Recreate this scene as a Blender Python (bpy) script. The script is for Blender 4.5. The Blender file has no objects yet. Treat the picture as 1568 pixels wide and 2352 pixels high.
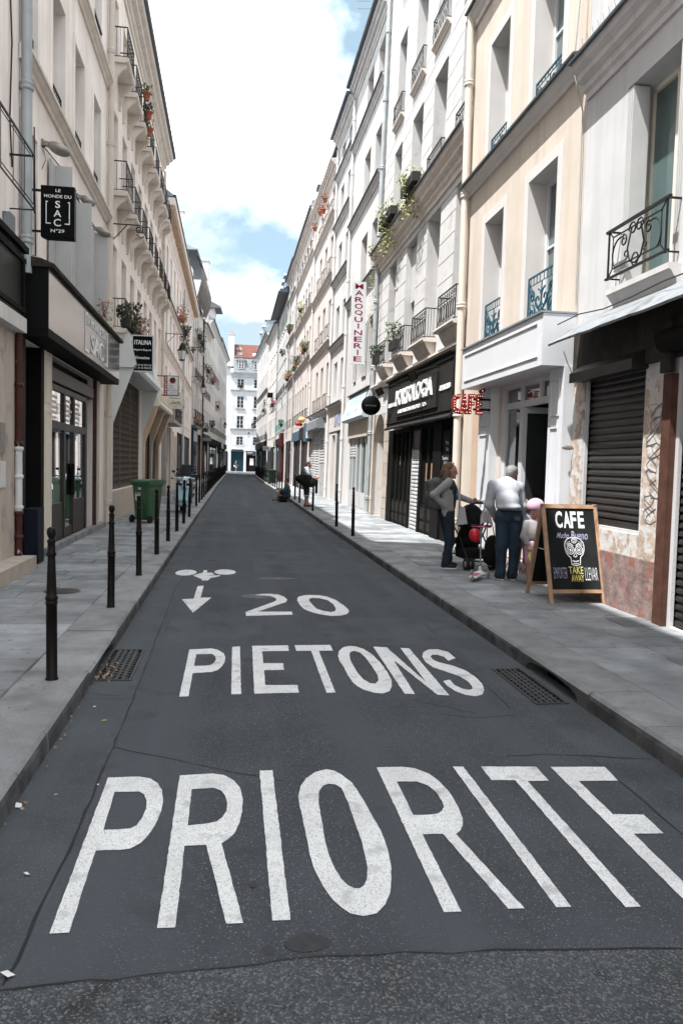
import bpy, math, random
import numpy as np
from math import sin, cos, pi, radians, sqrt, atan2, hypot, tan
from mathutils import Vector, Matrix
from mathutils.geometry import tessellate_polygon
random.seed(11)
sc = bpy.context.scene
COL = sc.collection

# ------------------------------------------------------------------ camera
cam_d = bpy.data.cameras.new('camera'); cam = bpy.data.objects.new('camera', cam_d); COL.objects.link(cam)
yaw, pitch, roll = radians(8.1093), radians(3.4752), radians(1.5)
fw = Vector((sin(yaw)*cos(pitch), cos(yaw)*cos(pitch), -sin(pitch)))
rt0 = Vector((cos(yaw), -sin(yaw), 0)); up0 = rt0.cross(fw)
rt = rt0*cos(roll)+up0*sin(roll); up = up0*cos(roll)-rt0*sin(roll)
cam.matrix_world = Matrix(((rt.x, up.x, -fw.x, 0), (rt.y, up.y, -fw.y, 0), (rt.z, up.z, -fw.z, 1.72), (0, 0, 0, 1)))
cam_d.sensor_fit = 'VERTICAL'; cam_d.sensor_height = 36; cam_d.lens = 36*1800/2352
cam_d.clip_start = .05; cam_d.clip_end = 3000
sc.camera = cam

# ------------------------------------------------------------------ sky, sun, exposure
SUN = Vector((-.355, -.21, .888)).normalized()          # towards the sun: behind the camera, over the left roofs
el = math.asin(SUN.z)
w = bpy.data.worlds.new('World'); sc.world = w; w.use_nodes = True
nt = w.node_tree; N = nt.nodes; Lk = nt.links
bg = N['Background']; bg.inputs['Strength'].default_value = .15
sky = N.new('ShaderNodeTexSky'); sky.sky_type = 'NISHITA'; sky.sun_disc = False
sky.sun_elevation = el; sky.sun_rotation = atan2(SUN.x, SUN.y)
sky.air_density = 1.0; sky.dust_density = 1.6; sky.ozone_density = 1.0
tc = N.new('ShaderNodeTexCoord')
mp = N.new('ShaderNodeVectorMath'); mp.operation = 'MULTIPLY'; mp.inputs[1].default_value = (1, 1, 1.9)
n1 = N.new('ShaderNodeTexNoise'); n1.inputs['Scale'].default_value = 2.0; n1.inputs['Detail'].default_value = 9; n1.inputs['Roughness'].default_value = .56
n1.inputs['Distortion'].default_value = .25
off = N.new('ShaderNodeVectorMath'); off.operation = 'ADD'; off.inputs[1].default_value = (-6.3, 2.42, 6.55)
rp = N.new('ShaderNodeValToRGB'); rp.color_ramp.elements[0].position = .37; rp.color_ramp.elements[1].position = .62
mx = N.new('ShaderNodeMix'); mx.data_type = 'RGBA'
n2 = N.new('ShaderNodeTexNoise'); n2.inputs['Scale'].default_value = 4.2; n2.inputs['Detail'].default_value = 6
rp2 = N.new('ShaderNodeValToRGB')
rp2.color_ramp.elements[0].position = .41; rp2.color_ramp.elements[0].color = (1.02, 1.08, 1.12, 1)
rp2.color_ramp.elements[1].position = .72; rp2.color_ramp.elements[1].color = (13.6, 13.95, 14.2, 1)
hz = N.new('ShaderNodeMix'); hz.data_type = 'RGBA'; hz.inputs[0].default_value = .88   # thin white veil over the blue
hz.inputs[7].default_value = (.56, .78, .86, 1)
Lk.new(tc.outputs['Generated'], mp.inputs[0]); Lk.new(mp.outputs[0], off.inputs[0]); Lk.new(off.outputs[0], n1.inputs['Vector'])
Lk.new(off.outputs[0], n2.inputs['Vector']); Lk.new(n1.outputs[0], rp.inputs[0]); Lk.new(n2.outputs[0], rp2.inputs[0])
Lk.new(sky.outputs[0], hz.inputs[6]); Lk.new(hz.outputs[2], mx.inputs[6])
Lk.new(rp.outputs[0], mx.inputs[0]); Lk.new(rp2.outputs[0], mx.inputs[7]); Lk.new(mx.outputs[2], bg.inputs['Color'])
sd = bpy.data.lights.new('sun', 'SUN'); sd.energy = 2.0; sd.angle = radians(.53); sd.color = (1, .98, .95)
so = bpy.data.objects.new('sun', sd); COL.objects.link(so)
so.rotation_euler = (-SUN).to_track_quat('-Z', 'Y').to_euler(); so.location = (-20, -15, 40)
vs = sc.view_settings; vs.view_transform = 'Standard'; vs.look = 'None'; vs.exposure = 2.36; vs.gamma = 1; vs.use_curve_mapping = False
sc.cycles.max_bounces = 8; sc.cycles.diffuse_bounces = 6; sc.cycles.glossy_bounces = 3; sc.cycles.transparent_max_bounces = 8
sc.cycles.caustics_reflective = False; sc.cycles.caustics_refractive = False

# ------------------------------------------------------------------ materials
MATS = {}
def mk(name, col, rough=.7, metal=0, var=.12, vs=2.5, bump=0, bs=60, col2=None, c2=(.55, .62), c2s=3, streak=0, spec=.28, coat=0, objrand=0, speck=None, emis=None, spots=None, bands=0):
    m = bpy.data.materials.new(name); m.use_nodes = True; MATS[name] = m
    n = m.node_tree.nodes; l = m.node_tree.links; b = n['Principled BSDF']
    b.inputs['Roughness'].default_value = rough; b.inputs['Metallic'].default_value = metal
    b.inputs['Specular IOR Level'].default_value = spec; b.inputs['Coat Weight'].default_value = coat
    geo = n.new('ShaderNodeNewGeometry'); pos = geo.outputs['Position']
    def noise(scale, detail=5, vec=None):
        t = n.new('ShaderNodeTexNoise'); t.inputs['Scale'].default_value = scale; t.inputs['Detail'].default_value = detail
        l.new(vec or pos, t.inputs['Vector']); return t
    def mixc(f, a, b2, blend='MIX'):
        x = n.new('ShaderNodeMix'); x.data_type = 'RGBA'; x.blend_type = blend
        for i, v in ((0, f), (6, a), (7, b2)):
            if hasattr(v, 'links'): l.new(v, x.inputs[i])
            else: x.inputs[i].default_value = v if i == 0 else (*v, 1)
        return x.outputs[2]
    def ramp(f, a, b2):
        r = n.new('ShaderNodeMapRange'); r.inputs[1].default_value = a; r.inputs[2].default_value = b2; l.new(f, r.inputs[0]); return r.outputs[0]
    lo = tuple(max(0, c*(1-var)) for c in col); hi = tuple(min(1, c*(1+var)) for c in col)
    out = mixc(ramp(noise(vs).outputs[0], .3, .7), lo, hi)
    if streak:
        sv = n.new('ShaderNodeVectorMath'); sv.operation = 'MULTIPLY'; sv.inputs[1].default_value = (5, 5, .25); l.new(pos, sv.inputs[0])
        out = mixc(ramp(noise(1, 5, sv.outputs[0]).outputs[0], .48, .72), out, tuple(c*(1-streak) for c in col))
    if col2: out = mixc(ramp(noise(c2s, 8).outputs[0], *c2), out, col2)
    if speck:
        v = n.new('ShaderNodeTexVoronoi'); v.inputs['Scale'].default_value = speck[0]; l.new(pos, v.inputs['Vector'])
        s2 = n.new('ShaderNodeSeparateColor'); l.new(v.outputs['Color'], s2.inputs[0])
        out = mixc(ramp(s2.outputs[0], speck[1], 1.0), out, speck[2])
        out = mixc(ramp(s2.outputs[1], .8, 1.0), out, tuple(c*.55 for c in col))
    if bands:                                              # tyre-polished tracks along the street
        bv = n.new('ShaderNodeVectorMath'); bv.operation = 'MULTIPLY'; bv.inputs[1].default_value = (1.9, .07, 1); l.new(pos, bv.inputs[0])
        out = mixc(ramp(noise(1, 4, bv.outputs[0]).outputs[0], .40, .66), out, tuple(min(1, c*(1+bands)) for c in col))
        out = mixc(ramp(noise(2.3, 6).outputs[0], .60, .78), out, tuple(c*(1-bands*1.1) for c in col))
    if spots:                                              # scattered gum spots and drips
        v2 = n.new('ShaderNodeTexVoronoi'); v2.inputs['Scale'].default_value = spots[0]; l.new(pos, v2.inputs['Vector'])
        s3 = n.new('ShaderNodeSeparateColor'); l.new(v2.outputs['Color'], s3.inputs[0])
        mm = n.new('ShaderNodeMath'); mm.operation = 'MULTIPLY'; l.new(ramp(v2.outputs['Distance'], spots[1], spots[1]*.7), mm.inputs[0]); l.new(ramp(s3.outputs[0], .55, .6), mm.inputs[1])
        out = mixc(mm.outputs[0], out, spots[2])
    if objrand:
        oi = n.new('ShaderNodeObjectInfo'); r = n.new('ShaderNodeMapRange'); r.inputs[3].default_value = 1-objrand; r.inputs[4].default_value = 1+objrand
        l.new(oi.outputs['Random'], r.inputs[0]); cc = n.new('ShaderNodeCombineColor')
        for i in range(3): l.new(r.outputs[0], cc.inputs[i])
        out = mixc(1.0, out, cc.outputs[0], 'MULTIPLY')
    l.new(out, b.inputs['Base Color'])
    if bump:
        bp = n.new('ShaderNodeBump'); bp.inputs['Strength'].default_value = bump; bp.inputs['Distance'].default_value = .012
        if speck:
            l.new(v.outputs['Distance'], bp.inputs['Height'])
        else: l.new(noise(bs, 6).outputs[0], bp.inputs['Height'])
        l.new(bp.outputs[0], b.inputs['Normal'])
    if emis:
        b.inputs['Emission Color'].default_value = (*emis[0], 1); b.inputs['Emission Strength'].default_value = emis[1]
    return m
def glassmix(name, tint, minr=.06):
    m = bpy.data.materials.new(name); m.use_nodes = True; MATS[name] = m
    n = m.node_tree.nodes; l = m.node_tree.links; n.remove(n['Principled BSDF'])
    t = n.new('ShaderNodeBsdfTransparent'); t.inputs[0].default_value = (*tint, 1)
    g = n.new('ShaderNodeBsdfGlossy'); g.inputs['Roughness'].default_value = .02; g.inputs[0].default_value = (.95, .97, 1, 1)
    f = n.new('ShaderNodeFresnel'); f.inputs[0].default_value = 1.5
    r = n.new('ShaderNodeMapRange'); r.inputs[1].default_value = 0; r.inputs[2].default_value = 1; r.inputs[3].default_value = minr; r.inputs[4].default_value = 1
    x = n.new('ShaderNodeMixShader'); l.new(f.outputs[0], r.inputs[0]); l.new(r.outputs[0], x.inputs[0]); l.new(t.outputs[0], x.inputs[1]); l.new(g.outputs[0], x.inputs[2])
    l.new(x.outputs[0], n['Material Output'].inputs[0]); return m
mk('asphalt', (.054, .061, .070), .88, bands=.28, var=.30, vs=.9, bump=.5, speck=(210, .93, (.24, .245, .25)), col2=(.047, .054, .061), c2=(.5, .75), c2s=.8, spec=.25)
mk('asphalt_gutter', (.060, .068, .076), .88, bands=.28, var=.36, vs=1.6, bump=.45, speck=(220, .94, (.2, .205, .21)), col2=(.04, .042, .045), c2=(.5, .7), c2s=1.5, spec=.25)
mk('asphalt_coarse', (.064, .073, .081), .85, var=.25, vs=3, bump=.9, speck=(135, .62, (.19, .195, .195)), col2=(.028, .03, .032), c2=(.58, .68), c2s=4, spec=.3)
mk('tar', (.012, .012, .013), .7, var=.3, vs=20)
mk('oil_stain', (.021, .022, .024), .6, var=.3, vs=30)
mk('faded_paint', (.11, .115, .12), .85, var=.3, vs=9, bump=.2, speck=(170, .9, (.2, .2, .2)))
mk('road_paint', (.68, .69, .69), .75, var=.12, vs=3.5, bump=.25, speck=(190, .80, (.36, .37, .38)), col2=(.20, .21, .22), c2=(.55, .80), c2s=7)
mk('granite', (.235, .242, .25), .8, var=.22, vs=3.5, bump=.3, speck=(230, .85, (.24, .24, .24)), col2=(.14, .143, .147), c2=(.52, .68), c2s=2.2, objrand=.14, spots=(9, .15, (.13, .133, .137)))
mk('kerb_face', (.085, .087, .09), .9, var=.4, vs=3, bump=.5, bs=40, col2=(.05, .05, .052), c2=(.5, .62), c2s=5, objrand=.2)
mk('flagstone', (.215, .225, .235), .85, var=.3, vs=2.6, bump=.4, bs=60, col2=(.15, .153, .157), c2=(.60, .72), c2s=5.5, objrand=.26, spots=(7, .16, (.13, .133, .137)))
mk('joint', (.035, .034, .033), .95, var=.35, vs=9, bump=.5)
mk('pavement_far', (.27, .275, .28), .85, var=.2, vs=1.5, bump=.2)
mk('ground', (.09, .09, .09), .9, var=.2)
mk('pl_white', (.53, .53, .535), .9, var=.10, vs=1.2, bump=.2, bs=60, streak=.18)
mk('pl_white2', (.55, .535, .525), .9, var=.10, vs=1.0, bump=.15, bs=80, streak=.14)
mk('pl_cream', (.56, .49, .42), .9, var=.10, vs=1.3, bump=.15, bs=90, streak=.12)
mk('pl_creamtrim', (.58, .555, .535), .9, var=.04, bump=.08, bs=90)
mk('pl_pink', (.55, .495, .465), .9, var=.10, vs=1.0, bump=.15, bs=80, streak=.14)
mk('pl_stone', (.54, .53, .52), .9, var=.07, vs=2.5, bump=.3, bs=45, streak=.09, col2=(.40, .385, .37), c2=(.58, .72), c2s=4)
mk('pl_left', (.87, .795, .75), .9, var=.11, vs=1.1, bump=.2, bs=60, streak=.17, col2=(.72, .65, .605), c2=(.64, .76), c2s=1.3)
mk('pl_left2', (.87, .775, .715), .9, var=.11, vs=1.2, bump=.2, bs=60, streak=.17)
mk('pl_grey', (.62, .595, .575), .9, var=.07, vs=1.2, bump=.12, bs=100, streak=.15)
mk('pl_dirty', (.50, .43, .375), .92, var=.12, vs=2, bump=.3, bs=40, streak=.2, col2=(.33, .28, .24), c2=(.55, .68), c2s=2.4)
mk('stone_trim', (.64, .58, .525), .85, var=.08, vs=4, bump=.15, bs=60, streak=.12)
mk('stone_base', (.40, .35, .30), .9, var=.16, vs=3, bump=.4, bs=30, objrand=.12)
mk('peel', (.40, .325, .265), .95, var=.3, vs=7, bump=.9, bs=16, col2=(.52, .50, .485), c2=(.47, .51), c2s=6.5)
mk('graffiti', (.13, .125, .12), .8, var=.2)
mk('plinth_red', (.22, .16, .145), .9, var=.35, vs=7, bump=.8, bs=20, col2=(.25, .115, .095), c2=(.57, .61), c2s=5.5)
mk('old_wood', (.035, .028, .023), .9, var=.45, vs=6, bump=.5, bs=25)
mk('zinc', (.30, .33, .36), .5, metal=.55, var=.14, vs=2, streak=.2)
mk('zinc_dark', (.085, .10, .115), .55, metal=.3, var=.2, vs=3)
mk('zinc_light', (.22, .235, .25), .7, metal=.2, var=.1, vs=2, col2=(.14, .145, .15), c2s=4)
mk('red_tile', (.125, .048, .038), .85, var=.2, vs=5, objrand=.18)
mk('slate', (.12, .115, .115), .7, var=.2)
mk('iron', (.009, .009, .0095), .5, var=.2, spec=.25)
mk('bollard_paint', (.0055, .0042, .0038), .45, var=.35, vs=9, spec=.14, bump=.06, bs=120)
mk('teal_iron', (.016, .075, .115), .5, var=.15, vs=20)
mk('green_iron', (.10, .30, .27), .5, var=.15)
mk('white_paint', (.60, .615, .64), .45, var=.03, vs=1.5, spec=.4)
mk('frame_white', (.62, .63, .645), .5, var=.05)
mk('frame_wood', (.42, .30, .22), .6, var=.12, vs=6)
mk('shutter_white', (.47, .47, .465), .6, var=.06, vs=3)
mk('win_glass', (.022, .025, .026), .04, var=.3, vs=.7, spec=.6, objrand=.45)
mk('win_glass_curtain', (.26, .26, .25), .06, var=.25, vs=6, spec=.6)
mk('win_glass_green', (.10, .145, .145), .05, var=.2, vs=.5, spec=.6)
mk('curtain', (.50, .49, .47), .9, var=.08, vs=8)
glassmix('shop_glass', (.82, .88, .86), .22)
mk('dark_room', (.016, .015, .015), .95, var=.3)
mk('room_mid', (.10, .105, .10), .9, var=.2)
mk('charcoal', (.017, .0155, .0145), .75, var=.15, vs=3, streak=.15, spec=.2)
mk('charcoal_dk', (.007, .0065, .006), .7, var=.2, spec=.08)
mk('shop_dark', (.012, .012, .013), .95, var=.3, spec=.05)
mk('black_panel', (.004, .004, .0045), .45, var=.2, spec=.12)
mk('mirror_grey', (.30, .29, .28), .16, metal=.75, var=.06, vs=.7)
mk('navy', (.005, .008, .016), .6, var=.2, spec=.12)
mk('brown_metal', (.036, .030, .026), .5, metal=.2, var=.25, vs=5)
mk('rust', (.075, .032, .022), .75, var=.3, vs=8, bump=.3, bs=50)
mk('pipe_red', (.055, .015, .010), .55, var=.25, vs=5, col2=(.45, .42, .4), c2=(.63, .67), c2s=9)
mk('pipe_cream', (.60, .54, .47), .6, var=.07, vs=3, streak=.1)
mk('pipe_white', (.62, .60, .585), .6, var=.06, vs=3)
mk('pipe_grey', (.36, .385, .40), .55, metal=.3, var=.12, vs=3)
mk('slat_dark', (.028, .0255, .024), .42, metal=.3, var=.14, vs=2.5, spec=.5)
mk('panel_grey', (.095, .096, .10), .6, var=.2, vs=3, streak=.3)
mk('slat_grey', (.30, .285, .265), .5, metal=.25, var=.08)
mk('cast_iron', (.040, .041, .043), .6, metal=.3, var=.3, vs=12)
mk('slat_white', (.42, .42, .415), .55, var=.1, vs=4, col2=(.24, .24, .24), c2=(.56, .66), c2s=6)
mk('grille', (.135, .105, .085), .6, metal=.2, var=.2, vs=9)
mk('beige_shop', (.52, .44, .36), .7, var=.06, vs=2, streak=.1)
mk('tan_shop', (.50, .37, .27), .7, var=.06, vs=2)
mk('teal_shop', (.007, .026, .036), .6, var=.15, spec=.15)
mk('blue_box', (.06, .10, .135), .6, var=.08)
mk('red_shop', (.055, .010, .008), .6, var=.15, spec=.15)
mk('pale_blue', (.43, .49, .505), .6, var=.06, vs=2)
mk('sign_white', (.62, .63, .64), .4, var=.03)
mk('sign_cream', (.72, .66, .56), .5, var=.03)
mk('sign_black', (.0025, .003, .003), .5, var=.1, spec=.08)
mk('letter_white', (.82, .82, .82), .45, var=.02)
mk('letter_red', (.22, .012, .025), .4, var=.06)
mk('letter_dark', (.02, .02, .022), .5, var=.1)
mk('letter_blue', (.25, .29, .38), .6, var=.06)
mk('letter_paleblue', (.33, .50, .58), .6, var=.06)
mk('sun_orange', (.75, .42, .16), .5, var=.1)
mk('cafe_red', (.24, .012, .012), .4, var=.1)
mk('bulb', (.9, .8, .7), .3, var=.02, emis=((1, .78, .62), .35))
mk('lamp_glass', (.55, .54, .52), .3, var=.05)
mk('dull_metal', (.28, .265, .245), .5, metal=.6, var=.15, vs=8)
mk('terracotta', (.36, .115, .07), .8, var=.15, vs=7)
mk('pot_dark', (.03, .028, .027), .7, var=.2)
mk('leaf', (.062, .095, .035), .7, var=.35, vs=12, objrand=.2)
mk('leaf_dark', (.028, .045, .022), .7, var=.3, vs=12)
mk('leaf_yellow', (.22, .23, .085), .7, var=.35, vs=14)
mk('leaf_dry', (.28, .185, .13), .8, var=.3, vs=12)
mk('flower_red', (.42, .02, .025), .6, var=.2)
mk('flower_pink', (.32, .08, .18), .6, var=.2)
mk('tarp', (.12, .10, .09), .85, var=.2, vs=1.5, bump=.2, bs=12)
mk('bag_display', (.12, .16, .14), .5, var=.2)
mk('paper', (.62, .61, .60), .8, var=.05)
mk('chalkboard', (.011, .013, .013), .8, var=.5, vs=4, spec=.12)
mk('chalk', (.62, .64, .66), .9, var=.22, vs=60)
mk('chalk_violet', (.34, .32, .46), .9, var=.25, vs=60)
mk('chalk_yellow', (.62, .55, .16), .9, var=.2, vs=60)
mk('wood_frame', (.34, .215, .135), .6, var=.2, vs=9, bump=.15, bs=70, col2=(.22, .13, .08), c2=(.55, .7), c2s=7)
mk('tile_white', (.60, .56, .52), .35, var=.06)
mk('tile_red', (.22, .045, .035), .35, var=.12)

# ------------------------------------------------------------------ mesh helpers
class MB:
    def __init__(s, sx=1): s.v = []; s.f = []; s.m = []; s.sm = []; s.sx = sx
    def add(s, vs, fs, mi=0, smooth=False):
        o = len(s.v); s.v += [(v[0]*s.sx, v[1], v[2]) for v in vs]
        for f in fs: s.f.append([i+o for i in f]); s.m.append(mi); s.sm.append(smooth)
        return s
    def quad(s, a, b, c, d, mi=0): return s.add([a, b, c, d], [(0, 1, 2, 3)], mi)
    def box(s, x0, x1, y0, y1, z0, z1, mi=0):
        return s.add([(x0, y0, z0), (x1, y0, z0), (x1, y1, z0), (x0, y1, z0), (x0, y0, z1), (x1, y0, z1), (x1, y1, z1), (x0, y1, z1)],
                     [(0, 3, 2, 1), (4, 5, 6, 7), (0, 1, 5, 4), (1, 2, 6, 5), (2, 3, 7, 6), (3, 0, 4, 7)], mi)
    def obox(s, c, ax, ay, az, mi=0):                     # oriented box: centre and three half vectors
        c, ax, ay, az = map(Vector, (c, ax, ay, az)); P = []
        for k in (-1, 1):
            for j, i in ((-1, -1), (-1, 1), (1, 1), (1, -1)): P.append(tuple(c+ax*i+ay*j+az*k))
        return s.add(P, [(0, 3, 2, 1), (4, 5, 6, 7), (0, 1, 5, 4), (1, 2, 6, 5), (2, 3, 7, 6), (3, 0, 4, 7)], mi)
    def tube(s, pts, r, n=6, mi=0, closed=False, caps=True, smooth=True):
        pts = [Vector(p) for p in pts]; K = len(pts); R = r if isinstance(r, (list, tuple)) else [r]*K
        V = []; F = []; ref = None
        for i, p in enumerate(pts):
            t = (pts[(i+1) % K]-pts[i-1]) if (closed or 0 < i < K-1) else (pts[1]-pts[0] if i == 0 else pts[-1]-pts[-2])
            if t.length < 1e-9: t = Vector((0, 0, 1))
            t.normalize()
            if ref is None: ref = Vector((0, 0, 1)) if abs(t.z) < .9 else Vector((1, 0, 0))
            a = ref-t*ref.dot(t)
            if a.length < 1e-6: a = t.orthogonal()
            a.normalize(); ref = a; b = t.cross(a)
            for k in range(n):
                an = 2*pi*(k+.5)/n; V.append(tuple(p+(a*cos(an)+b*sin(an))*R[i]))
        for i in range(K if closed else K-1):
            for k in range(n):
                i2 = (i+1) % K; F.append((i*n+k, i*n+(k+1) % n, i2*n+(k+1) % n, i2*n+k))
        s.add(V, F, mi, smooth and n > 4)
        if caps and not closed: s.add(V[:n], [tuple(range(n))[::-1]], mi); s.add(V[-n:], [tuple(range(n))], mi)
        return s
    def lathe(s, prof, n=14, c=(0, 0, 0), mi=0, smooth=True, axis='z'):
        V = []; F = []
        for r, z in prof:
            for k in range(n):
                a = 2*pi*k/n; p = (r*cos(a), r*sin(a), z)
                if axis == 'y': p = (p[0], p[2], p[1])
                if axis == 'x': p = (p[2], p[0], p[1])
                V.append((p[0]+c[0], p[1]+c[1], p[2]+c[2]))
        for i in range(len(prof)-1):
            for k in range(n): F.append((i*n+k, i*n+(k+1) % n, (i+1)*n+(k+1) % n, (i+1)*n+k))
        s.add(V, F, mi, smooth)
        if prof[0][0] > 1e-4: s.add(V[:n], [tuple(range(n))[::-1]], mi)
        if prof[-1][0] > 1e-4: s.add(V[-n:], [tuple(range(n))], mi)
        return s
    def prism(s, poly, x0, x1, ax='x', mi=0):             # poly = list of 2D points, extruded along ax
        def P(a, t): return {'x': (t, a[0], a[1]), 'y': (a[0], t, a[1]), 'z': (a[0], a[1], t)}[ax]
        k = len(poly); V = [P(a, x0) for a in poly]+[P(a, x1) for a in poly]
        return s.add(V, [tuple(range(k))[::-1], tuple(range(k, 2*k))]+[(i, (i+1) % k, (i+1) % k+k, i+k) for i in range(k)], mi)
    def flat(s, loops, fn, th=0, mi=0):                   # filled polygon with holes; fn maps (a, b, t) to a point
        tri = tessellate_polygon([[Vector((p[0], p[1], 0)) for p in lp] for lp in loops]); pts = [p for lp in loops for p in lp]
        s.add([fn(p[0], p[1], th) for p in pts], [tuple(t) for t in tri], mi)
        if th:
            for lp in loops:
                k = len(lp); s.add([fn(p[0], p[1], 0) for p in lp]+[fn(p[0], p[1], th) for p in lp], [(i, (i+1) % k, (i+1) % k+k, i+k) for i in range(k)], mi)
        return s
    def ellipsoid(s, c, r, n=10, m=7, mi=0):
        V = []; F = []
        for j in range(m+1):
            ph = pi*j/m
            for k in range(n):
                a = 2*pi*k/n; V.append((c[0]+r[0]*sin(ph)*cos(a), c[1]+r[1]*sin(ph)*sin(a), c[2]+r[2]*cos(ph)))
        for j in range(m):
            for k in range(n): F.append((j*n+k, (j+1)*n+k, (j+1)*n+(k+1) % n, j*n+(k+1) % n))
        return s.add(V, F, mi, True)
    def leaves(s, pts, size, mi=0):
        for p in pts:
            a = Vector((random.gauss(0, 1), random.gauss(0, 1), random.gauss(0, 1))).normalized(); b = a.orthogonal().normalized(); k = size*random.uniform(.6, 1.3)
            p = Vector(p); q = [p-a*k, p+b*k*.55, p+a*k, p-b*k*.55]; s.add([tuple(x) for x in q], [(0, 1, 2, 3)], mi)
        return s
    def mesh(s, name, mats):
        me = bpy.data.meshes.new(name); me.from_pydata(s.v, [], s.f)
        for m in (mats if isinstance(mats, (list, tuple)) else [mats]): me.materials.append(MATS[m])
        if s.f:
            me.polygons.foreach_set('material_index', s.m); me.polygons.foreach_set('use_smooth', s.sm)
        me.update(); return me
    def obj(s, name, mats, parent=None, loc=(0, 0, 0), rot=(0, 0, 0)): return link(name, s.mesh(name, mats), parent, loc, rot)
def link(name, data, parent=None, loc=(0, 0, 0), rot=(0, 0, 0)):
    o = bpy.data.objects.new(name, data); COL.objects.link(o); o.parent = parent; o.location = loc; o.rotation_euler = rot; return o
def tag(o, label, cat, group=None):
    o['label'] = label; o['category'] = cat
    if group: o['group'] = group
    return o
def thing(name, label, cat, loc=(0, 0, 0), rz=0, group=None): return tag(link(name, None, None, loc, (0, 0, rz)), label, cat, group)
def struct(o): o['kind'] = 'structure'; return o
def copy_tree(o, parent=None, loc=None, rot=None):
    c = o.copy(); COL.objects.link(c); c.parent = parent
    if loc is not None: c.location = loc
    if rot is not None: c.rotation_euler = rot
    for ch in o.children: copy_tree(ch, c)
    return c
_tc = {}
def text_geo(body, bold=0):
    """2D outline text from the built-in font: (verts, faces) with cap height 1, starting at x = 0"""
    k = (body, bold)
    if k not in _tc:
        cu = bpy.data.curves.new('t', 'FONT'); cu.body = body; cu.size = 1; cu.offset = bold; cu.resolution_u = 3
        o = bpy.data.objects.new('t', cu); COL.objects.link(o); dg = bpy.context.evaluated_depsgraph_get(); me = bpy.data.meshes.new_from_object(o.evaluated_get(dg))
        v = [x.co.copy() for x in me.vertices]; f = [tuple(p.vertices) for p in me.polygons]
        bpy.data.objects.remove(o); bpy.data.curves.remove(cu); bpy.data.meshes.remove(me)
        x0 = min(p.x for p in v); x1 = max(p.x for p in v); y0 = min(p.y for p in v); y1 = max(p.y for p in v)
        _tc[k] = ([((p.x-x0)/(x1-x0), (p.y-y0)/(y1-y0)) for p in v], f)
    return _tc[k]
def put_text(mb, body, fn, x0, x1, z0, z1, bold=0, th=0, mi=0, shear=0):
    """fit text into the rectangle x0..x1, z0..z1 of a plane given by fn(a, b, t)"""
    v, f = text_geo(body, bold); V = [(x0+(x1-x0)*a+shear*b*(z1-z0), z0+(z1-z0)*b) for a, b in v]
    mb.add([fn(a, b, th) for a, b in V], f, mi)
    if th:
        ed = {}
        for p in f:
            for i in range(len(p)):
                e = (p[i], p[(i+1) % len(p)]); ed[tuple(sorted(e))] = ed.get(tuple(sorted(e)), 0)+1
        for (a, b), k in ed.items():
            if k == 1: mb.add([fn(*V[a], 0), fn(*V[b], 0), fn(*V[b], th), fn(*V[a], th)], [(0, 1, 2, 3)], mi)
    return mb
def spiral(c, r0, r1, a0, a1, n=14, y=0):
    return [(c[0]+(r0+(r1-r0)*i/(n-1))*cos(a0+(a1-a0)*i/(n-1)), y, c[1]+(r0+(r1-r0)*i/(n-1))*sin(a0+(a1-a0)*i/(n-1))) for i in range(n)]

# ------------------------------------------------------------------ ground, road, kerbs, pavements
struct(MB().box(-400, 400, -300, 700, -.9, -.55).obj('ground', 'ground'))
LK = [(-6, -1.05), (14, -1.0), (23, -.97), (56, -.83), (80, -.66), (113, -.37)]      # (Y, X) of the kerb faces
RK = [(-6, 2.56), (21, 2.58), (31, 2.64), (60, 2.69), (72, 2.73), (100, 2.95), (108, 3.3), (112, 4.6)]
def lerp(tab, y):
    if y <= tab[0][0]: return tab[0][1]
    for (a, p), (b, q) in zip(tab, tab[1:]):
        if y <= b: return p+(q-p)*(y-a)/(b-a)
    return tab[-1][1]
def grid_sheet(mb, xs, ys, z, holes, mi=0):
    xs = sorted(set(xs+[h[i] for h in holes for i in (0, 1)])); ys = sorted(set(ys+[h[i] for h in holes for i in (2, 3)]))
    for a, b in zip(xs, xs[1:]):
        for c, d in zip(ys, ys[1:]):
            if any(h[0] < (a+b)/2 < h[1] and h[2] < (c+d)/2 < h[3] for h in holes): continue
            mb.quad((a, c, z), (b, c, z), (b, d, z), (a, d, z), mi)
    return mb
GL = (-1.02, -.735, 6.16, 7.19); GR = (2.245, 2.50, 5.39, 6.39)                        # the two grate openings
road = MB(); grid_sheet(road, [-.665, 2.16], [2.45, 9], 0, [])
ys = [9]+list(range(12, 113, 5))+[112]
for a, b in zip(ys, ys[1:]): road.quad((-.665, a, 0), (2.16, a, 0), (2.16, b, 0), (-.665, b, 0))
road.quad((-30, 112, 0), (30, 112, 0), (30, 127, 0), (-30, 127, 0))
road = struct(road.obj('road', 'asphalt'))
gut = MB(); grid_sheet(gut, [-1.12, -.665], [2.45, 9], -.001, [GL]); grid_sheet(gut, [2.16, 2.66], [2.45, 9], -.001, [GR])
for a, b in zip(ys, ys[1:]):
    gut.quad((lerp(LK, a)-.06, a, -.001), (-.665, a, -.001), (-.665, b, -.001), (lerp(LK, b)-.06, b, -.001))
    gut.quad((2.16, a, -.001), (lerp(RK, a)+.06, a, -.001), (lerp(RK, b)+.06, b, -.001), (2.16, b, -.001))
gut.obj('gutter_strip', 'asphalt_gutter', road)
FS = [(-1.2, 2.47), (-.70, 2.533), (-.506, 2.561), (-.36, 2.55), (-.228, 2.566), (-.05, 2.585), (.133, 2.592), (.3, 2.612), (.412, 2.606), (.646, 2.607), (.8, 2.585), (.96, 2.591), (1.3, 2.56), (1.647, 2.526), (2.7, 2.46)]
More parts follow.
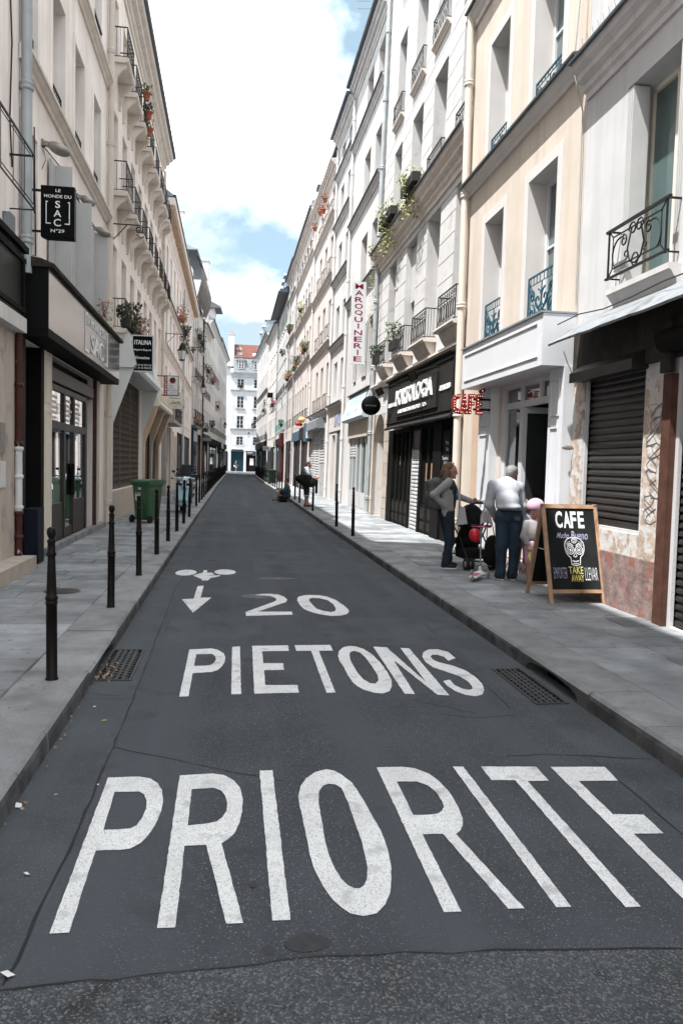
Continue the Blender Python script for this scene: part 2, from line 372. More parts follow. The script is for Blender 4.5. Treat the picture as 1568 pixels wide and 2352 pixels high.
cs = MB(); V = [(x, y+random.uniform(-.008, .008), .006) for x, y in FS]
for p, q in zip(V, V[1:]): cs.quad((p[0], -8, .006), (q[0], -8, .006), q, p)
cs.obj('coarse_asphalt', 'asphalt_coarse', road)
MB().quad((-1.3, -8, -.003), (2.8, -8, -.003), (2.8, 2.47, -.003), (-1.3, 2.47, -.003)).obj('road_bed', 'asphalt', road)
def ribbon(name, pts, wd, mat='tar', z=.002, jit=.006, parent=road):
    P = []
    for (x0, y0), (x1, y1) in zip(pts, pts[1:]):
        k = max(2, int(hypot(x1-x0, y1-y0)/.12))
        for i in range(k): P.append((x0+(x1-x0)*i/k+random.uniform(-jit, jit), y0+(y1-y0)*i/k+random.uniform(-jit, jit)))
    P.append(pts[-1]); mb = MB(); V = []
    for i, (x, y) in enumerate(P):
        a = P[max(0, i-1)]; b = P[min(len(P)-1, i+1)]; d = Vector((b[0]-a[0], b[1]-a[1])).normalized(); ww = wd*random.uniform(.4, 1.2)/2
        V += [(x-d.y*ww, y+d.x*ww, z), (x+d.y*ww, y-d.x*ww, z)]
    mb.add(V, [(2*i, 2*i+1, 2*i+3, 2*i+2) for i in range(len(P)-1)]); return mb.obj(name, mat, parent)
ribbon('road_seam', [(-.698, 2.57), (-.672, 3.48), (-.665, 4.72), (-.662, 5.65), (-.68, 7.75), (-.70, 10.6), (-.64, 13), (-.60, 16.8), (-.56, 23.2), (-.5, 40)], .014)
ribbon('road_seam', FS, .010, z=.008, jit=.008)
for q in ([(-.665, 4.72), (-.293, 4.5), (-.09, 4.37), (.31, 4.145)], [(1.656, 4.415), (1.9, 4.42), (2.177, 4.378), (2.53, 4.3)], [(2.056, 7.07), (2.02, 5.3)],
          [(2.169, 4.36), (2.171, 3.94), (2.165, 3.37), (2.2, 2.7)], [(1.35, 5.25), (1.7, 5.12), (2.02, 5.16)], [(1.3, 5.6), (1.75, 5.2)], [(2.16, 10), (2.2, 13), (2.24, 16), (2.3, 22)],
          [(.1, 15.5), (.3, 15.45)], [(1.2, 18.6), (1.25, 16.4)], [(-.75, 5.75), (-1.03, 5.85)], [(-.66, 5.66), (-1.03, 5.72)]): ribbon('road_crack', q, .008)
def blob(name, c, rx, ry, mat, parent, z=.0022, n=22):
    return MB().add([(c[0], c[1], z)]+[(c[0]+rx*cos(2*pi*k/n)*random.uniform(.85, 1.1), c[1]+ry*sin(2*pi*k/n)*random.uniform(.85, 1.1), z) for k in range(n)], [(0, i+1, (i+1) % n+1) for i in range(n)]).obj(name, mat, parent)
blob('oil_stain', (.305, 2.70), .083, .055, 'oil_stain', road, n=34)
for c, r in (((.16, 2.67), .022), ((.95, 3.55), .014)): blob('road_stain', c, r, r*1.3, 'oil_stain', road)
for c, rx, ry in (((.42, 10.05), .26, .17), ((.7, 11.6), .30, .10)): blob('paint_scar', c, rx, ry, 'faded_paint', road, .0018)

# painted words: outlines in metres on the road
ROAD={
'P1':([(-0.624,4.257),(-0.461,4.257),(-0.4,4.229),(-0.354,4.161),(-0.323,4.067),(-0.308,3.946),(-0.306,3.821),(-0.318,3.705),(-0.338,3.596),(-0.367,3.505),(-0.408,3.454),(-0.444,3.446),(-0.555,3.448),(-0.549,2.843),(-0.617,2.843)],[(-0.562,4.067),(-0.439,4.062),(-0.411,4.028),(-0.39,3.953),(-0.382,3.852),(-0.389,3.757),(-0.406,3.679),(-0.432,3.648),(-0.49,3.642),(-0.553,3.645)]),
'R1':([(-0.245,4.258),(-0.071,4.27),(-0.006,4.243),(0.047,4.165),(0.079,4.063),(0.091,3.927),(0.086,3.789),(0.071,3.661),(0.045,3.553),(0.015,3.498),(-0.011,3.468),(0.076,2.842),(0.014,2.843),(-0.079,3.459),(-0.174,3.458),(-0.172,2.837),(-0.238,2.84)],[(-0.172,4.069),(-0.061,4.079),(-0.021,4.043),(0.002,3.974),(0.012,3.895),(0.009,3.795),(-0.012,3.725),(-0.037,3.686),(-0.083,3.667),(-0.17,3.654)]),
'I1':([(0.189,4.29),(0.261,4.291),(0.252,2.845),(0.184,2.847)],[]),
'O1':([(0.564,4.284),(0.499,4.251),(0.436,4.165),(0.398,4.066),(0.374,3.931),(0.373,3.79),(0.375,3.579),(0.373,3.35),(0.381,3.2),(0.4,3.077),(0.43,2.962),(0.455,2.909),(0.483,2.866),(0.53,2.843),(0.583,2.856),(0.628,2.912),(0.662,2.987),(0.692,3.101),(0.714,3.224),(0.726,3.358),(0.729,3.526),(0.716,3.688),(0.701,3.891),(0.68,4.082),(0.637,4.204),(0.605,4.259)],[(0.612,4.021),(0.586,4.071),(0.552,4.083),(0.52,4.065),(0.488,3.989),(0.474,3.883),(0.465,3.686),(0.457,3.485),(0.457,3.323),(0.469,3.192),(0.484,3.116),(0.504,3.064),(0.527,3.04),(0.549,3.038),(0.571,3.061),(0.591,3.11),(0.608,3.197),(0.616,3.309),(0.622,3.45),(0.62,3.626),(0.621,3.845)]),
'R2':([(0.852,4.288),(1.001,4.287),(1.07,4.256),(1.127,4.179),(1.159,4.065),(1.175,3.907),(1.17,3.75),(1.156,3.628),(1.133,3.548),(1.105,3.494),(1.075,3.464),(1.168,2.835),(1.103,2.838),(1.014,3.469),(0.917,3.473),(0.914,2.836),(0.845,2.84)],[(0.924,4.083),(1.034,4.078),(1.081,4.022),(1.104,3.927),(1.106,3.819),(1.098,3.755),(1.073,3.707),(1.044,3.68),(0.997,3.672),(0.921,3.676)]),
'I2':([(1.291,4.269),(1.352,4.264),(1.357,2.827),(1.296,2.83)],[]),
'T1':([(1.456,4.257),(1.777,4.233),(1.77,4.033),(1.649,4.036),(1.636,2.801),(1.572,2.804),(1.585,4.053),(1.452,4.063)],[]),
'E1':([(1.861,4.223),(2.182,4.2),(2.162,4.003),(1.937,4.014),(1.926,3.6),(2.081,3.585),(2.073,3.384),(1.925,3.393),(1.912,2.878),(2.16,2.854),(2.15,2.749),(1.837,2.778)],[]),
'P2':([(-0.342,7.16),(-0.146,7.196),(-0.085,7.138),(-0.034,7.012),(-0.017,6.857),(-0.023,6.688),(-0.045,6.547),(-0.078,6.432),(-0.127,6.377),(-0.274,6.347),(-0.275,5.717),(-0.341,5.712)],[(-0.274,6.975),(-0.136,6.988),(-0.105,6.903),(-0.097,6.795),(-0.108,6.691),(-0.137,6.603),(-0.182,6.58),(-0.275,6.576)]),
'I3':([(0.043,7.248),(0.115,7.266),(0.106,5.755),(0.034,5.749)],[]),
'E2':([(0.228,7.287),(0.566,7.292),(0.557,7.076),(0.313,7.07),(0.305,6.642),(0.475,6.636),(0.468,6.421),(0.303,6.416),(0.294,5.98),(0.542,5.971),(0.535,5.764),(0.203,5.759)],[]),
'T2':([(0.627,7.3),(0.966,7.301),(0.962,7.072),(0.831,7.072),(0.811,5.756),(0.742,5.753),(0.76,7.074),(0.624,7.074)],[]),
'O2':([(1.14,7.254),(1.076,7.203),(1.014,7.05),(0.984,6.888),(0.971,6.694),(0.98,6.487),(0.975,6.221),(0.983,6.035),(1.0,5.924),(1.034,5.823),(1.102,5.733),(1.165,5.713),(1.227,5.767),(1.275,5.911),(1.308,6.095),(1.32,6.361),(1.322,6.613),(1.301,6.925),(1.256,7.136),(1.2,7.234)],[(1.094,6.932),(1.07,6.697),(1.066,6.337),(1.082,6.106),(1.115,5.992),(1.156,5.977),(1.199,6.069),(1.221,6.23),(1.225,6.506),(1.22,6.808),(1.202,6.994),(1.161,7.054),(1.121,7.03)]),
'N1':([(1.365,7.221),(1.489,7.19),(1.572,6.001),(1.615,7.16),(1.695,7.14),(1.66,5.637),(1.573,5.658),(1.455,6.714),(1.406,5.684),(1.33,5.699)],[]),
'S1':([(2.034,6.755),(2.032,6.984),(1.958,7.098),(1.872,7.092),(1.795,6.992),(1.744,6.829),(1.726,6.635),(1.746,6.449),(1.821,6.305),(1.893,6.166),(1.917,6.003),(1.911,5.88),(1.887,5.791),(1.856,5.775),(1.813,5.807),(1.78,5.904),(1.784,6.061),(1.718,6.025),(1.714,5.889),(1.736,5.752),(1.789,5.641),(1.854,5.604),(1.918,5.646),(1.972,5.758),(2.013,5.936),(2.021,6.128),(2.0,6.332),(1.934,6.5),(1.847,6.608),(1.814,6.708),(1.816,6.811),(1.851,6.89),(1.902,6.889),(1.941,6.806),(1.942,6.665)],[]),
'd2':([(0.426,10.195),(0.538,10.215),(0.646,10.15),(0.713,9.965),(0.733,9.759),(0.702,9.586),(0.636,9.485),(0.337,8.975),(0.73,8.974),(0.726,8.791),(0.201,8.723),(0.197,8.953),(0.553,9.611),(0.598,9.74),(0.592,9.9),(0.544,10.027),(0.469,10.082),(0.336,10.099)],[]),
'd0':([(1.043,10.128),(1.17,10.111),(1.269,10.0),(1.346,9.747),(1.391,9.406),(1.41,9.125),(1.398,8.972),(1.351,8.824),(1.267,8.731),(1.167,8.717),(1.064,8.789),(0.966,8.921),(0.886,9.125),(0.86,9.404),(0.854,9.742),(0.885,9.967),(0.959,10.089)],[(1.06,9.905),(1.159,9.879),(1.243,9.728),(1.276,9.446),(1.269,9.164),(1.241,9.01),(1.183,8.95),(1.104,9.01),(1.04,9.148),(1.016,9.404),(1.001,9.7),(1.023,9.851)]),
'arrow':([(-0.419,10.832),(-0.338,10.866),(-0.346,9.907),(-0.209,9.927),(-0.392,8.919),(-0.569,9.79),(-0.427,9.835)],[]),
'w1':([(-0.489,12.195),(-0.496,12.068),(-0.526,11.954),(-0.573,11.868),(-0.631,11.823),(-0.692,11.824),(-0.746,11.872),(-0.786,11.959),(-0.806,12.074),(-0.802,12.2),(-0.775,12.319),(-0.727,12.412),(-0.667,12.462),(-0.603,12.461),(-0.547,12.409),(-0.507,12.315)],[]),
'w2':([(0.109,12.223),(0.096,12.11),(0.06,12.017),(0.007,11.957),(-0.054,11.937),(-0.116,11.961),(-0.169,12.025),(-0.206,12.121),(-0.221,12.235),(-0.211,12.35),(-0.176,12.448),(-0.123,12.514),(-0.058,12.536),(0.006,12.51),(0.061,12.44),(0.097,12.339)],[]),
'rider':([(-0.532,11.84),(-0.387,12.173),(-0.395,12.405),(-0.339,12.422),(-0.328,12.243),(-0.34,12.148),(-0.247,12.153),(-0.215,11.93),(-0.339,11.823),(-0.123,11.883),(-0.14,11.767),(-0.261,11.577),(-0.298,11.337),(-0.376,11.335),(-0.389,11.476)],[])}
def paint(name, label, keys):
    t = thing(name, label, 'road marking', (0, 0, 0))
    for k, nm in keys:
        o, i = ROAD[k]; loops = [o]+([i] if i else [])
        c = (sum(p[0] for p in o)/len(o), sum(p[1] for p in o)/len(o))
        out = []
        for lp in loops:                                   # chipped, slightly uneven edges
            q = []
            for (x0, y0), (x1, y1) in zip(lp, lp[1:]+lp[:1]):
                L_ = hypot(x1-x0, y1-y0); kk = max(1, int(L_/.035))
                for j in range(kk): q.append((x0+(x1-x0)*j/kk+(random.uniform(-.0018, .0018) if j else 0), y0+(y1-y0)*j/kk+(random.uniform(-.0025, .0025) if j else 0)))
            out.append(q)
        MB().flat(out, lambda a, b, t: (a, b, .004)).obj(nm, 'road_paint', t)
    return t
paint('painted_word', 'large white painted word PRIORITE across the near road', [(k, 'letter') for k in ('P1', 'R1', 'I1', 'O1', 'R2', 'I2', 'T1', 'E1')])
paint('painted_word', 'white painted word PIETONS between the two drain grates', [(k, 'letter') for k in ('P2', 'I3', 'E2', 'T2', 'O2', 'N1', 'S1')])
paint('painted_number', 'white painted number 20 on the asphalt above the word PIETONS', [('d2', 'digit'), ('d0', 'digit')])
paint('painted_arrow', 'white painted arrow on the road pointing towards the camera', [('arrow', 'arrow')])
paint('painted_bicycle', 'white painted bicycle symbol on the road above the arrow', [('w1', 'wheel'), ('w2', 'wheel'), ('rider', 'bicycle_frame')])

# kerbs: one stone after another
def kerb(tab, side, grate, name):
    root = struct(link(name, None)); y = -7.0
    back = .44
    while y < 112:
        L_ = random.uniform(1.05, 1.7) if y < 60 else 4.5
        g0, g1 = grate[2]-.16, grate[3]+.2
        arch = False
        if y < g0 < y+L_+.5: L_ = g0-y
        if abs(y-g0) < 1e-6: L_ = g1-g0; arch = True
        if y+L_ > 112: L_ = 112-y
        x = lerp(tab, y+L_/2); top = .13+random.uniform(-.004, .004); s = side
        g = .004
        if arch:
            # face with an arched mouth over the drain, solid stone behind and above it
            ym = (g0+g1)/2; hw = .50; n = 10
            pol = [(y+g, -.2), (ym-hw, -.2), (ym-hw, .03)]+[(ym-hw*cos(pi*k/n), .03+.068*sin(pi*k/n)) for k in range(1, n)]+[(ym+hw, .03), (ym+hw, -.2), (y+L_-g, -.2), (y+L_-g, top-.02), (y+g, top-.02)]
            mb = MB(); A = x
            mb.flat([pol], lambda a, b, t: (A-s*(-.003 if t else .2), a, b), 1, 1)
            mb.prism([(A+s*.003, top-.02), (A-s*.022, top), (A-s*back, top), (A-s*back, top-.02)], y+g, y+L_-g, 'y')
            mb.box(min(A-s*.2, A-s*back), max(A-s*.2, A-s*back), y+g, y+L_-g, .05, top-.021)
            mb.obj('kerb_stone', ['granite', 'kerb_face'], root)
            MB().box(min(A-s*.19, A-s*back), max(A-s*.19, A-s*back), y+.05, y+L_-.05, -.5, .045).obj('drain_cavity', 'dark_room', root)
        else:
            pr = [(x-s*back, -.2), (x+s*.006, -.2), (x, .085), (x-s*.008, .112), (x-s*.028, top), (x-s*back, top+.002)]
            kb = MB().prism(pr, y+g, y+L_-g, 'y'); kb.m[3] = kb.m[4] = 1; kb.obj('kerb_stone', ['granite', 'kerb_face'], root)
        y += L_
    return root
kerb(LK, 1, GL, 'kerb_left')
kerb(RK, -1, GR, 'kerb_right')
# drain grates
def grate(h, label):
    x0, x1, y0, y1 = h; t = thing('drain_grate', label, 'drain grate', ((x0+x1)/2, (y0+y1)/2, 0)); a, b = (x1-x0)/2, (y1-y0)/2
    fr = MB(); fr.box(-a, a, -b, -b+.03, -.06, .006); fr.box(-a, a, b-.03, b, -.06, .006); fr.box(-a, -a+.022, -b+.03, b-.03, -.06, .006); fr.box(a-.022, a, -b+.03, b-.03, -.06, .006); fr.obj('frame', 'cast_iron', t)
    nx, ny = 5, 13
    for i in range(1, nx):
        x = -a+.022+(2*a-.044)*i/nx; MB().box(x-.012, x+.012, -b+.03, b-.03, -.04, .003).obj('bar', 'cast_iron', t)
    cm = MB().box(-.5, .5, -.014, .014, -.035, .001).mesh('cross_bar', 'cast_iron')
    for j in range(1, ny):
        y = -b+.03+(2*b-.06)*j/ny
        for i in range(nx):
            xa = -a+.022+(2*a-.044)*i/nx+.012; xb = -a+.022+(2*a-.044)*(i+1)/nx-.012; o = .02 if i % 2 else -.02
            link('cross_bar', cm, t, ((xa+xb)/2, y+o, 0)).scale = (xb-xa, 1, 1)
    pit = MB(); pit.box(-a-.02, a+.02, -b-.02, b+.02, -.5, -.45)
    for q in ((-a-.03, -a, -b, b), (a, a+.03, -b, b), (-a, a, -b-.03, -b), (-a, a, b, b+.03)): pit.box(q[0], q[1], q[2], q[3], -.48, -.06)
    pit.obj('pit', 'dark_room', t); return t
grate(GL, 'iron drain grate with dry leaves beside the left kerb')
grate(GR, 'clean iron drain grate beside the right kerb')
lf = MB(); lf.leaves([(random.uniform(-1.02, -.88), random.uniform(6.1, 6.75), random.uniform(.008, .03)) for _ in range(46)], .016); lf = lf.obj('fallen_leaves', 'leaf_dry')
tag(lf, 'dry fallen leaves gathered on the left drain grate', 'leaves'); lf['kind'] = 'stuff'

# pavements: bed, then flagstones
LF = [(-14, -3.0), (60, -3.0), (112, -.75)]; RF = [(-14, 4.5), (26, 4.5), (84, 4.3), (112, 3.5)]          # facade lines
def pavement(tab, fac, side, name):
    mb = MB(); yy = [-1.6, 2.4, 10, 20, 30, 40, 45]; s = side
    for a, b in zip(yy, yy[1:]):
        xa0, xa1 = lerp(tab, a)-s*.43, lerp(fac, a)-s*.3; xb0, xb1 = lerp(tab, b)-s*.43, lerp(fac, b)-s*.3
        mb.quad((xa0, a, .112), (xa1, a, .112), (xb1, b, .112), (xb0, b, .112))
    bed = struct(mb.obj(name, 'joint'))
    far = MB(); yy = [45, 52, 60, 70, 80, 90, 100, 106, 112]
    for a, b in list(zip(yy, yy[1:]))+[(-7, -1.6)]:
        far.quad((lerp(tab, a)-s*.43, a, .13), (lerp(fac, a)-s*.3, a, .13), (lerp(fac, b)-s*.3, b, .13), (lerp(tab, b)-s*.43, b, .13))
    far.obj('pavement_far', 'pavement_far', bed)
    u = MB(); e = .012
    u.add([(0, 0, 0), (1, 0, 0), (1, 1, 0), (0, 1, 0), (0, 0, .8), (1, 0, .8), (1, 1, .8), (0, 1, .8), (e, e*2, 1), (1-e, e*2, 1), (1-e, 1-e*2, 1), (e, 1-e*2, 1)],
          [(8, 9, 10, 11), (4, 5, 9, 8), (5, 6, 10, 9), (6, 7, 11, 10), (7, 4, 8, 11), (0, 1, 5, 4), (1, 2, 6, 5), (2, 3, 7, 6), (3, 0, 4, 7)])
    me = u.mesh('flagstone', 'flagstone'); y = -1.6; n = 0
    while y < 44.5 and n < 290:
        d = random.uniform(.40, .52) if y < 26 else random.uniform(.6, .75)
        xa = lerp(tab, y)-s*.445; xb = lerp(fac, y)-s*.28; W_ = abs(xb-xa)
        cut = [0]+sorted([W_*random.uniform(.38, .62)])+[W_]
        if random.random() < .25: cut = [0, W_*.33, W_*.68, W_]
        for p, q in zip(cut, cut[1:]):
            x0 = xa-s*q if s > 0 else xa+p
            o = link('flagstone', me, bed, (x0+.006, y+.006, .085), (random.uniform(-.004, .004), random.uniform(-.004, .004), 0)); o.scale = (q-p-.012, d-.012, .046+random.uniform(-.003, .004)); n += 1
        y += d
    return bed
pavement(LK, LF, 1, 'pavement_left'); pavement(RK, RF, -1, 'pavement_right')
struct(MB().box(-30, 30, 127, 131, -.2, .13).obj('pavement_far_end', 'pavement_far'))
mh = thing('utility_cover', 'round dark utility cover set in the left pavement', 'cover', (-1.95, 9.6, .132))
MB().lathe([(.0, .006), (.17, .006), (.2, .004), (.21, .0)], 20).obj('cover_plate', 'brown_metal', mh)

for x0, x1, y0, y1 in ((.95, 2.10, 7.3, 8.6), (-.6, .35, 7.45, 8.5), (.4, 1.6, 12.2, 15.5), (-.62, 2.1, 19, 20.3), (.9, 2.14, 23, 27), (-.5, .8, 30, 36)):
    m = MB(); P = []
    for (a, b_), (c, d) in zip(((x0, y0), (x1, y0), (x1, y1), (x0, y1)), ((x1, y0), (x1, y1), (x0, y1), (x0, y0))):
        for k in range(8): P.append((a+(c-a)*k/8+random.uniform(-.012, .012), b_+(d-b_)*k/8+random.uniform(-.02, .02)))
    m.flat([P], lambda a, b_, t: (a, b_, .0012)); m.obj('road_patch', 'asphalt_gutter', road)

# ------------------------------------------------------------------ building kit
_mc = {}
def cached(key, fn):
    if key not in _mc: _mc[key] = fn()
    return _mc[key]
def win_frame(w, h, bars, mat, trans):
    mb = MB(); f = .055
    mb.box(-w/2-.02, -w/2+f, -.07, 0, 0, h+.02); mb.box(w/2-f, w/2+.02, -.07, 0, 0, h+.02)
    mb.box(-w/2+f, w/2-f, -.07, 0, 0, f*1.3); mb.box(-w/2+f, w/2-f, -.07, 0, h-f, h+.02)
    mb.box(-.045, .045, -.065, .012, f*1.3, h-f)
    zs = [h*(i+1)/(bars+1) for i in range(bars)]
    if trans: zs = [h*trans]
    for z in zs: mb.box(-w/2+f, -.045, -.055, -.008, z-.018, z+.018); mb.box(.045, w/2-f, -.055, -.008, z-.018, z+.018)
    return mb.mesh('window', mat)
def win_pane(w, h, mat):
    mb = MB(); mb.box(-w/4+.02, w/4-.02, -.045, -.038, .05, h-.04); return mb.mesh('pane', mat)
def rail_mesh(w, h, style, proj, mat):
    mb = MB(); a = w/2
    def bar(p, q, r=.009): mb.tube([p, q], r, 4)
    if style != 'heart':
        for z, r in ((h, .016), (.04, .011)):
            bar((-a, 0, z), (a, 0, z), r)
            if proj: bar((-a, 0, z), (-a, -proj, z), r); bar((a, 0, z), (a, -proj, z), r)
        bar((-a, 0, 0), (-a, 0, h), .012); bar((a, 0, 0), (a, 0, h), .012)
    if style == 'bars':
        n = max(3, int(w/.11)); bar((-a, 0, h-.12), (a, 0, h-.12), .007)
        for i in range(1, n):
            x = -a+w*i/n; bar((x, 0, .04), (x, 0, h-.12), .006)
        for i in range(n):
            x = -a+w*(i+.5)/n; mb.tube(spiral((x, h-.06), .045, .045, 0, 2*pi, 9), .005, 4, closed=False)
        for i in range(0, n-1, 2):
            x = -a+w*(i+1)/n; mb.tube([(x+.05*sin(t*pi/4), .004, .10+(h-.3)*t/8) for t in range(9)], .006, 4)
        if proj:
            for x in (-a, a):
                for j in (1, 2): bar((x, -proj*j/3, .04), (x, -proj*j/3, h-.04), .006)
    elif style == 'loops':
        n = max(3, int(w/.16)); bar((-a, 0, h*.72), (a, 0, h*.72), .007)
        for i in range(n):
            x = -a+w*(i+.5)/n; r = w/n*.36
            mb.tube([(x+r*cos(t), .003, h*.40+h*.26*sin(t)) for t in [2*pi*k/11 for k in range(12)]], .007, 4)
            bar((x-w/n/2, 0, .04), (x-w/n/2, 0, h), .006)
            mb.tube([(x+r*.7*cos(t), .003, h*.85+.045*sin(t)) for t in [2*pi*k/8 for k in range(9)]], .005, 4)
        if proj:
            for x in (-a, a):
                for j in (1, 2, 3): bar((x, -proj*j/4, .04), (x, -proj*j/4, h), .006)
    elif style == 'scroll':
        bar((-a, 0, h*.84), (a, 0, h*.84), .008)
        for sx in (-1, 1):
            for cx, cz, r in ((.25, .50, .17), (.68, .30, .13), (.70, .62, .10), (.22, .22, .10)):
                c = (sx*a*cx, h*cz); mb.tube(spiral(c, r*h*1.25, r*h*.2, pi*.5, pi*.5+sx*pi*2.6, 16), .014, 4)
            mb.tube([(sx*a*.05, 0, .04), (sx*a*.12, 0, h*.3), (sx*a*.5, 0, h*.55), (sx*a*.9, 0, h*.8)], .014, 4)
            mb.tube([(sx*a*.45, 0, .04), (sx*a*.55, 0, h*.25), (sx*a*.9, 0, h*.45)], .014, 4)
            for k in range(4): bar((sx*a*(.15+.23*k), 0, h*.84), (sx*a*(.15+.23*k), 0, h), .007)
        bar((0, 0, .04), (0, 0, h*.84), .010)
    elif style == 'simple':
        n = 4; mb.tube([(-a+.05, 0, .1), (-a+.05, 0, h-.06), (a-.05, 0, h-.06), (a-.05, 0, .1)], .007, 4, closed=True)
        for i in range(1, n): bar((-a+w*i/n, 0, .04), (-a+w*i/n, 0, h), .006)
        if proj: bar((-a, -proj, h), (-a, -proj, h-.03), .01)
    elif style == 'heart':
        bar((-a-.06, 0, h), (a+.06, 0, h), .022); bar((-a-.06, 0, .02), (a+.06, 0, .02), .018)
        for x in (-a, a): bar((x, 0, 0), (x, 0, h), .013); bar((x, 0, h), (x, -proj, h), .014); bar((x, 0, .02), (x, -proj, .02), .012)
        b = a-.10; mb.tube([(-b, 0, .11), (-b, 0, h-.09), (b, 0, h-.09), (b, 0, .11)], .010, 4, closed=True)
        for x, z in ((-a, .02), (a, .02)): bar((x, 0, z), (x*(b/a), 0, .11), .008)
        for x in (-a, a): bar((x, 0, h), (x*(b/a), 0, h-.09), .008)
        for sx in (-1, 1):
            c = (sx*b*.55, h*.52)
            mb.tube([(0, 0, .06)]+[(sx*b*.22, 0, h*.18), (sx*b*.34, 0, h*.45), (sx*b*.22, 0, h*.75)]+spiral((sx*b*.14, h*.80), h*.15, h*.05, 0 if sx > 0 else pi, (0 if sx > 0 else pi)+sx*pi*2.2, 12), .010, 5)
            mb.tube(spiral((sx*b*.66, h*.46), h*.33, h*.30, -sx*pi*.3+(0 if sx > 0 else pi), -sx*pi*.3+(0 if sx > 0 else pi)+sx*pi*.9, 9)+spiral((sx*b*.52, h*.66), h*.13, h*.04, pi*.5, pi*.5+sx*pi*2.2, 10), .010, 5)
            mb.tube(spiral((sx*b*.40, h*.36), h*.10, h*.035, -pi*.5, -pi*.5-sx*pi*2, 10), .009, 5)
        mb.tube(spiral((0, .10), .07, .07, 0, 2*pi, 10), .009, 4)
    return mb.mesh('balcony_railing', mat)
class Bld:
    def __init__(s, name, label, p0, p1, side, lean=0, cat='building'):
        s.s = side; s.W = hypot(p1[0]-p0[0], p1[1]-p0[1]); d = ((p1[0]-p0[0])*side, (p1[1]-p0[1])*side)
        s.root = tag(link(name, None, None, (p0[0], p0[1], 0), (lean, 0, atan2(d[1], d[0]))), label, cat)
        s.y0 = p0[1]
    def mb(s): return MB(s.s)
    def U(s, y): return y-s.y0
    def wall(s, H, ops, mat, grooves=(), z0=0, back=7, name='wall', gw=.018, rev=None):
        s.H = H; mb = s.mb(); us = sorted({0, s.W}.union(*[{o[0], o[1]} for o in ops] or [set()]))
        zs = {z0, H}
        for o in ops: zs |= {o[2], o[3]}
        for g in grooves: zs |= {g, g+gw}
        zs = sorted(z for z in zs if z0 <= z <= H); gset = [g+gw/2 for g in grooves]
        for a, b in zip(us, us[1:]):
            for c, d in zip(zs, zs[1:]):
                m = ((a+b)/2, (c+d)/2)
                if b-a < 1e-5 or d-c < 1e-5 or any(o[0] < m[0] < o[1] and o[2] < m[1] < o[3] for o in ops): continue
                y = -.022 if any(abs(m[1]-g) < gw*.6 for g in gset) else 0
                mb.quad((a, y, c), (b, y, c), (b, y, d), (a, y, d))
        for o in ops:
            D = o[4] if len(o) > 4 else .3; a, b, c, d = o[:4]
            mb.quad((a, 0, c), (a, -D, c), (a, -D, d), (a, 0, d), 1); mb.quad((b, 0, c), (b, -D, c), (b, -D, d), (b, 0, d), 1)
            mb.quad((a, 0, d), (b, 0, d), (b, -D, d), (a, -D, d), 1); mb.quad((a, 0, c), (b, 0, c), (b, -D, c), (a, -D, c), 1)
        for u in (0, s.W): mb.quad((u, 0, z0), (u, -back, z0), (u, -back, H), (u, 0, H))
        mb.quad((0, 0, H), (s.W, 0, H), (s.W, -back, H), (0, -back, H))
        mb.quad((0, -back, z0), (s.W, -back, z0), (s.W, -back, H), (0, -back, H))
        return mb.obj(name, [mat, rev or mat], s.root)
    def window(s, o, bars=2, fmat='frame_white', pmat='win_glass', trans=0, sill=None):
        a, b, c, d = o[:4]; D = o[4] if len(o) > 4 else .3; w, h = round(b-a, 2), round(d-c, 2)
        f = link('window', cached(('wf', w, h, bars, fmat, trans), lambda: win_frame(w, h, bars, fmat, trans)), s.root, (s.s*(a+b)/2, -D+.07, c))
        for sx in (-1, 1): link('pane', cached(('wp', w, h, pmat), lambda: win_pane(w, h, pmat)), f, (sx*w/4, 0, 0))
        if sill: link('sill', cached(('ws', w, sill), lambda: MB().box(-w/2-.07, w/2+.07, -D*.5, .07, -.09, 0).mesh('sill', sill)), f, (0, D-.07+.002, -.001))
        return f
    def rail(s, a, b, z, h, style='bars', proj=.0, y=.06, mat='iron', name='balcony_railing'):
        w = round(b-a, 2); return link(name, cached(('rl', w, round(h, 2), style, proj, mat), lambda: rail_mesh(w, h, style, proj, mat)), s.root, (s.s*(a+b)/2, y, z))
    def course(s, z0, z1, pr, mat, u0=None, u1=None, name='string_course', cap=None, kind='cove'):
        u0 = 0 if u0 is None else u0; u1 = s.W if u1 is None else u1; h = z1-z0
        if kind == 'cove': p = [(-.02, z0), (pr*.25, z0), (pr*.35, z0+h*.3), (pr*.55, z0+h*.42), (pr*.8, z0+h*.66), (pr, z0+h*.72), (pr, z1), (-.02, z1)]
        elif kind == 'big': p = [(-.02, z0), (pr*.12, z0), (pr*.15, z0+h*.18), (pr*.3, z0+h*.25), (pr*.33, z0+h*.45), (pr*.62, z0+h*.52), (pr*.65, z0+h*.7), (pr*.92, z0+h*.78), (pr, z0+h*.95), (pr, z1), (-.02, z1)]
        else: p = [(-.02, z0), (pr, z0), (pr, z1), (-.02, z1)]
        o = s.mb().prism(p, u0, u1).obj(name, mat, s.root)
        if cap: s.mb().prism([(-.02, z1+.003), (pr+.04, z1+.003-.012), (pr+.05, z1-.02), (pr+.055, z1+.012), (-.02, z1+.06)], u0+.003, u1-.003).obj('flashing', cap, s.root)
        return o
    def pipe(s, u, z0, z1, mat, r=.055, y=.09, rings=True, name='drainpipe'):
        mb = s.mb(); mb.tube([(u, y, z0), (u, y, z1)], r, 10)
        z = z0+.4
        while rings and z < z1: mb.lathe([(r, z), (r*1.3, z+.015), (r*1.3, z+.05), (r*1.05, z+.07), (r*1.25, z+.085), (r*1.25, z+.11), (r, z+.125)], 10, (u, y, 0)); z += 2.1
        return mb.obj(name, mat, s.root)
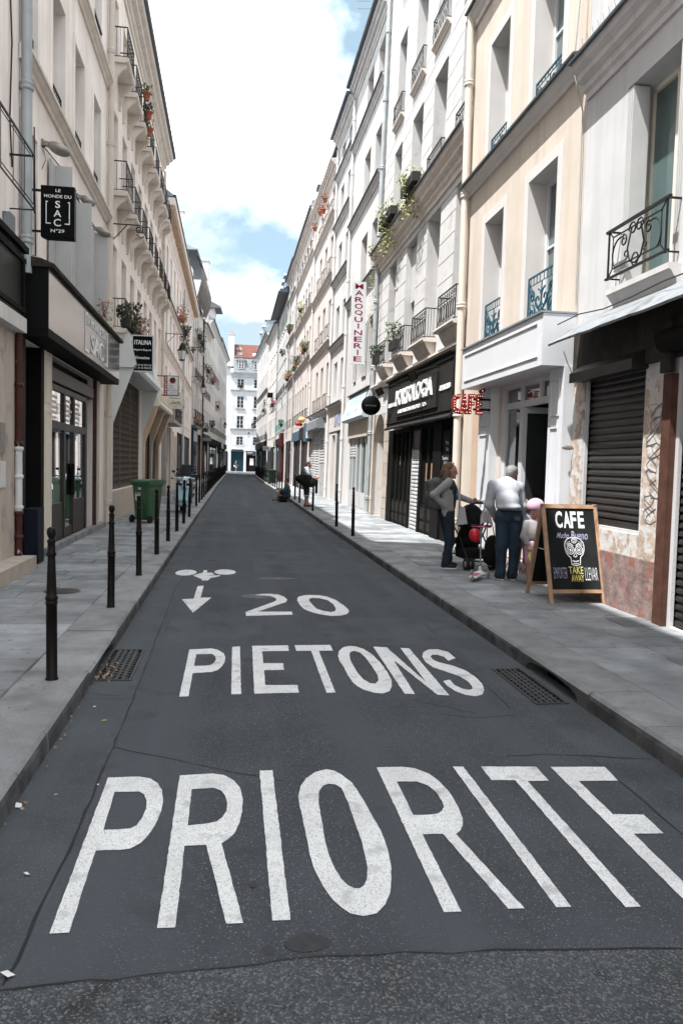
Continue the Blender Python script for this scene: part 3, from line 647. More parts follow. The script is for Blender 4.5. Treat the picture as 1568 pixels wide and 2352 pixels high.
    def roof(s, H, rise=2.6, run=3.0, over=.35, mat='zinc', edge='zinc_dark', u0=None, u1=None):
        u0 = 0 if u0 is None else u0; u1 = s.W if u1 is None else u1
        o = s.mb().prism([(over, H+.05), (over, H+.1), (-run, H+rise), (-run-3.5, H+rise-.1), (-7, H+.05)], u0, u1).obj('roof', mat, s.root)
        g = s.mb(); g.tube([(u0, over+.03, H+.05), (u1, over+.03, H+.05)], .075, 8); g.obj('gutter', edge, s.root)
        return o
    def dormer(s, u, H, w=1.1, h=1.5, y=-.25):
        mb = s.mb(); mb.box(u-w/2, u+w/2, y-2.0, y, H+.1, H+h); mb.prism([(u-w/2-.12, H+h+.003), (u+w/2+.12, H+h+.003), (u, H+h+.35)], y-2.1, y+.15, 'y')
        d = mb.obj('dormer', 'zinc', s.root); s.mb().box(u-w/2+.12, u+w/2-.12, y-.05, y+.012, H+.35, H+h-.12).obj('dormer_pane', 'win_glass', d); return d
    def chimney(s, u, z0, z1, w=1.4, d=.7, y=-2.5, mat='pl_white2', pots=3):
        mb = s.mb(); mb.box(u-w/2, u+w/2, y-d/2, y+d/2, z0, z1); mb.box(u-w/2-.06, u+w/2+.06, y-d/2-.06, y+d/2+.06, z1+.001, z1+.12); c = mb.obj('chimney', mat, s.root)
        p = s.mb()
        for k in range(pots): p.lathe([(.1, z1+.1), (.13, z1+.5), (.11, z1+.52)], 8, (u-w/2+w*(k+.5)/pots, y, 0))
        p.obj('chimney_pots', 'terracotta', c); return c
    def box(s, name, mat, u0, u1, y0, y1, z0, z1, parent=None): return s.mb().box(u0, u1, y0, y1, z0, z1).obj(name, mat, parent or s.root)
    def fn(s, y):                                       # text plane facing the street, reading direction fixed per side
        return (lambda a, b, t: (a, y+t, b))
    def text(s, body, u0, u1, z0, z1, y, mat, parent=None, bold=0, th=.0, shear=0, name='lettering'):
        # seen from the street the right-hand facades read far to near, the left-hand ones near to far
        mb = MB(); ua, ub = (s.s*u1, s.s*u0) if s.s > 0 else (s.s*u0, s.s*u1)
        put_text(mb, body, lambda a, b, t: (a, y+t, b), ua, ub, z0, z1, bold, th, 0, shear)
        return mb.obj(name, mat, parent or s.root)
    def shutter(s, u0, u1, z0, z1, y, mat, pitch=.1, tilt=.018, name='roller_shutter'):
        n = max(2, int((z1-z0)/pitch)); p = (z1-z0)/n; w = round(u1-u0, 3)
        r = s.mb().box(u0-.04, u0, y-.03, y+.03, z0, z1).box(u1, u1+.04, y-.03, y+.03, z0, z1).obj(name, mat, s.root)
        me = cached(('sl', w, round(p, 4), mat, tilt), lambda: MB().prism([(-.01, 0), (.004, .004), (tilt, p*.25), (tilt*.9, p*.55), (.002, p*.97), (-.01, p*.97)], -w/2, w/2).mesh('slat', mat))
        for i in range(n): link('slat', me, r, (s.s*(u0+u1)/2, y, z0+i*p))
        return r

# ------------------------------------------------------------------ right side of the street
# R0: white house with roller shutters
b = Bld('white_house', 'white plastered house with dark roller shutters at the right edge', (4.5, -3), (4.5, 9.95), 1)
Uo = lambda y: y+3
sh1 = (Uo(8.15), Uo(9.58), 1.06, 2.86, .14); sh2 = (Uo(5.85), Uo(7.44), .13, 2.9, .14); wn = (Uo(7.62), Uo(8.86), 3.86, 6.17, .36); wn2 = (Uo(7.55), Uo(8.75), 7.95, 10.2, .36); wn3 = (Uo(4.4), Uo(5.6), 3.86, 6.17, .36)
b.wall(16, [sh1, sh2, wn, wn2, wn3], 'pl_white')
b.box('peeling_pier', 'peel', Uo(7.66), Uo(8.11), .001, .018, .765, 2.74); b.box('peeling_pier', 'peel', Uo(9.62), Uo(9.94), .001, .018, .765, 3.1)
b.box('peeling_band', 'peel', Uo(8.12), Uo(9.61), .001, .016, .765, 1.02)
b.box('plinth', 'plinth_red', Uo(7.66), Uo(9.94), .001, .035, .1, .76)
for k in range(9):                                                             # scribbled graffiti tags on the peeling pier
    m = b.mb(); zc = 1.25+.14*k; uc = Uo(7.88)+.06*sin(k*2.3)
    m.tube([(uc+.13*sin(i*1.25+k)*(1-.02*i), .0215, zc+.09*sin(i*.9+k*1.7)) for i in range(11)], .0028, 4); m.obj('graffiti', 'graffiti', b.root)
b.box('shopfront_band', 'old_wood', Uo(4), Uo(9.94), .002, .05, 2.9, 3.62)
b.box('wooden_post', 'rust', Uo(7.5), Uo(7.66), -.02, .075, .1, 2.74); b.box('wooden_post', 'old_wood', Uo(7.5), Uo(7.68), .05, .11, 2.75, 3.3)
b.shutter(*sh1[:2], 1.14, 2.86, -.07, 'slat_dark', .083, .022); b.box('shutter_foot', 'slat_dark', sh1[0], sh1[1], -.09, -.03, 1.0, 1.135)
b.shutter(*sh2[:2], .14, 2.9, -.07, 'slat_dark', .083, .022)
for x0, x1, z in ((sh1[0], sh1[1], 2.86),):
    m = b.mb(); m.prism([(-.05, z), (.2, z-.02), (.2, z+.10), (.06, z+.2), (-.05, z+.22)], x0-.05, x1+.12); m.obj('shutter_box', 'slat_dark', b.root)
m = b.mb(); m.tube([(Uo(5.8), .17, 3.05), (Uo(7.5), .17, 3.05)], .12, 12); m.obj('awning_roll', 'charcoal_dk', b.root)
m = b.mb(); nseg = 40
for i in range(nseg):                                                         # rippled zinc canopy
    ya, yb = -2+11.72*i/nseg, -2+11.72*(i+1)/nseg; k = lambda y: .010*sin(y*5.1)+.006*sin(y*11.7)
    for t0, t1 in ((0, .5), (.5, 1)):
        P = lambda y, t: (Uo(y), .03+.47*t, 3.66-.33*t+(k(y) if t == .5 else .4*k(y+1) if t == 1 else 0))
        m.quad(P(ya, t0), P(yb, t0), P(yb, t1), P(ya, t1))
    m.quad(P(ya, 1), P(yb, 1), (Uo(yb), .49, P(yb, 1)[2]-.025), (Uo(ya), .49, P(ya, 1)[2]-.025))
m.obj('zinc_canopy', 'zinc_light', b.root)
m = b.mb(); m.tube([(Uo(9.9-.6*i), .30-.02*i % .1, 3.62+.03*sin(i*2)) for i in range(8)], .008, 5); m.obj('cable', 'letter_dark', b.root)
b.course(6.5, 6.92, .26, 'pl_white2', Uo(-3), Uo(9.93), 'cornice', 'zinc_dark', 'big')
m = b.mb()
for i in range(110):
    y = 9.8-i*.07; m.tube([(Uo(y), .16, 6.95), (Uo(y)-.06, .16+.08*(1 if i % 2 else -1), 7.13)], .003, 3, caps=False)
m.obj('bird_spikes', 'dull_metal', b.root)
for o in (wn, wn2, wn3):
    b.window(o, 0, 'sign_cream', 'win_glass_green')
    for sx, uu in ((-1, o[0]), (1, o[1])):
        sh = b.mb()
        for k in range(4):
            ua = uu-sx*(.015+.035*k); ya, yb = (.0, -.26) if k % 2 == 0 else (-.26, .0)
            sh.obox((ua, -.13+.01*k, (o[2]+o[3])/2), (.012, 0, 0), (0, .13-.01*k, 0), (0, 0, (o[3]-o[2])/2-.02))
        sh.obj('folding_shutter', 'shutter_white', b.root)
    b.course(o[2]-.22, o[2], .14, 'pl_white2', o[0]-.06, o[1]+.06, 'window_sill', None)
    b.rail(o[0]-.0, o[1]+.0, o[2]+.1, .56, 'heart', .15, .15)
# R1: cream house with the white cafe front
b = Bld('cream_house', 'cream house with teal iron railings above the white cafe front', (4.5, 9.96), (4.5, 15.12), 1)
U1 = b.U
ops = []
for a, c in ((10.80, 11.90), (13.02, 14.0)):
    for z0, z1 in ((3.86, 6.14), (7.14, 9.26), (10.4, 12.4), (13.3, 15.1)): ops.append((U1(a), U1(c), z0, z1, .36))
door = (U1(10.47), U1(12.78), .13, 3.08, .12)
b.wall(16.6, ops+[door], 'pl_cream', rev='pl_creamtrim')
for o in ops:
    b.window(o, 0, 'frame_white', 'win_glass_green', .56)
    t = .17
    m = b.mb(); m.box(o[0]-t, o[0], .001, .02, o[2]-.02, o[3]+t); m.box(o[1], o[1]+t, .001, .02, o[2]-.02, o[3]+t); m.box(o[0], o[1], .001, .02, o[3], o[3]+t); m.obj('window_surround', 'pl_creamtrim', b.root)
    b.rail(o[0]+.02, o[1]-.02, o[2]+.02, .78 if o[2] < 5 else .44, 'scroll', 0, -.04, 'teal_iron')
b.course(6.93, 7.11, .17, 'pl_creamtrim', None, None, 'string_course', 'zinc_dark'); b.course(10.1, 10.36, .17, 'pl_creamtrim', None, None, 'string_course', 'zinc_dark')
b.course(16.2, 16.6, .3, 'pl_creamtrim', None, None, 'cornice', 'zinc_dark', 'big')
b.pipe(U1(15.02), .2, 16.2, 'pipe_cream', .075, .11)
# cafe shopfront
fa = b.mb(); fa.box(U1(9.98), U1(13.6), .002, .47, 3.1, 3.78); fa = fa.obj('fascia', 'white_paint', b.root)
m = b.mb(); u0, u1 = U1(10.12), U1(13.45)
for q in ((u0, u1, 3.66, 3.675), (u0, u1, 3.22, 3.235), (u0, u0+.015, 3.235, 3.66), (u1-.015, u1, 3.235, 3.66)): m.box(q[0], q[1], .472, .488, q[2], q[3])
m.obj('fascia_moulding', 'white_paint', fa)
b.box('fascia_flashing', 'zinc', U1(9.97), U1(13.63), .0, .50, 3.785, 3.81)
for y0, y1 in ((9.9, 10.45), (12.92, 13.55)):
    p = b.box('pilaster', 'white_paint', max(.005, U1(y0)), U1(y1), .002, .15, .13, 3.098)
    for z0, z1 in ((.35, 1.0), (1.15, 2.3), (2.45, 2.95)):
        m = b.mb(); a, c = max(.03, U1(y0))+.09, U1(y1)-.09
        for q in ((a, c, z0, z0+.02), (a, c, z1-.02, z1), (a, a+.02, z0+.02, z1-.02), (c-.02, c, z0+.02, z1-.02)): m.box(q[0], q[1], .152, .168, q[2], q[3])
        m.obj('panel_moulding', 'white_paint', p)
b.box('side_strip', 'tan_shop', U1(13.62), U1(14.25), .002, .05, .1, 3.2)
u0, u1 = door[0], door[1]
m = b.mb(); m.box(u0, u1, -.13, -.05, 2.70, 2.80); m.box(u0, u1, -.13, -.05, 3.02, 3.08)
for k in range(4): x = u0+(u1-u0)*k/3; m.box(x-.05 if k else x, x+.05 if k < 3 else x, -.13, -.05, 2.80, 3.02)
m.box(u1-.10, u1, -.13, -.04, .3, 2.70); m.box(u1-.82, u1-.74, -.13, -.04, .3, 2.70); m.box(u1-.74, u1-.10, -.12, -.05, .3, .75); m.box(u0, u0+.07, -.13, -.04, .3, 2.70)
fr = m.obj('door_frame', 'white_paint', b.root)
for k in range(3): x0, x1 = u0+(u1-u0)*k/3+.05, u0+(u1-u0)*(k+1)/3-.05; b.box('transom_pane', 'shop_glass', x0, x1, -.095, -.088, 2.80, 3.02, fr)
b.box('pane', 'shop_glass', u1-.74, u1-.10, -.09, -.083, .75, 2.70, fr)
m = b.mb(); m.obox((u1-.84-.02, -.42, 1.5), (.025, 0, 0), (0, .38, 0), (0, 0, 1.2)); lf = m.obj('open_door', 'white_paint', b.root)
m = b.mb(); m.obox((u1-.86, -.42, 1.62), (.031, 0, 0), (0, .31, 0), (0, 0, .98)); m.obj('door_pane', 'win_glass', lf)
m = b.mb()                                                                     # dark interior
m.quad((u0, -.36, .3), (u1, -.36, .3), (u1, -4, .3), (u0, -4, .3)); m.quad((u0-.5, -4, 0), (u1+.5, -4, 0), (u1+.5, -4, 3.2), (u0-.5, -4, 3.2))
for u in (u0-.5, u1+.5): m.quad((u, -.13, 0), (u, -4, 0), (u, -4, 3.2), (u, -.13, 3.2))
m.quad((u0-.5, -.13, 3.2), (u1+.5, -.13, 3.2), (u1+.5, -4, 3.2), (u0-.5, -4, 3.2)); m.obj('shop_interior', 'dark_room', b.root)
b.box('counter', 'room_mid', u0-.2, u0+1.0, -3.2, -2.6, .3, 1.3)
b.box('door_step', 'tile_white', u0+.02, u1-.02, -.40, .17, .10, .30)
tm = MB().add([(-.07, 0, .0), (0, 0, .075), (.07, 0, 0), (.07, 0, .035), (0, 0, .11), (-.07, 0, .035)], [(0, 1, 4, 5), (1, 2, 3, 4)]).mesh('step_tile', 'tile_red')
stp = [o for o in b.root.children if o.name.startswith('door_step')][0]
for k in range(15): link('step_tile', tm, stp, ((u0+.12+k*.145), .173, .155))
tq = MB().add([(-.05, -.05, 0), (0, -.07, 0), (.05, -.05, 0), (.07, 0, 0), (.05, .05, 0), (0, .07, 0), (-.05, .05, 0), (-.07, 0, 0)], [tuple(range(8))]).mesh('step_tile', 'tile_red')
for k in range(15):
    for j in range(3): link('step_tile', tq, stp, ((u0+.12+k*.145), .09-j*.16, .3035))
fz = MB().lathe([(0, -.13), (.03, -.1), (.045, -.02), (.035, .06), (.012, .11), (.04, .15)], 8, axis='x').obj('fish_ornament', 'dull_metal'); fz.scale = (.75, .3, .75); fz.location = (4.41, 9.88, 2.02); fz.rotation_euler = (0, .05, 0)
tag(fz, 'small metal fish fixed to the side of the white cafe pilaster', 'ornament')
# R2: stone-coursed house over the dark wine shop
b = Bld('stone_house', 'pale stone-coursed house with black balconies above the charcoal shop', (4.5, 15.15), (4.5, 25.3), 1, .018)
U2 = b.U; ops = []; cols = [(15.32, 16.5), (17.75, 18.95), (20.05, 21.25), (22.55, 23.6)]
for i, (a, c) in enumerate(cols):
    for z0, z1 in ((4.62, 7.66), (8.55, 11.0), (11.75, 14.2), (15.0, 16.9)): ops.append((U2(a), U2(c), z0, z1, .38))
shop = (U2(15.4), U2(22.4), .1, 2.72, .2); arch = (U2(23.2), U2(24.9), .1, 3.3, .5)
b.wall(18, ops+[shop, arch], 'pl_stone', [4.9+.46*i for i in range(26)])
b.shop = shop
for i, o in enumerate(ops):
    b.window(o, 0, 'frame_white', ('win_glass_green', 'win_glass', 'win_glass_curtain')[(i*5) % 3], .68)
    fl = i % 4
    if fl == 0:
        m = b.mb(); a, c = o[0]-.16, o[1]+.16                                   # corbelled curved sill
        m.prism([(0, 4.56), (.30, 4.56), (.33, 4.60), (.33, 4.64), (0, 4.64)], a, c); m.prism([(0, 4.26), (.06, 4.26), (.14, 4.36), (.25, 4.557), (0, 4.557)], a+.12, c-.12); m.obj('balcony_sill', 'stone_trim', b.root)
        b.rail(o[0]-.08, o[1]+.08, 4.645, .68, 'loops', .26, .26)
    elif fl < 3:
        b.course(o[2]-.13, o[2], .12, 'stone_trim', o[0]-.1, o[1]+.1, 'window_sill')
        b.rail(o[0]-.04, o[1]+.04, o[2]+.01, .58, 'bars', .10, .09)
m = b.mb(); m.box(ops[8][0]+.02, ops[8][1]-.02, -.2, -.16, 6.15, 7.62); m.obj('blind_panel', 'shutter_white', b.root); m = b.mb(); m.box(ops[12][0]+.02, ops[12][1]-.02, -.2, -.16, 7.0, 7.62); m.obj('blind_panel', 'shutter_white', b.root)
b.course(7.85, 8.42, .33, 'stone_trim', None, None, 'cornice', 'zinc_dark', 'big')
b.course(4.05, 4.24, .16, 'stone_trim', None, None, 'string_course', None, 'cove')
b.course(17.5, 18, .35, 'stone_trim', None, None, 'cornice', 'zinc_dark', 'big'); b.roof(18)
b.pipe(U2(25.15), .2, 17.5, 'pipe_grey', .07, .1)
b.pipe(U2(24.85), .2, 3.6, 'pipe_cream', .03, .05)
for r in range(9):
    for c in range(3): b.box('pier_stone', 'stone_base', U2(22.42)+.25*c+.004 if False else U2(22.45), U2(23.18), .001, .02+.006*((r+c) % 3), .12+r*.33+.005, .12+(r+1)*.33-.005) if c == 0 else None
for r in range(10): b.box('pier_stone', 'stone_base', U2(24.92), U2(25.28), .001, .02+.006*(r % 3), .12+r*.33+.005, .12+(r+1)*.33-.005)
b.box('carriage_door', 'beige_shop', arch[0], arch[1], -.5, -.42, .1, 3.3)
m = b.mb(); a, c = arch[0], arch[1]                                             # spandrels round the arch head
m.prism([(a, 3.3), (a, 2.45)]+[((a+c)/2-(c-a)/2*cos(pi*k/12), 2.45+.85*sin(pi*k/12)) for k in range(1, 6)]+[((a+c)/2, 3.299)], -.35, -.005, 'y')
m.prism([(c, 3.3), ((a+c)/2, 3.299)]+[((a+c)/2-(c-a)/2*cos(pi*k/12), 2.45+.85*sin(pi*k/12)) for k in range(7, 12)]+[(c, 2.45)], -.35, -.005, 'y'); m.obj('arch', 'stone_base', b.root)
# charcoal shopfront
F0, F1 = U2(15.2), U2(21.75)
fa = b.mb().box(F0, F1, .002, .24, 2.78, 4.0).prism([(.242, 2.70), (.30, 2.70), (.31, 2.73), (.242, 2.79)], F0, F1).prism([(0, 4.002), (.30, 4.002), (.32, 4.03), (0, 4.07)], F0-.01, F1+.02).obj('fascia', 'charcoal', b.root)
m = b.mb(); m.box(F0+.02, F1-.02, .243, .262, 2.86, 2.885); m.box(F0+.02, F1-.02, .243, .27, 3.90, 3.93); m.obj('fascia_moulding', 'charcoal', fa)
p0, p1 = U2(16.25), U2(20.35); b.box('name_panel', 'charcoal', p0, p1, .243, .30, 2.98, 3.73, fa)
b.text('PORTOLOGIA', p0+.28, p1-.12, 3.26, 3.66, .302, 'letter_white', fa, .012, .035)
b.text('-LA MAISON DES PORTO-', p0+.75, p1-.35, 3.06, 3.15, .302, 'letter_white', fa, .01, .02)
b.text('-DEPUIS 2000-', U2(15.3), U2(16.15), 3.30, 3.41, .245, 'letter_white', fa, .01, .02); b.text('-REUSSIR-', U2(20.45), U2(21.6), 3.30, 3.41, .245, 'letter_white', fa, .01, .02)
for y in (16.3, 20.2):
    m = b.mb(); m.tube([(U2(y), .24, 3.82), (U2(y), .30, 3.83), (U2(y)+(.9 if y < 18 else .9), .55, 3.80)], .016, 6); m.obox((U2(y)+1.0, .58, 3.72), (.09, .0, 0), (0, .07, -.04), (0, .05, .09)); m.obj('spot_lamp', 'charcoal_dk', b.root)
sf = b.mb(); sw = [15.4, 15.52, 15.95, 16.0, 16.62, 17.2, 17.28, 17.78, 17.86, 18.45, 18.6, 19.62, 19.72, 20.2, 20.3, 20.75, 20.85, 21.3, 21.4, 21.8, 22.4]
zt = 2.72
for y0, y1, yy in ((15.4, 15.55, .02), (15.92, 16.02, .0), (16.6, 17.28, .03), (17.76, 17.86, 0), (18.42, 18.62, .02), (19.6, 19.75, .02), (20.2, 20.28, 0), (20.72, 20.82, 0), (21.26, 21.34, 0), (21.75, 22.4, .03)): sf.box(U2(y0), U2(y1), -.12, yy, .13, zt)
sf.box(U2(15.4), U2(18.45), -.10, -.02, .13, .80); sf.box(U2(19.72), U2(21.8), -.10, -.02, .13, .80); sf.box(U2(15.4), U2(22.4), -.1, .0, 2.62, zt+.05)
sf = sf.obj('shopfront', 'charcoal_dk', b.root)
for y0, y1 in ((15.55, 15.92), (17.28, 17.76), (17.86, 18.42), (19.75, 20.2), (20.28, 20.72), (20.82, 21.26), (21.34, 21.75)):
    a, c = U2(y0)+.05, U2(y1)-.05
    for z0, z1 in ((.2, .42), (.46, .74)):
        m = b.mb(); m.box(a, c, -.018, -.006, z0, z1); m.box(a+.03, c-.03, -.005, .004, z0+.03, z1-.03); m.obj('panel', 'charcoal', sf)
for y0, y1 in ((15.55, 15.92), (16.02, 16.6), (17.28, 17.76), (17.86, 18.42), (19.75, 20.2), (20.28, 20.72), (20.82, 21.26), (21.34, 21.75)): b.box('shop_pane', 'win_glass', U2(y0), U2(y1), -.075, -.068, .80, 2.62, sf)
b.shutter(U2(18.66), U2(19.58), .14, 2.15, -.06, 'slat_white', .095, .02); b.box('shutter_top', 'slat_dark', U2(18.62), U2(19.62), -.1, -.03, 2.15, 2.62)
mn = b.box('chalk_menu', 'chalkboard', U2(16.06), U2(16.56), -.02, .0, .85, 2.5, sf)
for k, (tx, z) in enumerate((('Porto', 2.2), ('Wine', 2.06), ('Degustation', 1.86), ('de Vins', 1.76), ('Dégustation &', 1.45), ('Vente', 1.32))): b.text(tx, U2(16.1), U2(16.1)+.05+.035*len(tx), z, z+.09, .002, 'chalk', mn, shear=.3)
b.box('cardboard', 'wood_frame', U2(17.9), U2(18.2), -.066, -.06, 1.3, 1.8, sf); b.box('cardboard', 'wood_frame', U2(17.5), U2(17.74), -.066, -.06, 1.3, 1.8, sf); b.box('notice', 'paper', U2(21.0), U2(21.12), -.066, -.06, 1.75, 2.0, sf); b.box('notice', 'paper', U2(20.38), U2(20.46), -.066, -.06, 1.9, 2.1, sf)

cb = MB(); cb.tube([(4.47, 9.98, 3.9), (4.46, 10.0, 6.4), (4.30, 9.98, 6.9), (4.46, 9.99, 9.5)], .009, 5); tag(cb.obj('facade_cable', 'pipe_grey'), 'thin grey cable running up between the white and cream houses', 'cable')
# R3: white house, leather-goods sign, pale blue shop
def plain(name, label, p0, p1, side, lean, H, cols, floors, mat, rails=None, shop=None, courses=(), cap='zinc_dark', frame='frame_white', trim=None, depth=.3, bars=2, sills=False, corn=True, roof=True, roofk={}, cm=None):
    b = Bld(name, label, p0, p1, side, lean); ops = []; trim = trim or mat
    for f, (z0, z1) in enumerate(floors):
        for i, (a, c) in enumerate(cols): ops.append((a, c, z0, z1, depth))
    b.ops = ops; b.wall(H, ops+(shop or []), mat)
    for k, o in enumerate(ops):
        f, i = divmod(k, len(cols))
        b.window(o, bars, frame, ('win_glass_green', 'win_glass', 'win_glass_curtain', 'win_glass', 'win_glass')[(k*7) % 5], sill=trim if sills else None)
        if rails and f in rails:
            st, pr, h, mt = rails[f]
            if i not in (rails.get('skip', {}).get(f, ())): b.rail(o[0]-.03, o[1]+.03, o[2]+.01, h, st, pr, pr+.03 if pr else .02, mt)
    for z in courses: b.course(z-.22, z, .15, trim, None, None, 'string_course', cap if cm is None else cm)
    if corn: b.course(H-.45, H, .32, trim, None, None, 'cornice', cap, 'big')
    if roof: b.roof(H, **roofk)
    return b
R3 = b = plain('white_shop_house', 'white house with wooden shutters behind the vertical red-lettered sign', (4.5, 25.3), (4.48, 31.75), 1, .014, 16.6,
  [(.45, 1.6), (2.5, 3.75)], [(4.75, 6.75), (8.12, 9.95), (11.2, 12.9), (14.25, 15.7)], 'pl_white2', None, [(.5, 4.6, .1, 3.3, .25)], (8.1, 11.18, 14.2), frame='frame_wood', depth=.36)
for i in (0, 1):
    o = b.ops[i]
    for sx, u in ((-1, o[0]), (1, o[1])):
        m = b.mb(); c = u+sx*.29
        m.box(c-.28, c-.22, .02, .05, 4.8, 6.7); m.box(c+.22, c+.28, .02, .05, 4.8, 6.7); m.box(c-.22, c+.22, .02, .05, 4.8, 4.9); m.box(c-.22, c+.22, .02, .05, 6.6, 6.7)
        sh = m.obj('louvred_shutter', 'shutter_white', b.root)
        me = cached(('lv',), lambda: MB().prism([(.024, 0), (.046, .012), (.03, .05)], -.22, .22).mesh('louvre', 'shutter_white'))
        for k in range(26): link('louvre', me, sh, (c*b.s, 0, 4.91+k*.065))
b.pipe(6.3, .2, 16.1, 'pipe_white', .06, .09)
b.shopz = (.5, 4.6)
m = b.mb(); m.prism([(.02, 3.3), (.26, 3.3), (.34, 3.36), (.05, 4.3), (.02, 4.3)], .25, 4.9); fa = m.obj('fascia', 'pale_blue', b.root)
b.box('fascia_flashing', 'zinc_dark', .2, 4.95, .0, .14, 4.305, 4.34)
fm = MB()
def slant(a, bb, t): k = (bb-3.36)/.94; return (a, .34-.29*k+.004+t, bb)
for tx, q in (('NATHALIE', (4.2, 1.6, 3.85, 4.2)), ('CADEAUX', (4.1, 3.1, 3.5, 3.68)), ('OBJETS', (2.3, 1.5, 3.5, 3.68))): put_text(MB(), tx, slant, *q).obj('lettering', 'letter_paleblue', fa)
b.box('shop_soffit', 'beige_shop', .5, 4.6, -.1, .1, 2.7, 3.297)
m = b.mb()
for x in (.5, 1.0, 2.05, 2.2, 3.0, 3.1, 3.9, 4.5): m.box(x, x+.1, -.12, -.005, .13, 2.7)
m.box(.6, 4.5, -.11, -.03, .13, .75); sf = m.obj('shopfront', 'shutter_white', b.root)
for x0, x1 in ((.6, 1.0), (1.1, 2.05), (2.3, 3.0), (3.2, 3.9), (4.0, 4.5)): b.box('shop_pane', 'win_glass_green', x0, x1, -.065, -.055, .75, 2.7, sf)
for x0, x1 in ((.64, .96), (1.2, 1.95), (2.35, 2.95), (3.25, 3.85)): b.box('panel', 'shutter_white', x0, x1, -.029, -.018, .22, .66, sf)
b.shutter(3.2, 4.5, 2.0, 2.7, -.03, 'slat_white', .1)
# R4: narrow white house
R4 = b = plain('narrow_white_house', 'narrow white house with two windows per floor over a grey-lettered shop', (4.48, 31.75), (4.42, 36.3), 1, .014, 16.4,
  [(.55, 1.55), (2.55, 3.5)], [(4.6, 6.2), (7.1, 8.65), (9.95, 11.4), (12.5, 13.9), (14.7, 15.7)], 'pl_white2', None, [(.2, 1.9, .12, 3.15, .3), (2.3, 3.3, .12, 3.0, .45)], (7.0, 9.9, 12.4, 14.62), depth=.34)
b.pipe(4.35, .2, 15.9, 'pipe_white', .055, .08)
b.box('grey_panel', 'panel_grey', .2, 1.9, -.06, -.02, .12, 3.15); b.box('panel_rail', 'slat_grey', 1.0, 1.06, -.02, .0, .15, 3.1, None)
b.box('doorway', 'tan_shop', 2.3, 3.3, -.25, -.2, .12, 3.0)
b.box('shop_band', 'pl_pink', .05, 4.2, .002, .04, 3.16, 4.2); b.course(4.2, 4.32, .2, 'pl_pink', 0, 4.3, 'shop_cornice', 'zinc_dark')
b.text('LANGO', .25, 2.4, 3.35, 3.95, .042, 'letter_blue', None, .01, .02)
# R5: pinkish house with grey shutter boxes
R5 = b = plain('pink_white_house', 'pinkish white house with flower pots hung under its cornice', (4.42, 36.3), (4.36, 44.8), 1, .012, 15.6,
  [(.7, 1.6), (2.9, 3.85), (5.1, 6.0)], [(4.4, 6.55), (7.65, 9.5), (10.75, 12.5), (13.5, 14.7)], 'pl_pink', {0: ('simple', .1, .62, 'iron'), 1: ('simple', .1, .62, 'iron'), 2: ('simple', .1, .6, 'iron'), 3: ('simple', .1, .5, 'iron')}, [(1.2, 7.9, .12, 3.4, .3)], (7.5, 10.6, 13.4), cap='stone_trim', depth=.3, roof=False)
b.pipe(8.2, 3.5, 15.3, 'pipe_white', .055, .08)
b.course(4.15, 4.3, .2, 'pl_pink', 0, 8, 'string_course', 'zinc_dark')
m = b.mb(); m.prism([(0, 3.45), (.42, 3.45), (.42, 3.85), (.3, 3.95), (0, 3.95)], 1.4, 6.2); m.obj('shutter_housing', 'zinc_light', b.root)
m = b.mb(); m.box(7.0, 8.2, 0, .36, 2.95, 3.95); m.obj('blue_sign_box', 'blue_box', b.root); b.box('white_sign_box', 'sign_white', 6.25, 6.95, .02, .34, 3.1, 3.95)
b.shutter(1.3, 3.1, 1.75, 3.4, -.03, 'slat_white', .13, .03); b.shutter(3.35, 5.0, .9, 3.4, -.03, 'slat_white', .13, .03); b.shutter(5.3, 7.7, .15, 3.4, -.03, 'slat_white', .13, .03)
m = b.mb()
for k in range(7): m.box(1.3+k*.26, 1.3+k*.26+.22, -.06, -.03+.015*(k % 2), .13, 1.75)
m.obj('boarded_door', 'slat_white', b.root)
for x in (3.12, 5.05): b.box('shutter_post', 'white_paint', x, x+.14, -.06, .012, .13, 3.4)
# attic storey set back behind the cornice
m = b.mb(); m.prism([(-.9, 15.6), (-.9, 18.6), (-4.0, 21.5), (-4.0, 15.6)], 2.2, 8.45); m.obj('attic_wall', 'pl_pink', b.root)
m = b.mb(); m.prism([(-.55, 18.35), (-.55, 18.5), (-4, 21.9), (-7, 19), (-7, 18.8), (-4, 21.7)], 2.0, 8.4); m.obj('attic_roof', 'zinc_dark', b.root)
for u in (3.1, 5.3): b.box('attic_window', 'win_glass', u, u+.8, -.905, -.89, 16.1, 17.7)
b.pipe(1.95, 15.6, 18, 'pipe_grey', .06, -.75); b.dormer(1.2, 15.6, 1.1, 1.7)
# R6: long pinkish house
R6 = b = plain('long_pink_house', 'long pinkish house with a full row of small balconies', (4.36, 44.8), (4.33, 56.6), 1, .012, 16.1,
  [(.9+1.75*i, 1.8+1.75*i) for i in range(6)], [(4.3, 6.5), (8.05, 9.75), (10.95, 12.6), (13.95, 15.2)], 'pl_pink', {0: ('simple', .1, .62, 'iron'), 1: ('simple', .12, .7, 'iron'), 2: ('simple', .1, .6, 'iron'), 3: ('simple', .1, .55, 'iron')}, [(.8, 4.6, .12, 3.2, .4), (5.4, 10.6, .12, 3.2, .4)], (7.95, 10.85, 13.85), cap='stone_trim', roofk=dict(rise=3.2, run=1.6))
b.pipe(11.5, .2, 15.8, 'pipe_grey', .055, .08)
for u in (2.2, 5.0, 7.6): b.dormer(u, 16.1, 1.1, 1.8, -.3)
b.chimney(4.2, 16, 21.5, 1.0, 3.0, -3.2, 'pl_grey', 3); b.chimney(10.8, 16, 19.0, 1.0, 2.4, -2.6, 'pl_white', 3)
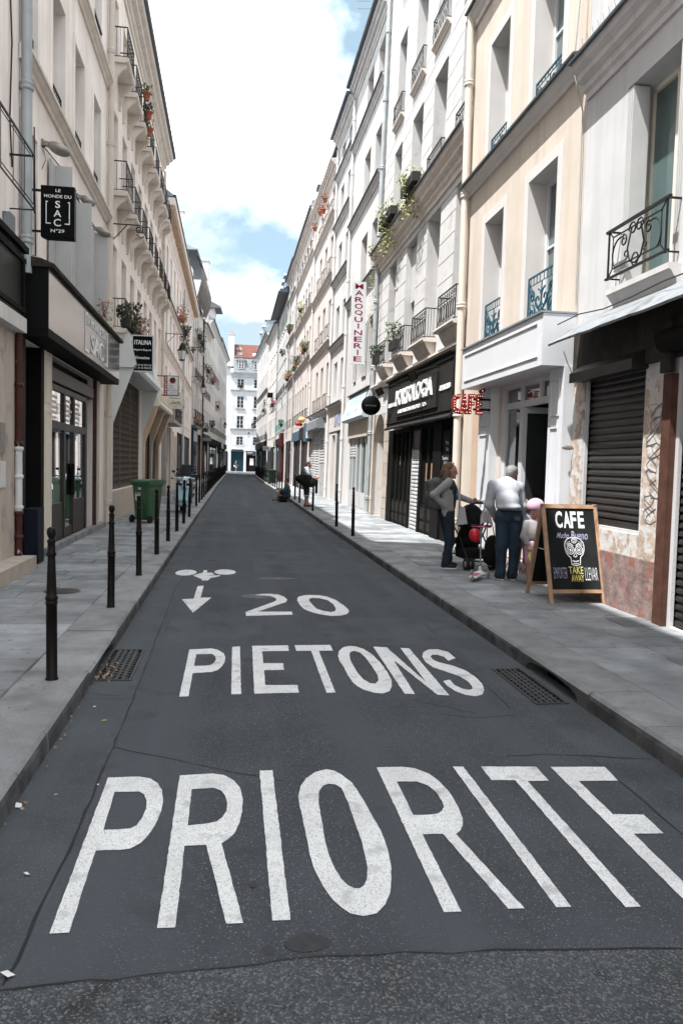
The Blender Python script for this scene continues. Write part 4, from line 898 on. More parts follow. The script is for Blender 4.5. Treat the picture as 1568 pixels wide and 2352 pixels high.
b.box('dark_shop', 'shop_dark', .8, 4.6, -.06, -.02, .12, 3.2); b.box('dark_shop', 'shop_dark', 5.4, 10.6, -.06, -.02, .12, 3.2)
for u in (.85, 2.0, 3.2, 4.4, 5.5, 7.0, 8.4, 9.8): b.box('shop_post', 'panel_grey', u, u+.16, -.02, .02, .12, 3.2)
b.box('shop_sign_band', 'charcoal', .6, 4.8, .002, .16, 3.2, 3.9); b.box('shop_sign_band', 'blue_box', 5.2, 10.8, .002, .14, 3.2, 3.8)
# R7
R7 = b = plain('grey_gutter_house', 'pale house with dark gutters and plant pots on the ledges', (4.33, 56.6), (4.3, 64), 1, .01, 16.2, [(.8, 1.7), (3.0, 3.9), (5.2, 6.1)],
  [(4.3, 6.6), (7.9, 9.9), (11.15, 13.2), (14.5, 15.6)], 'pl_pink', {0: ('simple', .1, .6, 'iron'), 1: ('simple', .1, .6, 'iron')}, [(.5, 6.6, .12, 3.4, .4)], (7.8, 11.05, 14.3), roofk=dict(rise=2.5, run=1.8))
b.pipe(5.0, 3.6, 16, 'pipe_grey', .055, .1); b.box('dark_shop', 'shop_dark', .5, 6.6, -.06, -.02, .12, 3.4)
for u in (1.2, 2.9, 4.4, 6.0): b.box('shop_post', 'panel_grey', u, u+.14, -.02, .02, .12, 3.4)
b.chimney(6.3, 16, 20.2, .9, 3.2, -3.0, 'pl_grey', 3)
# R8
R8 = b = plain('deep_eaves_house', 'pale house with deep overhanging eaves and a red shopfront', (4.3, 64), (4.3, 77), 1, .006, 15.4, [(.9+1.8*i, 1.7+1.8*i) for i in range(7)],
  [(4.6, 6.6), (7.6, 9.4), (10.4, 12.1), (13, 14.5)], 'pl_white2', {0: ('bars', .1, .6, 'green_iron'), 1: ('bars', .1, .6, 'iron')}, [(.5, 12.4, .12, 3.3, .4)], (), corn=False, roofk=dict(over=.75, rise=2.6, mat='zinc_dark'), sills=True)
b.box('dark_shop', 'shop_dark', .5, 12.4, -.06, -.02, .12, 3.3); b.box('red_shopfront', 'red_shop', 1.2, 4.4, .002, .22, 3.0, 4.2); b.box('red_pillar', 'red_shop', 1.2, 4.4, -.02, .03, .12, 3.0)
for u in (5, 6.7, 8.4, 10.2): b.box('shop_post', 'panel_grey', u, u+.2, -.02, .02, .12, 3.3)
b.box('sign_board', 'charcoal', 4.6, 12, .002, .12, 3.3, 3.9); b.pipe(12.6, .2, 15.2, 'pipe_grey', .05, .08); b.chimney(9, 16, 20.5, .9, 3.2, -2.6, 'pl_grey', 3)
for u in (3.5, 6, 8.5): b.dormer(u, 15.4, 1.1, 2.0, .1)
# R9, R10
R9 = b = plain('plain_grey_house', 'plain light grey house with boxed window ledges', (4.3, 77), (4.05, 90), 1, .004, 15.2, [(1+2.2*i, 1.9+2.2*i) for i in range(5)],
  [(4.4, 6.2), (7.2, 9), (10, 11.7), (12.7, 14.1)], 'pl_grey', None, [(.5, 12.2, .12, 3.3, .4)], (), corn=True, sills=True, roofk=dict(rise=3))
b.box('dark_shop', 'shop_dark', .5, 12.2, -.06, -.02, .12, 3.3)
for u in (.5, 3, 5.2, 7.6, 10): b.box('shop_post', 'panel_grey', u, u+.25, -.02, .02, .12, 3.3)
m = b.mb(); m.box(5.6, 7.3, 0, .5, 8.6, 9.0); m.obj('window_box', 'charcoal_dk', b.root); b.chimney(6, 15, 19.4, .9, 3.4, -2.6, 'pl_grey', 3)
R10 = b = plain('corner_house', 'pale house with eaves at the far right street corner', (4.05, 90), (3.5, 112), 1, .0, 16.4, [(1.2+2.6*i, 2.1+2.6*i) for i in range(8)],
  [(4.4, 6.2), (7.2, 9.2), (10.4, 12.2), (13.2, 15)], 'pl_white2', {0: ('bars', .1, .6, 'iron'), 1: ('bars', .1, .6, 'iron')}, [(.5, 21, .12, 3.4, .4)], (10.2,), corn=True, roofk=dict(rise=3, mat='zinc'))
b.box('dark_shop', 'shop_dark', .5, 21, -.06, -.02, .12, 3.4); b.box('sign_board', 'charcoal', .5, 21.4, .002, .15, 3.4, 4.2)
for u in (.5, 3.2, 5.6, 8.3, 11, 14, 17): b.box('shop_post', 'charcoal', u, u+.3, -.02, .02, .12, 3.4)
for u in (4, 9, 14): b.dormer(u, 16.4, 1.2, 2.0, .1)

# ------------------------------------------------------------------ left side of the street
# L0: nearest house
b = Bld('near_left_house', 'worn cream house with a black framed shop window at the left edge', (-3.0, -14), (-3.0, 11.72), -1)
U = lambda y: y+14
b.wall(17.3, [(U(9.3), U(10.7), 5.05, 7.2, .3), (U(9.3), U(10.7), 8.3, 10.4, .3)], 'pl_left')
for o in ((U(9.3), U(10.7), 5.05, 7.2, .3), (U(9.3), U(10.7), 8.3, 10.4, .3)): b.window(o, 2)
b.rail(U(9.2), U(11.3), 5.0, .75, 'simple', .32, .32)
b.box('dirty_base', 'pl_dirty', U(8), U(11.5), .001, .02, .1, 3.4)
sb = b.box('shop_sign_box', 'black_panel', U(8), U(11.5), .002, .14, 3.62, 4.5)
m = b.mb(); m.box(U(8), U(11.52), .002, .2, 4.5, 4.58); m.box(U(8), U(11.5), .141, .17, 4.36, 4.42); m.box(U(8), U(11.5), .141, .17, 3.68, 3.74); m.box(U(11.36), U(11.44), .141, .17, 3.74, 4.36); m.obj('sign_frame', 'charcoal_dk', sb)
b.box('sign_ledge', 'pl_grey', U(8), U(11.52), .002, .17, 3.42, 3.615)
b.box('junction_box', 'zinc_light', U(10.95), U(11.2), .002, .1, 4.62, 4.9)
b.box('door_step', 'stone_base', U(9), U(11.55), .002, .3, .1, .32)
for z0, z1, mt in ((.16, .95, 'pipe_red'), (.95, 1.85, 'pipe_white'), (1.85, 3.5, 'pipe_red')):
    pp = b.mb(); pp.tube([(U(11.5), .07, z0), (U(11.5), .07, z1)], .05, 10)
    for z in (z0+.02, z1-.06, (z0+z1)/2): pp.lathe([(.05, z), (.065, z+.01), (.065, z+.05), (.05, z+.06)], 10, (U(11.5), .07, 0))
    pp.obj('drainpipe_section', mt, b.root)
m = b.mb(); m.tube([(U(11.25), .01, 8.2), (U(11.3), .03, 7.2), (U(11.2), .03, 6.2), (U(11.35), .02, 5.6)], .012, 5); m.obj('cable', 'letter_dark', b.root)
b.box('intercom', 'dull_metal', U(10.75), U(10.95), .021, .04, 1.75, 2.15); b.box('notice_plate', 'paper', U(10.75), U(11.0), .021, .035, 1.3, 1.65)
b.course(16.9, 17.3, .3, 'stone_trim', None, None, 'cornice', 'zinc_dark', 'big'); b.roof(17.3)
# L1: handbag shop house
b = Bld('handbag_shop_house', 'cream house with long string courses above the handbag shop', (-3.0, 11.74), (-3.0, 19.55), -1)
U = lambda y: y-11.74; ops = []; cols = [(11.95, 12.75), (13.75, 14.72), (15.60, 16.55), (17.6, 18.5)]
for z0, z1 in ((4.62, 6.46), (7.52, 9.4), (10.62, 12.4)):
    for a, c in cols: ops.append((U(a), U(c), z0, z1, .32))
shop = (U(13.75), U(17.85), .13, 3.42, .35); dr = (U(11.95), U(13.0), .13, 3.42, .6)
b.wall(13.9, ops+[shop, dr], 'pl_left')
for k, o in enumerate(ops):
    b.window(o, 2)
    t = .13; m = b.mb(); m.box(o[0]-t, o[0], .001, .022, o[2], o[3]+t); m.box(o[1], o[1]+t, .001, .022, o[2], o[3]+t); m.box(o[0], o[1], .001, .022, o[3], o[3]+t); m.obj('window_surround', 'pl_left', b.root)
    if 4 <= k < 8: b.rail(o[0]+.01, o[1]-.01, o[2]+.02, .40, 'bars', 0, -.05)
    if 8 <= k < 12: b.box('window_bar', 'iron', o[0]-.03, o[1]+.03, -.01, .03, o[2]+.42, o[2]+.47)
for z in (7.42, 10.5): b.course(z-.2, z, .16, 'stone_trim', None, None, 'string_course')
b.course(13.4, 13.9, .3, 'stone_trim', None, None, 'cornice', 'zinc_dark', 'big'); b.roof(13.9, rise=2.0, run=4)
b.pipe(U(11.78), 4.3, 13.3, 'pipe_grey', .075, .1); b.pipe(U(19.42), .2, 13.3, 'pipe_cream', .07, .1)
for a, c in cols[1:]:
    for u in (U(a)-.32, U(c)+.02):
        m = b.mb(); m.obox((u+.16, .05, 5.55), (.15, 0, 0), (0, .018, 0), (0, 0, .95)); m.obj('open_shutter', 'shutter_white', b.root)
for a, c in cols[1:]:
    m = b.mb(); m.obox((U(a)+.02, .17, 5.55), (.016, 0, 0), (0, .16, 0), (0, 0, .95)); m.obj('open_shutter', 'shutter_white', b.root)
# fascia box, mirror-finish front
F0, F1 = U(11.80), U(18.95)
fa = b.mb(); fa.box(F0, F1, .002, .40, 3.55, 4.40); fa = fa.obj('fascia', 'mirror_grey', b.root)
b.box('fascia_end', 'black_panel', F0-.012, F0-.002, .0, .398, 3.54, 4.41); 
m = b.mb(); m.prism([(.0, 4.403), (.46, 4.403), (.48, 4.45), (.3, 4.52), (0, 4.56)], F0-.05, F1+.12); m.obj('fascia_cap', 'old_wood', b.root)
b.box('fascia_soffit', 'charcoal_dk', F0, F1, .0, .395, 3.43, 3.548)
b.text('LE MONDE DU', U(14.75), U(16.9), 4.12, 4.28, .402, 'letter_white', fa, 0, .012); b.text('SAC', U(15.2), U(16.6), 3.66, 4.02, .402, 'letter_white', fa, .005, .012)
m = b.mb()
for u, d in ((U(14.6), 1), (U(17.15), -1)):
    m.box(min(u, u+d*.05), max(u, u+d*.05), .402, .414, 3.62, 4.32); m.box(min(u+d*.05, u+d*.32), max(u+d*.05, u+d*.32), .402, .414, 3.62, 3.67); m.box(min(u+d*.05, u+d*.2), max(u+d*.05, u+d*.2), .402, .414, 4.27, 4.32)
m.obj('bracket_lettering', 'letter_white', fa)
# doorway, pilasters, shop window
b.box('house_door', 'navy', dr[0], dr[1], -.6, -.5, .13, 3.42); b.box('door_jamb', 'navy', dr[0], dr[0]+.16, -.5, .01, .13, 3.42); b.box('door_transom', 'charcoal_dk', dr[0]+.16, dr[1], -.5, -.3, 2.2, 2.4)
b.box('door_pillar', 'charcoal_dk', dr[1]-.03, dr[1]+.18, -.5, .03, .13, 3.42)
p = b.box('white_pilaster', 'sign_cream', U(13.18), U(13.74), .001, .03, .14, 3.42)
m = b.mb(); a, c = U(13.27), U(13.65)
for z0, z1 in ((.55, 2.45), (2.6, 3.3)):
    for q in ((a, c, z0, z0+.015), (a, c, z1-.015, z1), (a, a+.015, z0+.015, z1-.015), (c-.015, c, z0+.015, z1-.015)): m.box(q[0], q[1], .032, .044, q[2], q[3])
m.obj('panel_moulding', 'sign_cream', p)
b.box('worn_pillar', 'pl_dirty', U(17.86), U(18.35), .001, .06, .14, 3.42); b.box('worn_pillar', 'rust', U(17.84), U(17.92), .0, .075, .14, 3.42)
b.box('shop_step', 'granite', U(13.0), U(18.9), .002, .13, .1, .24)
m = b.mb(); zt = 2.95
for y0, y1 in ((13.75, 13.85), (14.92, 15.05), (15.78, 15.92), (17.05, 17.2)): m.box(U(y0), U(y1), -.10, -.01, .24, zt)
m.box(U(13.75), U(17.2), -.10, -.012, 2.20, 2.34); m.box(U(13.75), U(17.2), -.10, -.012, zt-.08, zt+.02); m.box(U(13.85), U(14.92), -.09, -.03, .24, .90); m.box(U(15.92), U(17.05), -.09, -.03, .24, .90); m.box(U(15.05), U(15.78), -.09, -.03, .24, .42)
sf = m.obj('shopfront', 'brown_metal', b.root)
b.box('dark_recess', 'shop_dark', U(17.2), U(17.84), -.35, -.12, .24, 3.4)
for y0, y1, z0, z1 in ((13.85, 14.92, .90, 2.2), (15.05, 15.78, .42, 2.2), (15.92, 17.05, .90, 2.2), (13.85, 14.92, 2.34, 2.87), (15.05, 15.78, 2.34, 2.87), (15.92, 17.05, 2.34, 2.87)): b.box('shop_pane', 'shop_glass', U(y0), U(y1), -.055, -.048, z0, z1, sf)
m = b.mb(); m.prism([(-.1, 2.98), (.03, 3.0), (.03, 3.22), (-.1, 3.3)], U(13.75), U(17.8)); m.obj('shutter_housing', 'brown_metal', b.root)
b.box('door_handle', 'charcoal_dk', U(15.66), U(15.74), -.03, .02, 1.0, 1.6, sf)
m = b.mb(); yf = -.11; m.quad((U(13.75), -1.6, .2), (U(17.3), -1.6, .2), (U(17.3), -1.6, 3.4), (U(13.75), -1.6, 3.4)); m.quad((U(13.75), yf, .26), (U(17.3), yf, .26), (U(17.3), -1.6, .26), (U(13.75), -1.6, .26))
for u in (U(13.74), U(17.31)): m.quad((u, yf, .2), (u, -1.6, .2), (u, -1.6, 3.4), (u, yf, 3.4))
m.quad((U(13.74), yf, 3.39), (U(17.31), yf, 3.39), (U(17.31), -1.6, 3.39), (U(13.74), -1.6, 3.39)); m.obj('shop_interior', 'room_mid', b.root)
b.box('poster', 'pale_blue', U(14.0), U(14.6), -.12, -.11, 1.5, 2.12); b.box('poster', 'pale_blue', U(16.1), U(16.95), -.12, -.11, 1.15, 1.95); dc = b.box('display_card', 'pot_dark', U(13.88), U(14.35), -.085, -.08, .95, 1.75)
for k in range(14): b.box('banner_strip', 'paper', U(13.89), U(14.34), -.0795, -.076, .97+k*.055, .995+k*.055, dc)
b.box('display_bag', 'bag_display', U(14.45), U(14.85), -.3, -.14, .95, 1.3); b.box('display_bag', 'bag_display', U(16.2), U(16.6), -.3, -.14, .92, 1.1)
for y0 in (13.9, 15.08, 15.98):
    for k in range(5): b.box('window_transfer', 'paper', U(y0)+.05*(k % 2), U(y0)+.52+.08*(k % 3), -.047, -.044, 2.38+k*.09, 2.43+k*.09, sf)
b.box('gas_box', 'navy', U(11.98), U(12.35), .02, .22, .14, .95)
# L2: long house with corbelled balconies
L2 = b = Bld('balcony_house', 'long cream house with rows of small corbelled balconies', (-3.0, 19.56), (-3.0, 34.4), -1)
cols = [(.75+1.82*i, 1.68+1.82*i) for i in range(8)]; floors = [(4.95, 7.1), (8.25, 10.35), (11.4, 13.1)]; ops = [(a, c, z0, z1, .3) for z0, z1 in floors for a, c in cols]
shops = [(1.0, 7.3, .9, 4.0, .25), (8.2, 13.6, .12, 3.7, .25)]
b.wall(14.2, ops+shops, 'pl_left2', [5.2+.62*i for i in range(13)], gw=.01)
for k, o in enumerate(ops):
    f = k//8; b.window(o, 2)
    if f or k < 2:
        z = o[2]
        m = b.mb(); m.prism([(0, z-.13), (.36, z-.13), (.40, z-.09), (.40, z-.02), (0, z-.02)], o[0]-.2, o[1]+.2)
        for u in (o[0]-.12, o[1]+.02): m.prism([(0, z-.78), (.05, z-.78), (.09, z-.6), (.12, z-.42), (.22, z-.3), (.33, z-.22), (.34, z-.133), (0, z-.133)], u, u+.1)
        m.obj('balcony_slab', 'stone_trim', b.root)
        b.rail(o[0]-.16, o[1]+.16, z-.018, .72, 'bars' if f == 1 else 'loops', .34, .36)
b.course(13.75, 14.3, .42, 'stone_trim', None, None, 'cornice', 'zinc_dark', 'big'); b.roof(14.3, over=.42)
b.pipe(14.6, 3.8, 13.7, 'pipe_cream', .06, .09); b.chimney(6, 14.3, 17.8, 1, 2.2, -2.2, 'pl_white', 3)
# white shop with grilles
m = b.mb(); m.prism([(.02, 4.0), (.55, 4.0), (.62, 4.08), (.42, 4.86), (.02, 4.95)], .7, 7.6); fa = m.obj('fascia', 'sign_white', b.root)
def sl2(a, bb, t): return (a, .62-.2*(bb-4.08)/.78+.004+t, bb)
fm = MB(); put_text(fm, 'ITALINA', sl2, -3.0, -6.2, 4.25, 4.7, .01); fm.obj('lettering', 'letter_blue', fa)
for u in (.78, 7.5):
    m = b.mb(); m.prism([(.0, .15), (.06, .15), (.06, 2.6), (.56, 3.998), (0, 3.998)], u, u+.07); m.obj('side_panel', 'sign_white', b.root)
b.box('shop_base', 'beige_shop', .85, 7.5, .001, .06, .12, .88); b.box('shop_backing', 'dark_room', 1.0, 7.3, -.25, -.2, .9, 4.0)
for k, (a, c) in enumerate(((1.0, 2.9), (3.0, 5.1), (5.2, 7.3))):
    g = b.mb(); g.box(a, a+.05, -.1, -.05, .9, 4.0); g.box(c-.05, c, -.1, -.05, .9, 4.0)
    g.box(a, c, -.1, -.05, .9, .96)
    nz = 36
    for i in range(nz): z = .98+i*.083; g.tube([(a+.05, -.07, z), (c-.05, -.07, z)], .012, 4, caps=False)
    nx = int((c-a)/.11)
    for i in range(1, nx):
        u = a+(c-a)*i/nx; g.tube([(u+(.02 if j % 2 else -.02), -.06, .96+j*.083) for j in range(38)], .011, 4, caps=False)
    g.obj('grille', 'grille', b.root)
# tan shop
m = b.mb(); m.prism([(.02, 3.55), (.55, 3.55), (.6, 3.62), (.35, 4.45), (.02, 4.5)], 8.0, 13.9); fa = m.obj('fascia', 'sign_cream', b.root)
m = b.mb(); m.prism([(.45, 3.75), (.575, 3.76), (.41, 4.35), (.3, 4.35)], 8.4, 13.4); m.obj('fascia_panel', 'beige_shop', fa)
for u in (7.95, 10.7, 13.5):
    m = b.mb(); m.prism([(.0, .13), (.05, .13), (.06, 2.3), (.5, 3.548), (0, 3.548)], u, u+(.5 if u != 10.7 else .3)); m.obj('side_panel', 'tan_shop', b.root)
b.shutter(8.5, 10.6, .15, 3.7, -.1, 'brown_metal', .12); b.shutter(11.05, 13.4, .15, 3.7, -.1, 'brown_metal', .12)
# L3
L3 = b = plain('modillion_house', 'tall cream house with a modillioned cornice and plain windows', (-3.0, 34.42), (-3.0, 60), -1, 0, 12.6, [(2.2+2.35*i, 3.15+2.35*i) for i in range(9)], [(4.3, 6.0), (6.9, 8.7), (9.6, 11.4)], 'pl_left',
   None, [(1.0, 5.0, .12, 3.3, .3), (6.4, 8.2, .12, 3.2, .5), (10.5, 24, .12, 3.3, .4)], (6.75,), corn=False, roof=False, depth=.22, cm='stone_trim')
b.course(11.75, 12.3, .16, 'pl_left', None, None, 'frieze', None, 'big'); b.course(12.45, 12.75, .5, 'pl_left', None, None, 'cornice', 'zinc_dark', 'flat')
mm = MB().prism([(0, 0), (.42, .06), (.42, .2), (0, .2)], -.09, .09).mesh('modillion', 'tan_shop')
for k in range(85): link('modillion', mm, b.root, (-(.15+k*.3), .002, 12.245))
b.roof(12.75, over=.45)
b.course(8.9, 9.05, .14, 'stone_trim', .5, 25, 'ledge', 'zinc_dark')
b.pipe(14.5, .2, 12, 'pipe_white', .07, .1)
b.box('grey_fascia', 'slat_grey', .6, 5.4, .002, .55, 3.35, 4.3); b.box('grey_fascia_cap', 'slat_grey', .5, 5.5, .0, .7, 4.303, 4.7)
b.text("L'ESCALE", 1.0, 5.2, 3.5, 4.15, .553, 'letter_dark', None, .02, .04)
b.shutter(1.2, 4.8, 1.6, 3.3, -.1, 'slat_grey', .16, .03); b.box('shop_glass_front', 'win_glass', 1.0, 5.0, -.3, -.25, .12, 1.6)
b.box('grey_pillar', 'slat_grey', .6, 1.0, .002, .2, .12, 3.35); b.box('pale_pillar', 'beige_shop', 5.0, 6.3, .002, .06, .12, 3.3); b.box('dark_doorway', 'dark_room', 6.4, 8.2, -.5, -.4, .12, 3.2)
b.box('stained_base', 'pl_dirty', 8.3, 10.4, .001, .02, .12, 3.0); b.box('dark_shop', 'shop_dark', 10.5, 24, -.06, -.02, .12, 3.3)
for u in (12, 14, 16.5, 19, 21.5): b.box('shop_post', 'panel_grey', u, u+.3, -.02, .02, .12, 3.3)
# L4..L7: the street bends inwards
L4 = b = plain('tarpaulin_house', 'grey-white house with a brown tarpaulin hung below its roof', (-3.0, 60.02), (-2.56, 70), -1, 0, 14.4, [(.8+1.9*i, 1.6+1.9*i) for i in range(5)], [(4.9, 6.9), (8.0, 9.9), (11.0, 12.8)], 'pl_grey',
   {0: ('bars', .2, .7, 'iron'), 1: ('bars', .2, .7, 'iron')}, [(.6, 9.4, .12, 3.9, .3)], (7.9, 10.9), corn=False, roof=False, cm='stone_trim')
b.box('teal_shopfront', 'teal_shop', .4, 4.0, .002, .14, .12, 4.2); b.box('teal_cornice', 'zinc_dark', .3, 4.2, .0, .4, 4.203, 4.4); b.box('teal_sign_panel', 'pale_blue', .9, 3.6, .142, .16, 3.2, 4.0)
for u in (.8, 1.8, 2.8): b.box('shop_pane', 'win_glass', u, u+.8, .142, .15, .5, 3.0)
b.box('dark_shop', 'shop_dark', 4.1, 9.4, -.06, -.02, .12, 3.9); b.pipe(9.8, .2, 14, 'rust', .06, .09); b.pipe(4.2, .2, 14, 'pipe_cream', .06, .09)
m = b.mb(); n = 14                                                             # gable wall above and the hanging tarpaulin
m.prism([(.0, 14.4), (.0, 15.8), (-2.0, 19.5), (-5, 19.5), (-5, 14.4)], .0, .5); m.obj('gable_wall', 'pl_white2', b.root)
m = b.mb()
for i in range(n):
    for j in range(7):
        P = lambda i, j: (.3+9.5*i/n, .08+.55*sin(pi*j/7*.9)+.06*sin(i*1.7+j*.9), 17.4-3.6*j/7+.15*sin(i*1.1))
        m.add([P(i, j), P(i+1, j), P(i+1, j+1), P(i, j+1)], [(0, 1, 2, 3)], 0, True)
m.obj('tarpaulin', 'tarp', b.root); b.roof(17.3, u0=.2, over=.2, rise=1.5)
b.chimney(1.2, 14.4, 20.3, .6, 3.5, -2.6, 'pl_grey', 2)
L5 = b = plain('shutter_house', 'pale house with a tall white chimney wall beyond the tarpaulin', (-2.56, 70.02), (-2.2, 78), -1, 0, 13.6, [(.7+1.9*i, 1.5+1.9*i) for i in range(4)], [(4.6, 6.4), (7.4, 9.2), (10.4, 12.2)], 'pl_grey', {1: ('bars', .15, .6, 'iron')}, [(.4, 7.6, .12, 3.5, .3)], (10.2,))
b.box('dark_shop', 'shop_dark', .4, 7.6, -.06, -.02, .12, 3.5); b.chimney(5.5, 13, 20.2, 1.2, 4, -2.0, 'pl_white', 4); b.box('shop_band', 'charcoal', .2, 7.8, .002, .2, 3.5, 4.1)
L6 = b = plain('far_left_house', 'pale narrow house with a small roofed gable high on the left', (-2.2, 78.02), (-1.6, 92), -1, 0, 15.4, [(.8+2.2*i, 1.6+2.2*i) for i in range(6)], [(4.6, 6.4), (7.4, 9.2), (10.2, 12), (13, 14.4)], 'pl_grey', {0: ('bars', .15, .6, 'iron'), 2: ('bars', .15, .6, 'iron')}, [(.4, 13.4, .12, 3.4, .3)], (10.0,))
b.box('dark_shop', 'shop_dark', .4, 13.4, -.06, -.02, .12, 3.4); b.box('shop_band', 'shop_dark', .2, 13.8, .002, .16, 3.4, 4.0)
m = b.mb(); m.box(9, 12, -2.2, -.2, 15.4, 18.2); m.obj('gable', 'pl_white2', b.root); m = b.mb(); m.prism([(.5, 18.2), (.5, 18.35), (-2.4, 19.8), (-2.4, 18.2)], 8.6, 12.4); m.obj('gable_roof', 'slate', b.root)
L7 = b = plain('far_left_corner_house', 'pale house at the far left street corner', (-1.6, 92.02), (-.75, 112), -1, 0, 15.8, [(.9+2.4*i, 1.7+2.4*i) for i in range(8)], [(4.6, 6.4), (7.4, 9.2), (10.2, 12), (13, 14.6)], 'pl_white2', {0: ('bars', .12, .6, 'iron')}, [(.4, 19.4, .12, 3.4, .3)], (), corn=True)
b.box('dark_shop', 'shop_dark', .4, 19.4, -.06, -.02, .12, 3.4); b.box('shop_band', 'shop_dark', .2, 19.8, .002, .16, 3.4, 4.0)

# ------------------------------------------------------------------ house closing the street
b = Bld('end_house', 'white house with red tiled roof closing the far end of the street', (14, 130), (-.22, 130), 1)
XE = lambda x: 14-x
cols = [XE(1.92), XE(4.6), XE(7.2)]; ops = []
for c in cols:
    for z0, z1 in ((4.45, 5.85), (7.2, 9.2), (10.5, 12.4), (13.75, 15.2)): ops.append((c, c+1.06, z0, z1, .2))
dr = [(XE(2.07), XE(.02), .13, 3.45, .3), (XE(4.3), XE(2.5), .13, 2.9, .3)]
b.wall(16.1, ops+dr, 'pl_white', [.6+.62*i for i in range(10)], gw=.02)
for i, o in enumerate(ops):
    b.window(o, 2)
    if i % 4 < 3: b.rail(o[0], o[1], o[2], .5, 'bars', .08, .1)
    if i % 4 == 2: b.course(o[2]-.3, o[2], .2, 'pl_white', o[0]-.2, o[1]+.2, 'window_sill')
for z in (7.1, 13.4): b.course(z-.25, z, .18, 'pl_white', None, None, 'string_course', 'zinc')
b.course(15.6, 16.15, .4, 'pl_white', None, None, 'cornice', 'zinc_dark', 'big')
dm = MB().box(-.08, .08, 0, .2, 0, .18).mesh('dentil', 'pl_white')
for k in range(36): link('dentil', dm, b.root, (XE(-.1)-.05-k*.3, .0, 15.5))
b.box('garage_door', 'teal_shop', dr[0][0], dr[0][1], -.3, -.2, .13, 3.45); b.box('shop_door', 'charcoal_dk', dr[1][0], dr[1][1], -.3, -.2, .13, 2.9); b.box('shop_window', 'paper', dr[1][0]+.6, dr[1][0]+1.2, -.2, -.18, 1.2, 2.3)
m = b.mb(); m.box(XE(2.45), XE(2.09), .002, .12, .13, 3.5); m.box(XE(0), XE(-.2), .002, .12, .13, 3.5); m.box(XE(2.45), XE(-.2), .002, .16, 3.503, 3.75); m.obj('door_surround', 'pl_white2', b.root)
b.box('name_board', 'teal_shop', XE(2.0), XE(.1), .163, .18, 3.5, 3.74)
b.box('shop_board', 'charcoal_dk', XE(5.5), XE(2.5), .002, .1, 2.95, 3.5); b.text('43 RAMBUTEAU', XE(5.2), XE(2.6), 3.1, 3.35, .102, 'letter_white')
m = b.mb(); m.prism([(.25, 16.2), (-.35, 18.65), (-7, 18.65), (-7, 16.2)], 0, XE(.2)); m.obj('mansard', 'zinc_light', b.root)
m = b.mb(); m.prism([(-.3, 18.653), (-2.9, 21.1), (-7, 18.653)], 0, XE(.28)); rf = m.obj('tiled_roof', 'red_tile', b.root)
tl = MB().prism([(.0, 0), (.02, .03), (-.20, .235), (-.22, .20)], -.13, .13).mesh('roof_tile', 'red_tile')
for r in range(12):
    for k in range(19): link('roof_tile', tl, rf, (XE(.30)-.14-k*.27, -.27-r*.217, 18.68+r*.205))
for x in (1.0, 3.5):
    w_ = .9; u = XE(x)-w_ if False else XE(x+w_)
    m = b.mb(); m.box(u-.2, u+w_+.2, -1.4, .12, 16.55, 18.15); m.box(u-.35, u+w_+.35, -1.5, .28, 18.152, 18.28); m.prism([(u-.35, 18.283), (u+w_+.35, 18.283), (u+w_/2, 18.6)], -1.5, .25, 'y'); d = m.obj('dormer', 'zinc_light', b.root)
    link('dormer_window', cached(('wf', w_, 1.3, 2, 'frame_white', 0), lambda: win_frame(w_, 1.3, 2, 'frame_white', 0)), d, (u+w_/2, .2, 16.8))
    for sx in (-1, 1): link('pane', cached(('wp', w_, 1.3, 'win_glass'), lambda: win_pane(w_, 1.3, 'win_glass')), d, (u+w_/2+sx*w_/4, .2, 16.8))
for x, z in ((.75, 20.3), (.8, 19.45), (3.3, 19.3)):
    y = -.3-(z-18.65)*2.6/2.45; m = b.mb(); u = XE(x+.65); m.obox((u+.33, y+.06, z), (.36, 0, 0), (0, -.25, .24), (0, .03, .03)); d = m.obj('skylight', 'zinc', b.root)
    m = b.mb(); m.obox((u+.33, y+.10, z+.02), (.28, 0, 0), (0, -.19, .18), (0, .02, .02)); m.obj('skylight_pane', 'win_glass_green' if x < 3 else 'sign_white', d)
b2 = Bld('end_house_annexe', 'white chimney gable house beside the red roofed house at the street end', (-.24, 130.3), (-9, 130.3), 1)
b2.wall(17.2, [(1.5, 2.4, 10, 11.8, .2), (1.5, 2.4, 6, 7.8, .2)], 'pl_white'); b2.window((1.5, 2.4, 10, 11.8, .2)); b2.window((1.5, 2.4, 6, 7.8, .2)); b2.course(16.8, 17.2, .3, 'pl_white', None, None, 'cornice', 'zinc_dark'); b2.chimney(.0, 17.2, 22.4, 1.0, 2.0, -1.2, 'pl_white', 2)
b2.box('shop_band', 'charcoal_dk', .3, 8, .002, .1, .13, 3.4)

def far_shops(b, u0, u1, ztop=3.1):
    u = u0; mats = ['win_glass', 'charcoal', 'teal_shop', 'win_glass', 'brown_metal', 'shop_dark', 'win_glass', 'red_shop', 'slat_dark', 'panel_grey']
    while u < u1-.8:
        w_ = random.uniform(.8, 1.5); k = random.randrange(len(mats)); b.box('shop_panel', mats[k], u+.06, min(u1, u+w_)-.06, -.019, -.004, .15 if k % 2 else .6, ztop-random.choice((0, 0, .5))); u += w_
for b_, a, c in ((R6, .9, 4.5), (R6, 5.5, 10.5), (R7, .6, 6.5), (R8, 4.5, 12.3), (R9, .6, 12), (R10, .6, 20.8), (L3, 10.6, 23.8), (L4, 4.2, 9.3), (L5, .5, 7.5), (L6, .5, 13.2), (L7, .5, 19.2)): far_shops(b_, a, c)

